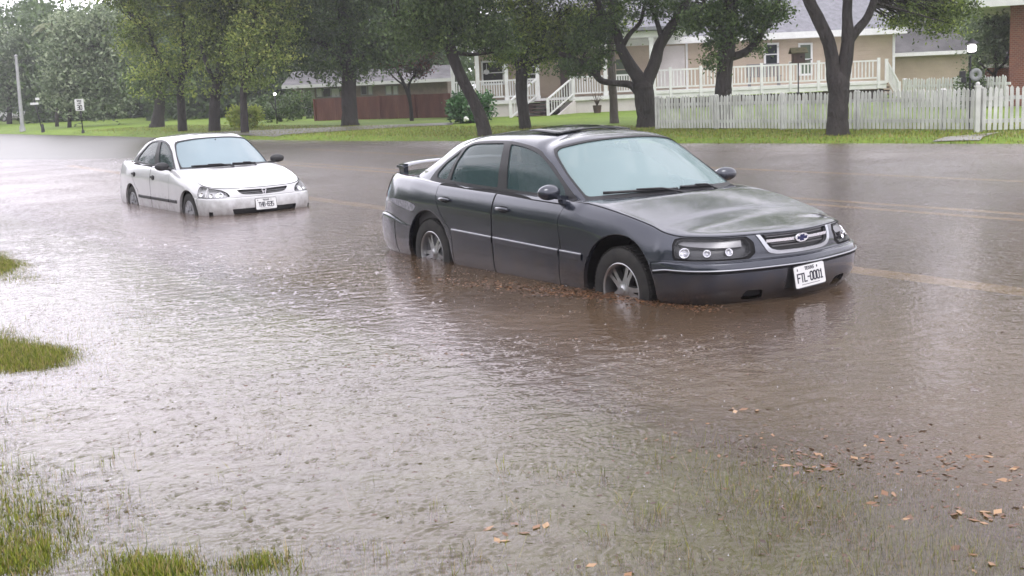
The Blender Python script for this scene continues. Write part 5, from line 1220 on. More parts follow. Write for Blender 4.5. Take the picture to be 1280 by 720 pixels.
tree('slim_tree', 'thin straight grey trunk between the small porch oak and the large forked oak', 'tree', (768, 154), [[(768, 155, 5.5), (767, 130, 5), (765, 95, 4.8), (764, 60, 4.2), (765, 20, 3.5), (766, -20, 3)], [(765, 42, 2), (752, 22, 1.6), (742, 2, 1.2)]],
     [(755, 8, 26, 18), (770, 22, 20, 18, 0, .7), (744, 26, 16, 14), (760, -20, 40, 20)], 'mid', 5200, .065, 28, bark=M_bark2, top=(X_at(765, 37), 2, 5.8, .9, 800), spread=.26)
tree('live_oak', 'large dark oak with low crooked limbs between the porch and the picket fence', 'tree', (807, 159), [[(809, 160, 13), (808, 145, 11.5), (806, 125, 12.5), (804, 108, 12.5), (803, 96, 6)],
      [(806, 122, 8), (809, 102, 8.5), (818, 80, 7.5), (824, 58, 7), (836, 38, 6.5), (850, 18, 5.5), (864, -12, 4.5)], [(804, 122, 8), (799, 100, 8.5), (788, 82, 7.5), (776, 60, 6), (770, 38, 5), (752, 14, 4), (744, -15, 3)],
      [(802, 122, 5.5), (788, 106, 4.5), (770, 104, 3.8), (752, 101, 3.8), (742, 90, 4.5), (728, 80, 4.2), (712, 72, 3.5), (698, 66, 2.6)], [(776, 62, 3.5), (786, 44, 3), (800, 28, 2.4), (806, 4, 2)], [(828, 50, 3.6), (822, 30, 3), (815, 8, 2.6), (812, -14, 2)], [(848, 20, 3), (862, 22, 2.4), (880, 14, 1.8)]],
     [(720, 82, 18, 10, 0, 1.6), (742, 60, 24, 18, 0, 1.4), (728, 40, 22, 20), (760, 30, 26, 18, 0, .8), (800, 8, 44, 12, 0, .75), (838, 8, 30, 14, 0, .9), (866, 16, 18, 16, 0, .8), (700, 78, 14, 8, 0, .6), (780, -25, 90, 20), (846, 34, 12, 8, 0, .5), (738, 78, 14, 8, 0, 1)], 'dark', 23000, .055, 29, top=(X_at(800, 34), 6, 7.0, 2.2, 5000), spread=.16)
tree('live_oak', 'oak rising from behind the picket fence with a reddish side limb over the deck', 'tree', (904, 140), [[(903, 140, 12), (904, 120, 10.5), (905, 95, 9.5), (907, 70, 10), (910, 45, 10), (913, 10, 9), (916, -30, 7)], [(912, 72, 5), (930, 66, 4.6), (944, 54, 4.4), (956, 34, 4.2), (968, 12, 3.8), (978, -12, 3)], [(908, 40, 4), (892, 22, 3.2), (880, 4, 2.6)]],
     [(885, 16, 26, 22), (905, 38, 22, 20, 0, 1), (936, 28, 26, 20), (958, 16, 20, 15, 0, .9), (892, 58, 14, 18, 0, .9), (888, 76, 6, 9, 0, .5), (944, 46, 9, 7, 0, .5), (947, 60, 5, 3, 0, .2), (925, 8, 44, 16), (972, 8, 14, 14, 0, .7), (868, 26, 14, 14, 0, .6), (920, -30, 70, 22)], 'dark', 22000, .055, 30, Y=33.5, top=(X_at(915, 33), 5, 7.0, 2.2, 4000), spread=.15)
tree('live_oak', 'massive forked bare trunk on the grass before the picket fence at right', 'tree', (1047, 169), [[(1047, 170, 15), (1047, 150, 13), (1048, 125, 12.5), (1049, 104, 13), (1050, 88, 7)],
      [(1046, 122, 9), (1043, 98, 9.6), (1040, 72, 8.5), (1034, 48, 8.2), (1022, 22, 7.8), (1010, -2, 7.2), (1000, -28, 6)], [(1050, 120, 9), (1053, 95, 9.8), (1058, 68, 8.6), (1060, 46, 8.2), (1059, 20, 6.2), (1060, -5, 5.6), (1064, -30, 5)], [(1060, 52, 6.5), (1071, 38, 5.6), (1084, 22, 5), (1092, 2, 4.4), (1098, -24, 4)]],
     [(1140, 6, 34, 14, 1, 1), (1175, 10, 30, 12, 1, 1), (1125, 22, 16, 10, 1, .5), (1160, 26, 22, 9, 1, .7), (1198, 6, 20, 12, 1, 1), (1080, -40, 90, 24), (1182, 30, 12, 6, 1, .3)], 'mid', 14000, .045, 31, top=(X_at(1100, 24), 7, 8.3, 4.2, 14000), spread=.2, twig=60)
# -- far left
tree('dark_leaning_tree', 'thick dark stump-like trunk leaning left at the edge of the shaded far yard', 'tree', (195, 159), [[(196, 160, 9), (198, 145, 7), (200, 125, 6), (196, 100, 4.5), (188, 70, 3.5)]], [(200, 75, 28, 24), (185, 100, 20, 14), (215, 115, 14, 10)], 'dark', 7000, .11, 32, Y=66, spread=.45)
tree('magnolia', 'tall grey-green tree with a dense rounded crown behind the speed limit sign', 'tree', (87, 165), [[(87, 165, 2.6), (87, 150, 2.2), (88, 120, 2), (92, 60, 1.6)]], [(120, 58, 30, 22), (88, 62, 26, 24), (150, 55, 26, 26), (80, 98, 22, 20), (115, 100, 34, 22), (145, 96, 28, 24), (75, 122, 16, 12), (105, 128, 28, 12), (140, 128, 24, 12), (100, 30, 28, 14), (138, 22, 26, 14)], 'grey', 24000, .15, 33, Y=79, spread=.55, tint_shift=.1)
tree('palm', 'palm with a feathery pale head poking out of the grey-green tree', 'palm', (70, 150), [[(70, 150, 2), (71, 100, 1.8), (70, 45, 1.6)]], [(72, 20, 16, 10, 0, 1), (64, 34, 13, 12, 0, 1), (82, 28, 14, 12)], 'grey', 300, .15, 34, Y=84, spread=.3, tint_shift=.35)
pr = [o for o in bpy.data.objects if o.name == 'palm'][0]
fr_ = MB(); hd = at(70, 34, 84)
for k in range(26):
    a = 2 * PI * k / 26 + rnd.uniform(-.1, .1); el = rnd.uniform(.1, 1.2); L = rnd.uniform(1.3, 2.0); pts = []
    for j in range(5):
        t = j / 4; pts.append(hd + Vector((math.cos(a) * math.cos(el) * L * t, math.sin(a) * math.cos(el) * L * t, math.sin(el) * L * t - 1.1 * L * t * t * .6)))
    for j in range(4):
        d = (pts[j + 1] - pts[j]); w = d.cross(Vector((0, 0, 1))).normalized() * .20 * (1 - j / 5); u = Vector((0, 0, -.14))
        fr_.add([pts[j], pts[j + 1], pts[j + 1] + w + u, pts[j] + w + u], [(0, 1, 2, 3)]); fr_.add([pts[j], pts[j + 1], pts[j + 1] - w + u, pts[j] - w + u], [(0, 1, 2, 3)])
o = fr_.build('fronds', noisy('palm_frond', (.10, .12, .06), (.20, .22, .12), 8, .6), pr); o.matrix_parent_inverse = Matrix.Translation(-pr.location)
tree('weeping_tree', 'hazy olive drooping tree behind the grey pole at far left', 'tree', (12, 158), [[(12, 158, 3), (12, 120, 2.6), (16, 70, 2)]], [(10, 60, 30, 22), (30, 75, 26, 26), (-15, 80, 30, 40), (15, 105, 30, 22), (40, 105, 16, 20), (0, 130, 26, 12), (45, 60, 14, 20)], 'grey', 14000, .18, 35, Y=104, spread=.7, tint_shift=-.05)
tree('olive_tree', 'thin olive tree with bare twigs beside the brick house at the right edge', 'tree', (1243, 122), [[(1243, 125, 3), (1242, 100, 2.6), (1246, 82, 2.2), (1240, 60, 1.6), (1236, 35, 1)], [(1245, 88, 1.8), (1256, 78, 1.5), (1262, 62, 1)], [(1244, 95, 1.6), (1230, 84, 1.2), (1222, 74, .8)]], [(1236, 40, 22, 20), (1250, 62, 14, 14), (1230, 66, 14, 12), (1254, 30, 14, 16)], 'grey', 4200, .075, 36, Y=40, spread=.28, twig=80)
# far-off woods that read as one mass
def woods(name, label, boxes, m, n, size, seed):
    g = np.random.RandomState(seed); C_ = []
    for (x0, x1, ytop, ybot, Y0, Y1, w) in boxes:
        k = int(n * w); px = g.uniform(x0, x1, k); Y = g.uniform(Y0, Y1, k); e = ytop + 9 * np.sin(px * .045 + seed) + 5 * np.sin(px * .13); py = e + (ybot - e) * g.rand(k)**.85
        C_.append(np.array([tuple(at(a, b, c)) for a, b, c in zip(px, py, Y)]))
    C_ = np.concatenate(C_); n = len(C_); rep = 10; C_ = np.repeat(C_, rep, 0) + g.normal(size=(n * rep, 3)) * .9; n *= rep
    A = g.normal(size=(n, 3)); A /= np.linalg.norm(A, axis=1, keepdims=True); B = np.cross(A, g.normal(size=(n, 3))); B /= np.linalg.norm(B, axis=1, keepdims=True); sz = g.uniform(.5, 1.2, n) * size
    C_[:, 2] = np.maximum(C_[:, 2], .1)
    o = quads(name, C_, A * sz[:, None], B * sz[:, None] * .6, m, np.clip(g.normal(.4, .2, n), 0, 1), kind='stuff'); o['category'] = 'woods'; o['label'] = label
woods('far_woods', 'hazy dark trees massed along the horizon behind the left yards, with an unseen stretch added further left', [(-120, 60, 14, 160, 125, 150, .26), (-760, -130, -20, 160, 110, 150, .5), (40, 260, 14, 158, 100, 125, .34), (200, 580, -30, 150, 84, 110, .46)], LEAF['dark'], 14000, .30, 41)  # leftmost stretch is out of view, added to darken the car's reflections
woods('backyard_woods', 'dark green trees massed behind the garage roof and brick house, with taller unseen ones added', [(1090, 1290, 8, 115, 78, 90, .5), (1235, 1560, -230, 60, 58, 72, .6)], LEAF['mid'], 4000, .24, 42)  # tall right-hand group added mostly out of view, to darken the water's reflection
# shrubs
def shrub(name, label, px, py, Y, rx, rz, leaf, n, size, seed, group=None, cat='shrub'):
    b = at(px, py, Y); b.z = gz(b.x, b.y); root = empty(name, b, 0, label, cat, group); mb = MB(); r = random.Random(seed)
    tips = []
    for k in range(9):
        t = b + Vector((r.uniform(-rx, rx) * .7, r.uniform(-rx, rx) * .6, r.uniform(.5, .95) * rz * 2)); mb.tube([b - Vector((0, 0, .05)), (b + t) / 2 + Vector((0, 0, .1)), t], [.03, .02, .008], 5); tips.append(t)
    o = mb.build('stems', M_bark, root, smooth=True); o.matrix_parent_inverse = Matrix.Translation(-b)
    g = np.random.RandomState(seed); ns = max(10, n // 40); d = g.normal(size=(ns, 3)); d /= np.linalg.norm(d, axis=1, keepdims=True); c = np.array(b) + np.array([0, 0, rz]) + d * np.array([rx, rx * .8, rz]) * g.uniform(.3, 1, (ns, 1))**.5
    li = g.randint(0, ns, n); C_ = c[li] + g.normal(size=(n, 3)) * .13; C_[:, 2] = np.maximum(C_[:, 2], b.z + .03)
    A = g.normal(size=(n, 3)); A[:, 2] *= .6; A /= np.linalg.norm(A, axis=1, keepdims=True); B = np.cross(A, g.normal(size=(n, 3))); B /= np.linalg.norm(B, axis=1, keepdims=True); sz = g.uniform(.6, 1.3, n) * size
    o = quads('foliage', C_, A * sz[:, None], B * sz[:, None] * .5, LEAF[leaf], np.clip(g.normal(.5, .22, n), 0, 1), parent=root); o.matrix_parent_inverse = Matrix.Translation(-b); return root
sb = shrub('shrub', 'rounded bright green shrub with broad leaves beside the white porch', 588, 153, 47.5, .95, .62, 'bush', 2600, .10, 51)
fl = MB(); p = at(583, 149, 46.6); [fl.ball(p + Vector((rnd.uniform(-.06, .06), rnd.uniform(-.05, .05), rnd.uniform(-.06, .06))), .06, 5) for _ in range(7)]
o = fl.build('flower', mat('white_flower', (.75, .75, .72), .6), sb, smooth=True); o.matrix_parent_inverse = Matrix.Translation(-sb.location)
for i, (px, py, Y, rx, rz, lf, n, lab) in enumerate([(308, 157, 56, .85, .5, 'lime', 1500, 'yellow-green clump of strappy plants behind the slim roadside trunk'), (350, 155, 64, 1.5, .75, 'dark', 2200, 'dark low hedge shrub under the little round lamp'),
      (375, 153, 68, 1.1, .8, 'dark', 1600, 'dark shrub against the left end of the red fence'), (325, 154, 70, 1.2, .6, 'grey', 1500, 'dull green shrub behind the yellow-green plants'), (735, 152, 0, 0, 0, '', 0, '')]):
    if n: shrub('shrub', lab, px, py, Y, rx, rz, lf, n, .10, 60 + i)
shrub('shrub', 'dark clipped shrub behind the lamp post near the gate', 1216, 122, 38, .5, .62, 'dark', 1500, .06, 66)

# unseen tree row added behind and beside the camera to darken car reflections
def unseen_woods():
    g = np.random.RandomState(77); n = 3600; s_ = g.uniform(-34, 75, n); l_ = -g.uniform(9, 17, n); e = 7 + 2 * np.sin(s_ * .31) + 1.2 * np.sin(s_ * .83); z = e * g.rand(n)**.8 + .2; x, y = XY(s_, l_); C_ = np.repeat(np.stack([x, y, z], 1), 8, 0) + g.normal(size=(n * 8, 3)) * .7; n *= 8; C_[:, 2] = np.maximum(C_[:, 2], .15)
    A = g.normal(size=(n, 3)); A /= np.linalg.norm(A, axis=1, keepdims=True); B = np.cross(A, g.normal(size=(n, 3))); B /= np.linalg.norm(B, axis=1, keepdims=True); sz = g.uniform(.5, 1.2, n) * .34
    o = quads('unseen_near_woods', C_, A * sz[:, None], B * sz[:, None] * .6, LEAF['dark'], np.clip(g.normal(.4, .2, n), 0, 1), kind='stuff'); o['category'] = 'woods'; o['label'] = 'unseen dark trees added behind the camera to darken reflections'
unseen_woods()
# ================================================================ BUILDINGS, FENCES, STREET FURNITURE
M_white = noisy('white_woodwork', (.62, .62, .62), (.74, .74, .74), 3, .5)
M_greywhite = noisy('weathered_white_picket', (.42, .42, .40), (.64, .64, .62), 2.2, .7)
M_beige = mat('beige_siding', (.42, .34, .26), .6); N_, L_, b_ = nodes(M_beige); tcx = N_.new('ShaderNodeTexCoord'); wv = N_.new('ShaderNodeTexWave'); wv.bands_direction = 'Z'; wv.wave_profile = 'SAW'; wv.inputs['Scale'].default_value = 1.6; L_.new(tcx.outputs['Object'], wv.inputs['Vector'])
bp = N_.new('ShaderNodeBump'); bp.inputs['Strength'].default_value = .6; bp.inputs['Distance'].default_value = .03; L_.new(wv.outputs['Fac'], bp.inputs['Height']); L_.new(bp.outputs[0], b_.inputs['Normal'])
nn = nz(M_beige, 1.5, 4); rr_ = ramp(M_beige, nn.outputs['Fac'], [(.3, (.38, .305, .235)), (.7, (.46, .375, .29))]); L_.new(rr_.outputs[0], b_.inputs['Base Color'])
M_skirt = noisy('pale_skirting', (.50, .46, .45), (.62, .58, .57), 1.5, .6)
M_roof = noisy('wet_shingles', (.13, .13, .145), (.22, .22, .245), 5, .5, .5, 22)
M_roofold = noisy('weathered_shingles', (.05, .048, .05), (.15, .145, .15), .9, .7, .5, 18)
M_glassd = mat('house_window_glass', (.02, .025, .03), .08, 0, .6)
M_glassg = mat('screened_glass', (.10, .13, .09), .25)
M_dark = mat('dark_interior', (.02, .018, .017), .8)
M_brown = noisy('dark_stained_wood', (.05, .035, .03), (.10, .065, .055), 4, .6)
M_redwood = noisy('red_stained_board', (.13, .045, .035), (.20, .08, .06), 2.5, .7, .3, 20, vec_scale=(1, 1, .2))
M_brick = mat('red_brick', (.25, .09, .05), .8); N_, L_, b_ = nodes(M_brick); tcx = N_.new('ShaderNodeTexCoord'); bk = N_.new('ShaderNodeTexBrick'); bk.inputs['Scale'].default_value = 4; bk.inputs['Color1'].default_value = (.24, .085, .05, 1); bk.inputs['Color2'].default_value = (.17, .06, .04, 1); bk.inputs['Mortar'].default_value = (.30, .25, .22, 1); bk.inputs['Mortar Size'].default_value = .015
mp = N_.new('ShaderNodeMapping'); mp.inputs['Rotation'].default_value = (R(90), 0, 0); L_.new(tcx.outputs['Object'], mp.inputs['Vector']); L_.new(mp.outputs[0], bk.inputs['Vector']); L_.new(bk.outputs[0], b_.inputs['Base Color'])
M_lampon = mat('lit_lamp', (1, 1, 1), .4, emis=(1, .93, .95), es=8)
M_iron = mat('black_iron', (.015, .015, .017), .5)
M_galv = noisy('galvanised_pole', (.30, .30, .31), (.42, .42, .43), 3, .5)
M_signw = mat('sign_white', (.72, .72, .72), .4)
M_ink = mat('sign_black', (.02, .02, .02), .5)
M_metalgrey = mat('grey_furniture', (.16, .16, .17), .5)

class Frame:
    """local frame of a building: u along the facade, v towards the back, z up"""
    def __init__(s, o, yaw): s.o = Vector(o); s.c, s.s = math.cos(yaw), math.sin(yaw); s.yaw = yaw
    def P(s, u, v, z): return Vector((s.o.x + s.c * u - s.s * v, s.o.y + s.s * u + s.c * v, z))
def U_at(px, Y): return at(px, 0, Y).x                      # x on a facade square to the view at depth Y
def Z_at(px, py, Y): return at(px, py, Y).z
def box_px(mb, x0, x1, y0, y1, Y, d=.1, ymid=None):          # a box seen at pixels x0..x1, y0(top)..y1(bottom), front face at depth Y
    xm = (x0 + x1) / 2; zt = Z_at(xm, y0, Y); zb = Z_at(xm, y1, Y); a = at(x0, (y0 + y1) / 2, Y).x; b = at(x1, (y0 + y1) / 2, Y).x
    mb.bx(a, b, Y, Y + d, zb, zt); return a, b, zb, zt
def part(parent, name, m, fn, **k):
    mb = MB(); fn(mb); o = mb.build(name, m, parent, **k); o.matrix_parent_inverse = Matrix.Translation(-parent.location) if parent.parent is None and parent.type == 'EMPTY' else Matrix.Identity(4)
    return o
def window(parent, a, b, zb, zt, Y, frame=.09, glass=None, mull=True, framem=None):
    f = MB(); w = frame
    f.bx(a - w, a, Y - .06, Y + .04, zb - w, zt + w); f.bx(b, b + w, Y - .06, Y + .04, zb - w, zt + w); f.bx(a, b, Y - .06, Y + .04, zt, zt + w); f.bx(a, b, Y - .08, Y + .04, zb - w, zb)
    if mull: f.bx(a, b, Y - .045, Y - .005, (zb + zt) / 2 - .025, (zb + zt) / 2 + .025)
    o = f.build('window', framem or M_white, parent); o.matrix_parent_inverse = Matrix.Translation(-parent.location)
    g = MB(); g.bx(a, b, Y - .022, Y - .012, zb, zt); q = g.build('pane', glass or M_glassd, o); return o

# ---------------------------------------------------------------- the raised beige house with white porch and deck
YW, YP, YD = 56.0, 53.2, 52.6
hb = Vector((at(840, 100, YW).x, YW, .1)); H = empty('raised_house', hb, 0, 'raised beige house with a white railed porch and long deck behind the oaks', 'house')
zf = 1.02; x0 = at(566, 130, YP).x; xpe = at(815, 125, YP).x; xde = at(1108, 100, YD).x
zeave = Z_at(950, 44, YW - .4)
xr = at(1118, 70, YW).x
part(H, 'wall', M_beige, lambda m: (m.bx(at(640, 100, YW).x, xr, YW, YW + 7, zf - .1, zeave + .02)))
part(H, 'wall', M_beige, lambda m: (m.bx(at(594, 100, YW).x, at(640, 100, YW).x - .01, YW + .1, YW + 6, zf - .1, 3.4)))
# floor slab of porch and deck, skirting below the porch
part(H, 'porch_floor', M_white, lambda m: (m.bx(x0 - .1, xpe, YP - .1, YW - .01, zf - .16, zf)))
part(H, 'deck_floor', M_white, lambda m: (m.bx(xpe + .01, xde, YD - .05, YW - .01, zf - .02, zf + .12), m.bx(xpe + .01, xde, YD - .02, YD + .05, zf - .22, zf - .03)))
part(H, 'skirting', M_skirt, lambda m: (m.bx(x0, at(655, 140, YP).x - .2, YP, YP + .1, -.2, zf - .17), m.bx(at(700, 140, YP).x, xpe - .1, YP, YP + .1, -.2, zf - .17), m.bx(x0, x0 + .1, YP + .11, YW, -.2, zf - .17)))
part(H, 'skirting', M_brown, lambda m: (m.bx(xpe, xde, YD + .35, YD + .45, -.2, zf - .25), *[m.bx(x - .07, x + .07, YD + .1, YD + .25, -.1, zf - .2) for x in np.linspace(xpe + .3, xde - .2, 9)]))
# roofs
def roof_slab(m, a, b, y0, z0, y1, z1, th=.14): m.add([(a, y0, z0), (b, y0, z0), (b, y1, z1), (a, y1, z1), (a, y0, z0 + th), (b, y0, z0 + th), (b, y1, z1 + th), (a, y1, z1 + th)], [(0, 3, 2, 1), (4, 5, 6, 7), (0, 1, 5, 4), (1, 2, 6, 5), (2, 3, 7, 6), (3, 0, 4, 7)])
rf = part(H, 'roof', M_roof, lambda m: (roof_slab(m, at(640, 50, YW).x - .5, xr + .35, YW - .65, zeave - .08, YW + 4.2, zeave + 3.1), roof_slab(m, at(640, 50, YW).x - .5, xr + .35, YW + 8.0, zeave - .1, YW + 4.22, zeave + 3.1)))
def gable(m, xx): m.add([(xx, YW, zeave), (xx, YW + 7, zeave), (xx, YW + 4.2, zeave + 3.0), (xx - .1, YW, zeave), (xx - .1, YW + 7, zeave), (xx - .1, YW + 4.2, zeave + 3.0)], [(0, 1, 2), (3, 5, 4), (0, 2, 5, 3), (1, 4, 5, 2)])
part(H, 'gable_wall', M_beige, lambda m: gable(m, xr)); part(H, 'gable_wall', M_beige, lambda m: gable(m, at(640, 50, YW).x + .1))
part(H, 'fascia', M_white, lambda m: (m.bx(at(640, 50, YW).x - .5, xr + .35, YW - .72, YW - .655, zeave - .22, zeave + .07), m.bx(at(640, 50, YW).x - .5, xr + .35, YW - .655, YW - .01, zeave - .22, zeave - .18)))
zpr = 3.42
part(H, 'porch_roof', M_roof, lambda m: (roof_slab(m, x0 - .35, at(700, 60, YP).x, YP - .4, zpr + .22, YW + 2.5, zpr + 1.5), roof_slab(m, at(690, 60, YP).x + .05, at(860, 50, YP).x, YP - .4, zpr + .42, YW - .2, zeave + .25)))
part(H, 'porch_beam', M_white, lambda m: (m.bx(x0 - .05, at(690, 60, YP).x, YP - .02, YP + .14, zpr - .02, zpr + .20), m.bx(x0 - .05, x0 + .1, YP + .15, YW - .05, zpr, zpr + .2), m.bx(at(690, 60, YP).x + .05, at(858, 50, YP).x, YP - .02, YP + .14, zpr + .12, zpr + .38), m.bx(x0, at(858, 50, YP).x, YP + .15, YW - .02, zpr + .14, zpr + .18)))
postx = [566, 597, 633, 672, 714, 757, 815]
for px in postx:
    x = at(px, 100, YP).x; zt = zpr - .03 if px < 690 else zpr + .11
    part(H, 'porch_post', M_white, lambda m: (m.bx(x - .085, x + .085, YP, YP + .15, zf + .005, zt), m.bx(x - .12, x + .12, YP - .03, YP + .18, zt - .16, zt - .005), m.bx(x - .11, x + .11, YP - .02, YP + .17, zf + .006, zf + .14)))
def railing(xa, xb, Y, z0, h=.92, step=.115, post=None):
    part(H, 'railing', M_white, lambda m: (m.bx(xa, xb, Y + .03, Y + .11, z0 + h - .07, z0 + h), m.bx(xa, xb, Y + .04, Y + .10, z0 + .13, z0 + .20), *[m.bx(x - .026, x + .026, Y + .05, Y + .09, z0 + .205, z0 + h - .075) for x in np.arange(xa + .08, xb - .04, step)]))
px_pairs = [(566, 597), (597, 633), (633, 672), (714, 757), (757, 815)]
for a, b in px_pairs: railing(at(a, 110, YP).x + .09, at(b, 110, YP).x - .09, YP, zf)
dz = zf + .12
dps = [818, 838, 876, 914, 952, 988, 1023, 1060, 1098]
for px in dps:
    x = at(px, 100, YD).x; part(H, 'deck_post', M_white, lambda m: m.bx(x - .06, x + .06, YD - .075, YD + .045, zf - .2, dz + 1.02))
for a, b in zip(dps[:-1], dps[1:]): railing(at(a, 100, YD).x + .065, at(b, 100, YD).x - .065, YD - .09, dz - .02, .95, .16)
# return rail and steps at the right end of the deck
def stair_rail(mm, p, q, h=.9, n=9):
    mm.beam(p + Vector((0, 0, h)), q + Vector((0, 0, h)), .08, .06); mm.beam(p + Vector((0, 0, .16)), q + Vector((0, 0, .16)), .05, .06)
    for k in range(n):
        t = (k + .5) / n; c = p.lerp(q, t); mm.bx(c.x - .022, c.x + .022, c.y - .022, c.y + .022, c.z + .18, c.z + h - .03)
    for c in (p, q): mm.bx(c.x - .06, c.x + .06, c.y - .06, c.y + .06, c.z - .1, c.z + h + .06)
p_ = Vector((xde, YD, dz)); q_ = Vector((at(1124, 110, YD - .2).x, YD - .2, .12)); part(H, 'stair_railing', M_white, lambda m: stair_rail(m, p_, q_))
part(H, 'deck_steps', M_brown, lambda m: [m.bx(p_.x + (q_.x - p_.x) * (k + .1) / 6, p_.x + (q_.x - p_.x) * (k + 1.1) / 6, YD + .1, YD + 1.1, p_.z - (k + 1) * .16, p_.z - (k + 1) * .16 + .05) for k in range(6)])
# porch steps, running down towards the street and a little to the left
st0 = Vector((at(694, 120, YP).x, YP - .05, zf)); st1 = Vector((at(662, 150, YP - 1.6).x, YP - 1.7, .12)); dd = st1 - st0; n = 6; wdir = Vector((1, 0, 0))
part(H, 'porch_steps', M_brown, lambda m: [m.box(st0 + dd * ((k + .9) / n) + Vector((0, 0, .02)), (1.55, .34, .05)) for k in range(n)])
for k in range(n): part(H, 'step_riser', M_white, lambda m: m.box(st0 + dd * ((k + .8) / n) + Vector((rnd.uniform(-.4, .4), .12, -.06)), (.5, .02, .09)))
part(H, 'steps_back', M_brown, lambda m: m.bx(at(655, 140, YP).x - .19, at(700, 140, YP).x - .01, YP + .02, YP + .08, -.2, zf - .17))
for sg in (-.82, .82):
    part(H, 'stair_railing', M_white, lambda m: stair_rail(m, st0 + Vector((sg, 0, 0)), st1 + Vector((sg, 0, 0)), .88, 10))
part(H, 'stringer', M_skirt, lambda m: [m.add([tuple(st0 + Vector((sg, 0, -.12))), tuple(st1 + Vector((sg, 0, -.1))), tuple(st1 + Vector((sg, 0, -.3))), tuple(Vector((st0.x + sg, st0.y, -.1))), tuple(st0 + Vector((sg + .06, 0, -.12))), tuple(st1 + Vector((sg + .06, 0, -.1))), tuple(st1 + Vector((sg + .06, 0, -.3))), tuple(Vector((st0.x + sg + .06, st0.y, -.1)))], [(0, 1, 2, 3), (7, 6, 5, 4), (0, 4, 5, 1), (3, 2, 6, 7), (1, 5, 6, 2), (0, 3, 7, 4)]) for sg in (.86,)])
# windows and doors: (x0,x1,y0,y1,glass)
for (a, b, c, d, g_, Y) in [(604, 628, 78, 104, M_dark, YW + .1), (657, 671, 84, 101, M_dark, YW), (957, 971, 56, 80, M_glassd, YW), (1000, 1013, 56, 92, M_glassg, YW), (735, 750, 72, 96, M_dark, YW), (770, 786, 74, 100, M_glassg, YW), (1036, 1042, 60, 84, M_glassd, YW)]:
    xa, xb = at(a, (c + d) / 2, Y).x, at(b, (c + d) / 2, Y).x; window(H, xa, xb, Z_at((a + b) / 2, d, Y), Z_at((a + b) / 2, c, Y), Y - .01, glass=g_, framem=M_white if a > 900 or a < 690 else M_beige)
xa, xb = at(700, 90, YW).x, at(712, 90, YW).x
dr = part(H, 'door', M_brown, lambda m: m.bx(xa, xb, YW - .06, YW - .01, zf + .01, zf + 2.0), bevel=.01)
k_ = MB(); k_.ball((xb - .1, YW - .1, zf + .95), .035, 6); k_.build('door_handle', M_chrome, dr, smooth=True)
part(H, 'wall_panel', M_skirt, lambda m: m.bx(at(822, 85, YW).x, at(856, 85, YW).x, YW - .05, YW - .015, zf + .2, zeave - .3))
part(H, 'corner_board', M_white, lambda m: m.bx(xr - .1, xr + .02, YW - .03, YW + .1, zf - .1, zeave - .2)); part(H, 'corner_board', M_white, lambda m: (m.bx(at(857, 70, YW).x, at(857, 70, YW).x + .1, YW - .03, YW - .012, zf, zeave - .2)))
# garage wing at right
GY = 59.5; ga = at(1078, 90, GY).x; gb2 = at(1210, 90, GY).x; gze = Z_at(1145, 66, GY)
part(H, 'wing_wall', M_beige, lambda m: m.bx(ga, gb2, GY, GY + 6, -.2, gze))
gr0, gr1 = gze, Z_at(1150, 14, GY + 3)
part(H, 'wing_roof', M_roofold, lambda m: m.add([(ga - .3, GY - .45, gr0), (gb2 + .35, GY - .45, gr0), (gb2 - .9, GY + 3, gr1), (ga - 2.0, GY + 3, gr1), (gb2 + .35, GY + 6.5, gr0), (ga - .3, GY + 6.5, gr0)] + [(ga - .3, GY - .45, gr0 - .12), (gb2 + .35, GY - .45, gr0 - .12), (gb2 + .35, GY + 6.5, gr0 - .12), (ga - .3, GY + 6.5, gr0 - .12)], [(0, 1, 2, 3), (1, 4, 2), (4, 5, 3, 2), (5, 0, 3), (0, 6, 7, 1), (1, 7, 8, 4), (4, 8, 9, 5), (5, 9, 6, 0), (6, 9, 8, 7)]))
part(H, 'fascia', M_white, lambda m: m.bx(ga - .32, gb2 + .37, GY - .50, GY - .455, gr0 - .16, gr0 + .02))
window(H, at(1100, 85, GY).x, at(1110, 85, GY).x, Z_at(1105, 98, GY), Z_at(1105, 79, GY), GY - .01, glass=M_glassd, mull=False)
# small white lantern on the porch wall
part(H, 'porch_lantern', M_white, lambda m: (m.ball(tuple(at(608, 90, YW - .15)), (.14, .1, .12), 6), m.tube([at(608, 88, YW - .15), at(608, 80, YW - .15)], .015)), smooth=True)

# things on the deck
bench = empty('deck_bench', (at(955, 105, 54).x, 54, dz), 0, 'grey slatted bench on the deck below the small window', 'bench')
w_ = at(975, 100, 54).x - at(934, 100, 54).x
for nm, fn in (('seat', lambda m: m.bx(-w_ / 2, w_ / 2, -.25, .2, .40, .45)), ('backrest', lambda m: [m.bx(-w_ / 2 + i * w_ / 16, -w_ / 2 + i * w_ / 16 + .06, .18, .22, .46, .95) for i in range(16)] + [m.bx(-w_ / 2, w_ / 2, .17, .23, .95, 1.0)])):
    mb = MB(); fn(mb); mb.build(nm, M_metalgrey, bench)
for sx in (-1, 1):
    for sy in (-.2, .15): mb = MB(); mb.bx(sx * (w_ / 2 - .08) - .03, sx * (w_ / 2 - .08) + .03, sy - .03, sy + .03, 0, .40); mb.build('leg', M_metalgrey, bench)

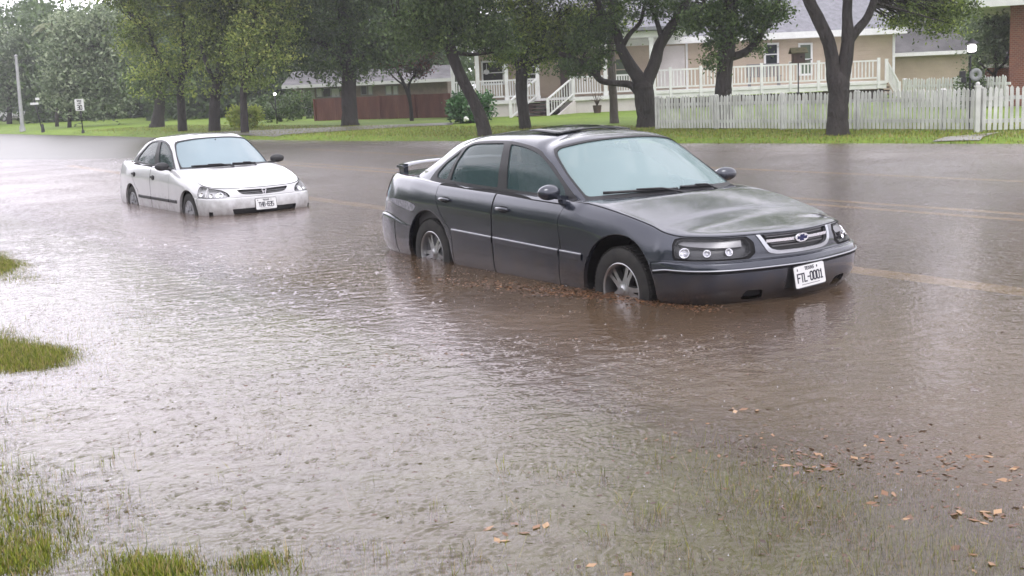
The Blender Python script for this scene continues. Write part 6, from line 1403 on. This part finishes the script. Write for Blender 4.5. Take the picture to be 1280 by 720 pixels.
# ---------------------------------------------------------------- low house at left behind the red fence
Y1 = 74.0; b1 = Vector((at(465, 130, Y1).x, Y1, .2)); H1 = empty('low_house', b1, 0, 'low dim house with a worn grey roof behind the red board fence', 'house')
xa, xb = at(366, 120, Y1).x, at(560, 120, Y1).x; ze = Z_at(465, 103, Y1)
part(H1, 'wall', noisy('dim_brick_wall', (.12, .085, .075), (.18, .13, .11), 3, .8), lambda m: m.bx(xa, xb, Y1, Y1 + 7, -.2, ze))
part(H1, 'roof', M_roofold, lambda m: (roof_slab(m, xa - .5, xb + .5, Y1 - .8, ze - .05, Y1 + 3.5, ze + .85, .1), roof_slab(m, xa - .5, xb + .5, Y1 + 7.8, ze - .05, Y1 + 3.52, ze + .85, .1)))
part(H1, 'fascia', mat('pale_fascia', (.42, .42, .42), .6), lambda m: m.bx(xa - .5, xb + .5, Y1 - .87, Y1 - .81, ze - .16, ze + .05))
M_pane = mat('curtained_glass', (.36, .36, .36), .3)
for a, b, c, d, g_ in ((396, 402, 111, 121, M_pane), (404, 413, 111, 121, M_dark), (415, 424, 111, 121, M_pane), (452, 458, 108, 118, M_dark), (461, 465, 108, 118, M_pane), (483, 489, 108, 118, M_pane), (492, 497, 108, 118, M_pane)):
    window(H1, at(a, 115, Y1).x, at(b, 115, Y1).x, Z_at(a, d, Y1), Z_at(a, c, Y1), Y1 - .01, .05, g_, False, M_metalgrey)
part(H1, 'garage_door', mat('grey_garage_door', (.22, .23, .21), .6), lambda m: [m.bx(at(380, 125, Y1).x, at(394, 125, Y1).x, Y1 - .06, Y1 - .01, .1 + k * .45, .1 + k * .45 + .43) for k in range(5)])

# ---------------------------------------------------------------- brick house at the right edge
Y3 = 38.0; b3 = Vector((at(1275, 100, Y3).x, Y3, .2)); H3 = empty('brick_house', b3, 0, 'red brick house with a wide white eave cut off by the right edge', 'house')
xa = at(1263, 60, Y3).x; z3 = Z_at(1262, 6, Y3)
part(H3, 'wall', M_brick, lambda m: m.bx(xa, xa + 9, Y3, Y3 + 8, -.2, z3))
part(H3, 'roof', M_roofold, lambda m: (roof_slab(m, xa - 1.15, xa + 10, Y3 - .9, z3 + .05, Y3 + 4, z3 + 1.7), roof_slab(m, xa - 1.15, xa + 10, Y3 + 8.9, z3 + .05, Y3 + 4.02, z3 + 1.7)))
part(H3, 'fascia', M_white, lambda m: (m.bx(xa - 1.2, xa + 10, Y3 - .97, Y3 - .91, z3 - .06, z3 + .18), m.bx(xa - 1.2, xa - .02, Y3 - .9, Y3 + 8, z3 - .05, z3 - .01)))
H3.rotation_euler = (0, 0, R(-24))
Y4 = 44.0; b4 = at(1231, 110, Y4); b4.z = .2; H4 = empty('brick_outbuilding', b4, R(-23), 'low red brick outbuilding with a white edge beside the brick house', 'building'); z4 = Z_at(1245, 84, Y4)
def loc4(nm, m, fn): mb = MB(); fn(mb); mb.build(nm, m, H4)
loc4('wall', M_brick, lambda m: m.bx(0, 8, 0, 5, -.4, z4 - .2)); loc4('fascia', M_white, lambda m: m.bx(-.12, 2.4, -.15, -.05, z4 - .22, z4 - .08)); loc4('roof', M_roofold, lambda m: roof_slab(m, -.1, 8, -.1, z4 - .05, 5, z4 + .25))

# ---------------------------------------------------------------- fences
def picket_fence(name, label, a, b, h, m, step=.115, pw=.075, base=.04, posts=2.4, tilt=.02, group=None):
    A = Vector((a.x, a.y, 0)); B = Vector((b.x, b.y, 0)); d = (B - A); L = d.length; d.normalize(); nv = Vector((-d.y, d.x, 0)); yaw = math.atan2(d.y, d.x)
    root = empty(name, (A.x, A.y, gz(A.x, A.y)), 0, label, 'fence', group); inv = Matrix.Translation(-root.location); r = random.Random(5)
    Mr = Matrix.Rotation(yaw, 4, 'Z'); mb = MB(); k = int(L / step)
    for i in range(k):
        c = A + d * (i + .5) * step; z = gz(c.x, c.y) + base; hh = h * r.uniform(.97, 1.03); t = Mr @ Matrix.Rotation(r.uniform(-tilt, tilt), 4, 'Y')
        vs = [(-pw / 2, -.01, 0), (pw / 2, -.01, 0), (pw / 2, -.01, hh - .05), (0, -.01, hh), (-pw / 2, -.01, hh - .05)]; vs = [Vector(v) for v in vs] + [Vector((v[0], .012, v[2])) for v in vs]
        mb.add([t @ v + Vector((c.x, c.y, z)) for v in vs], [(0, 1, 2, 3, 4), (9, 8, 7, 6, 5), (0, 5, 6, 1), (1, 6, 7, 2), (2, 7, 8, 3), (3, 8, 9, 4), (4, 9, 5, 0)])
    o = mb.build('pickets', m, root); o.matrix_parent_inverse = inv
    for f in (.25, .78):
        mb = MB(); n = 8
        for i in range(n):
            p = A + d * L * i / n + nv * .035; q = A + d * L * (i + 1) / n + nv * .035; mb.beam((p.x, p.y, gz(p.x, p.y) + h * f), (q.x, q.y, gz(q.x, q.y) + h * f), .04, .085)
        o = mb.build('rail', m, root); o.matrix_parent_inverse = inv
    for i in range(int(L / posts) + 1):
        c = A + d * min(L, i * posts) + nv * .10; mb = MB(); z = gz(c.x, c.y); mb.box((c.x, c.y, z + h * .48), (.10, .10, h * 1.0 + .1), Mr); mb.box((c.x, c.y, z + h * .98 + .05), (.12, .12, .04), Mr, .6)
        o = mb.build('post', m, root); o.matrix_parent_inverse = inv
    return root
fa = hit(819, 162); fb = hit(1218, 164)
picket_fence('picket_fence', 'weathered white picket fence running behind the big forked oak', fa, fb, .93, M_greywhite, group=None)
gp = hit(1221, 165); dirg = (fb - fa).normalized()
picket_fence('picket_fence', 'taller white picket fence right of the gate post at the right edge', Vector((gp.x + .05, gp.y - .1, 0)), Vector((gp.x, gp.y, 0)) + dirg * 0 + Vector((2.6, -1.0, 0)), .95, M_greywhite)
mb = MB(); mb.box((0, 0, .50), (.10, .10, 1.02)); mb.box((0, 0, 1.02), (.13, .13, .035)); mb.ball((0, 0, 1.07), .05, 6)
o = mb.build('gate_post', M_greywhite, smooth=True, sharp=40); o.location = (gp.x - .05, gp.y - .12, gp.z); tag(o, 'white gate post with a round cap between the two picket fences', 'post')
pa = at(1128, 118, 41); pb = at(1262, 114, 37); picket_fence('picket_fence', 'bright low white picket fence further back behind the lamp post', Vector((pa.x, pa.y, 0)), Vector((pb.x, pb.y, 0)), .98, M_white)
# red board fence
def board_fence(a, b, h, label):
    A = Vector((a.x, a.y, 0)); B = Vector((b.x, b.y, 0)); d = (B - A); L = d.length; d.normalize(); nv = Vector((-d.y, d.x, 0)); yaw = math.atan2(d.y, d.x); Mr = Matrix.Rotation(yaw, 4, 'Z')
    root = empty('board_fence', (A.x, A.y, gz(A.x, A.y)), 0, label, 'fence'); inv = Matrix.Translation(-root.location); mb = MB(); r = random.Random(9); w = .14
    for i in range(int(L / w)):
        c = A + d * (i + .5) * w; mb.box((c.x + r.uniform(-.006, .006), c.y + r.uniform(-.012, .012), gz(c.x, c.y) + h / 2), (w - .012, .02, h * r.uniform(.985, 1.01)), Mr)
    o = mb.build('boards', M_redwood, root); o.matrix_parent_inverse = inv
    for i in range(int(L / 2.4) + 1):
        c = A + d * min(L, i * 2.4) - nv * .05; mb = MB(); mb.box((c.x, c.y, gz(c.x, c.y) + h * .5), (.1, .06, h * 1.03), Mr); o = mb.build('post', M_redwood, root); o.matrix_parent_inverse = inv
a_ = at(395, 150, 62); b_2 = at(566, 150, 56); board_fence(a_, b_2, 1.14, 'red-brown board fence in front of the low house')

# ---------------------------------------------------------------- street furniture
def up_post(px, py, Y=None):
    p = hit(px, py) if Y is None else at(px, py, Y); p.z = gz(p.x, p.y); return p
# lit lamp on black post
p = up_post(1211, 168, 27.2); zt = Z_at(1214, 70, p.y); L1 = empty('lamp_post', p, 0, 'black lamp post with a glowing white lantern behind the gate', 'lamp')
mb = MB(); h = zt - p.z; mb.tube([(0, 0, -.1), (0, 0, h)], [.028, .022], 8); mb.tube([(0, 0, 0), (0, 0, .12)], [.06, .04], 10); mb.build('post', M_iron, L1, smooth=True, sharp=40)
lx = at(1215, 60, p.y).x - p.x
mb = MB(); mb.box((lx, 0, h + .17), (.155, .14, .15), None, 1.15); mb.build('lamp_globe', M_lampon, L1, bevel=.035)
mb = MB(); mb.lathe([(.001, h + .40), (.04, h + .36), (.15, h + .285), (.15, h + .275), (.001, h + .27)], 12, Matrix.Translation((lx, 0, 0))); mb.build('lamp_cap', M_iron, L1, smooth=True, sharp=40)
mb = MB(); mb.bx(lx - .08, lx + .08, -.075, .075, h + .05, h + .08); mb.build('lamp_base', M_iron, L1)
for q in (-1, 1):
    mb = MB(); cx = at(1203 if q < 0 else 1219, 98, p.y).x - p.x; zz = Z_at(1205, 97 if q < 0 else 94, p.y) - p.z
    if q < 0: mb.box((cx, 0, zz + .08), (.12, .10, .14)); mb.box((cx + .03, 0, zz - .06), (.10, .09, .12)); mb.beam((cx, 0, zz), (0, 0, zz), .02); mb.build('junction_box', M_iron, L1, bevel=.02)
    else: mb.lathe([(.05, -.02), (.14, -.02), (.15, 0), (.14, .02), (.05, .02)], 20, Matrix.Translation((cx, -.03, zz)) @ Matrix.Rotation(PI / 2, 4, 'X'), close=True); mb.beam((cx, 0, zz), (0, 0, zz), .02); mb.build('ring_ornament', mat('grey_ornament', (.22, .23, .23), .6), L1, smooth=True)
# bird house on a pole
p = up_post(998, 160, 31.5); B1 = empty('bird_house', p, 0, 'dark wooden bird house on a thin pole standing by the deck', 'bird house'); zb = Z_at(998, 78, p.y) - p.z
mb = MB(); mb.tube([(0, 0, -.1), (0, 0, zb)], .018, 8); mb.build('pole', M_iron, B1, smooth=True)
mb = MB(); mb.box((0, 0, zb + .13), (.30, .26, .24)); mb.beam((.1, 0, zb + .03), (.36, 0, zb + .06), .03); mb.bx(-.2, .2, -.17, .17, zb - .02, zb + .01); bd = mb.build('box', M_brown, B1)
mb = MB(); mb.mi = 0
for s_ in (-1, 1): mb.add([(-.22, s_ * .18, zb + .23), (.22, s_ * .18, zb + .23), (.22, 0, zb + .37), (-.22, 0, zb + .37), (-.22, s_ * .18, zb + .255), (.22, s_ * .18, zb + .255), (.22, 0, zb + .395), (-.22, 0, zb + .395)], [(0, 1, 2, 3), (4, 7, 6, 5), (0, 4, 5, 1), (1, 5, 6, 2), (3, 2, 6, 7), (0, 3, 7, 4)])
mb.build('roof', noisy('mossy_shingle', (.06, .055, .03), (.11, .10, .05), 12, .8), B1)
mb = MB(); mb.lathe([(.001, 0), (.03, 0)], 12, Matrix.Translation((.05, -.1315, zb + .14)) @ Matrix.Rotation(PI / 2, 4, 'X')); mb.build('entrance_hole', M_dark, bd)
# small round lamp at left yard
p = up_post(346, 150, 60); zt = Z_at(346, 119, p.y) - p.z; L2 = empty('yard_lamp', p, 0, 'small round white lamp on a short post above the dark hedge', 'lamp'); mb = MB(); mb.tube([(0, 0, -.1), (0, 0, zt)], .03); mb.build('post', M_iron, L2, smooth=True); mb = MB(); mb.ball((0, 0, zt + .06), .075, 8); mb.build('lamp_globe', mat('lit_globe', (1, 1, 1), .4, emis=(1, .96, .9), es=3), L2, smooth=True)
# speed limit sign
p = up_post(104, 166.5); S1 = empty('speed_limit_sign', p, 0, 'white speed limit sign on a thin post beside the far road edge', 'sign'); kx = px_m(p.y); zc = Z_at(101, 131, p.y) - p.z; hh = 14.0 / kx; ww = 11.0 / kx
mb = MB(); mb.tube([(.0, 0, -.2), (-.02, 0, zc + hh / 2)], .035, 8); mb.lathe([(.001, .22), (.07, .18), (.10, 0)], 10); mb.build('post', M_iron, S1, smooth=True)
Mf = Matrix.Translation((-.02, -.06, zc)) @ Matrix.Rotation(PI / 2, 4, 'X')
pts = roundp([(-ww / 2, -hh / 2), (ww / 2, -hh / 2), (ww / 2, hh / 2), (-ww / 2, hh / 2)], .1, 3); n = len(pts); mb = MB(); mb.add([Mf @ Vector((a, b, 0)) for a, b in pts] + [Mf @ Vector((a, b, .01)) for a, b in pts], [tuple(range(n, 2 * n)), tuple(reversed(range(n)))] + [(i, (i + 1) % n, n + (i + 1) % n, n + i) for i in range(n)])
sp_ = mb.build('sign_plate', M_signw, S1); mb = MB(); Mt = Mf @ Matrix.Translation((0, 0, .012)); lettering(mb, 'SPEED', hh * .13, 0, hh * .33, hh * .025, Mt, .004, .8); lettering(mb, 'LIMIT', hh * .13, 0, hh * .12, hh * .025, Mt, .004, .8); lettering(mb, '30', hh * .34, 0, -hh * .23, hh * .06, Mt, .004, .9); mb.build('lettering', M_ink, sp_)
# street name blade further left
p = up_post(54, 165.5); S2 = empty('street_name_sign', p, 0, 'narrow white street name blade on a post with a dark base', 'sign'); zc = Z_at(46, 129.5, p.y) - p.z; kx = px_m(p.y); dx = -6.5 / kx
mb = MB(); mb.tube([(0, 0, -.2), (dx, 0, zc + .2)], .035, 8); mb.lathe([(.001, .55), (.08, .45), (.12, 0)], 10); mb.build('post', M_iron, S2, smooth=True); mb = MB(); mb.box((dx, -.05, zc), (10 / kx, .02, 2.6 / kx)); mb.build('sign_plate', M_signw, S2, bevel=.01); mb = MB(); mb.box((dx + .2, 0, zc + .28), (.25, .02, .14)); mb.build('top_plate', M_signw, S2)
# grey pole
p = up_post(28.5, 164.5); zt = at(20, 70, p.y); P1 = empty('street_pole', p, 0, 'plain pale grey street pole at the far left', 'pole'); mb = MB(); mb.tube([(0, 0, -.2), (zt.x - p.x, 0, zt.z - p.z)], [.13, .09], 12); mb.tube([(0, 0, 0), (0, 0, .35)], [.2, .17], 12); mb.build('shaft', M_galv, P1, smooth=True, sharp=40)
mb = MB(); mb.lathe([(.001, .10), (.10, .04), (.11, 0)], 12, Matrix.Translation((zt.x - p.x, 0, zt.z - p.z))); mb.build('cap', M_galv, P1, smooth=True)
# spiky potted plant by the skirting
p = up_post(747, 151, 52.0); pt = empty('potted_plant', p, 0, 'spiky bare plant in a dark pot against the porch skirting', 'plant')
mb = MB(); mb.lathe([(.001, 0), (.15, 0), (.2, .34), (.17, .34), (.001, .30)], 16); mb.build('pot', M_brown, pt, smooth=True, sharp=40)
mb = MB()
for k in range(16): a = rnd.uniform(0, 6.28); mb.tube([(0, 0, .3), (math.cos(a) * .12, math.sin(a) * .12, .55), (math.cos(a) * rnd.uniform(.2, .5), math.sin(a) * .3, rnd.uniform(.55, 1.05))], [.018, .014, .006], 5)
mb.build('stems', M_brown, pt, smooth=True)
# ================================================================ CARS IN PLACE, AIR, LIGHT
imp_root = car(IMP)[0]; imp_root.rotation_euler = (0, .007, IMP['yaw']); civ_root = car(CIV)[0]
def copy_tree(o, parent=None):
    c = o.copy(); COL.objects.link(c); c.parent = parent
    if parent: c.matrix_parent_inverse = o.matrix_parent_inverse.copy()
    for ch in list(o.children): copy_tree(ch, c)
    return c
for (px, py, Y, yaw, lab) in ((43, 158, 118, .15, 'distant white car on the far lawn beyond the grey pole'), (1, 158, 122, 2.6, 'far white car cut off by the left edge of the picture')):
    p = at(px, py, Y); c = copy_tree(civ_root); c.location = (p.x, p.y, gz(p.x, p.y)); c.rotation_euler = (0, 0, yaw); c['label'] = lab

hz = MB(); hz.bx(-260, 260, -30, 320, -2.2, 24); o = hz.build('haze', bpy.data.materials.new('haze'))
m = o.data.materials[0]; m.use_nodes = True; N = m.node_tree.nodes; N.clear(); ou = N.new('ShaderNodeOutputMaterial'); v = N.new('ShaderNodeVolumePrincipled'); v.inputs['Color'].default_value = (.93, .93, .97, 1); v.inputs['Density'].default_value = HAZE; m.node_tree.links.new(v.outputs[0], ou.inputs['Volume'])
tag(o, kind='stuff'); o['category'] = 'haze'; o['label'] = 'thin rain haze that pales the far trees'

SUN_EL, SUN_ROT = 62, 150
w = bpy.data.worlds.new('World'); C.world = w; w.use_nodes = True; N = w.node_tree.nodes; L = w.node_tree.links; bg = N['Background']
sky = N.new('ShaderNodeTexSky'); sky.sky_type = 'NISHITA'; sky.sun_disc = False; sky.sun_elevation = R(SUN_EL); sky.sun_rotation = R(SUN_ROT); sky.air_density = 1.5; sky.dust_density = 5
hs = N.new('ShaderNodeHueSaturation'); hs.inputs['Saturation'].default_value = .12; L.new(sky.outputs[0], hs.inputs['Color'])
tcw = N.new('ShaderNodeTexCoord'); nw = N.new('ShaderNodeTexNoise'); nw.inputs['Scale'].default_value = 1.6; nw.inputs['Detail'].default_value = 5; L.new(tcw.outputs['Generated'], nw.inputs['Vector'])
rw = N.new('ShaderNodeValToRGB'); L.new(nw.outputs['Fac'], rw.inputs[0]); rw.color_ramp.elements[0].position = .3; rw.color_ramp.elements[0].color = (9.0, 8.75, 9.8, 1); rw.color_ramp.elements[1].position = .7; rw.color_ramp.elements[1].color = (11.8, 11.5, 12.6, 1)
mxw = N.new('ShaderNodeMixRGB'); mxw.inputs[0].default_value = .8; L.new(hs.outputs[0], mxw.inputs[1]); L.new(rw.outputs[0], mxw.inputs[2]); vd = N.new('ShaderNodeVectorMath'); vd.operation = 'DOT_PRODUCT'; L.new(tcw.outputs['Generated'], vd.inputs[0]); vd.inputs[1].default_value = Vector((-.55, .80, .22)).normalized()
mrw = N.new('ShaderNodeMapRange'); mrw.interpolation_type = 'SMOOTHSTEP'; L.new(vd.outputs['Value'], mrw.inputs[0]); mrw.inputs[1].default_value = .72; mrw.inputs[2].default_value = 1; mrw.inputs[3].default_value = .92; mrw.inputs[4].default_value = 1.55
ms = N.new('ShaderNodeVectorMath'); ms.operation = 'SCALE'; L.new(mxw.outputs[0], ms.inputs[0]); L.new(mrw.outputs[0], ms.inputs['Scale']); L.new(ms.outputs[0], bg.inputs[0]); bg.inputs[1].default_value = .12
sd = bpy.data.lights.new('sun', 'SUN'); sd.energy = .6; sd.angle = R(25); sd.color = (1, .97, .93); so = bpy.data.objects.new('sun', sd); COL.objects.link(so)
az = R(SUN_ROT); el = R(SUN_EL); d = Vector((math.sin(az) * math.cos(el), math.cos(az) * math.cos(el), math.sin(el))); so.rotation_euler = d.to_track_quat('Z', 'Y').to_euler()
C.view_settings.view_transform = 'Standard'; C.view_settings.look = 'None'; C.view_settings.exposure = EXPO; C.view_settings.gamma = 1
C.render.engine = 'CYCLES'; C.cycles.max_bounces = 8; C.cycles.transparent_max_bounces = 12; C.cycles.volume_bounces = 0
C.render.resolution_x = 1280; C.render.resolution_y = 720
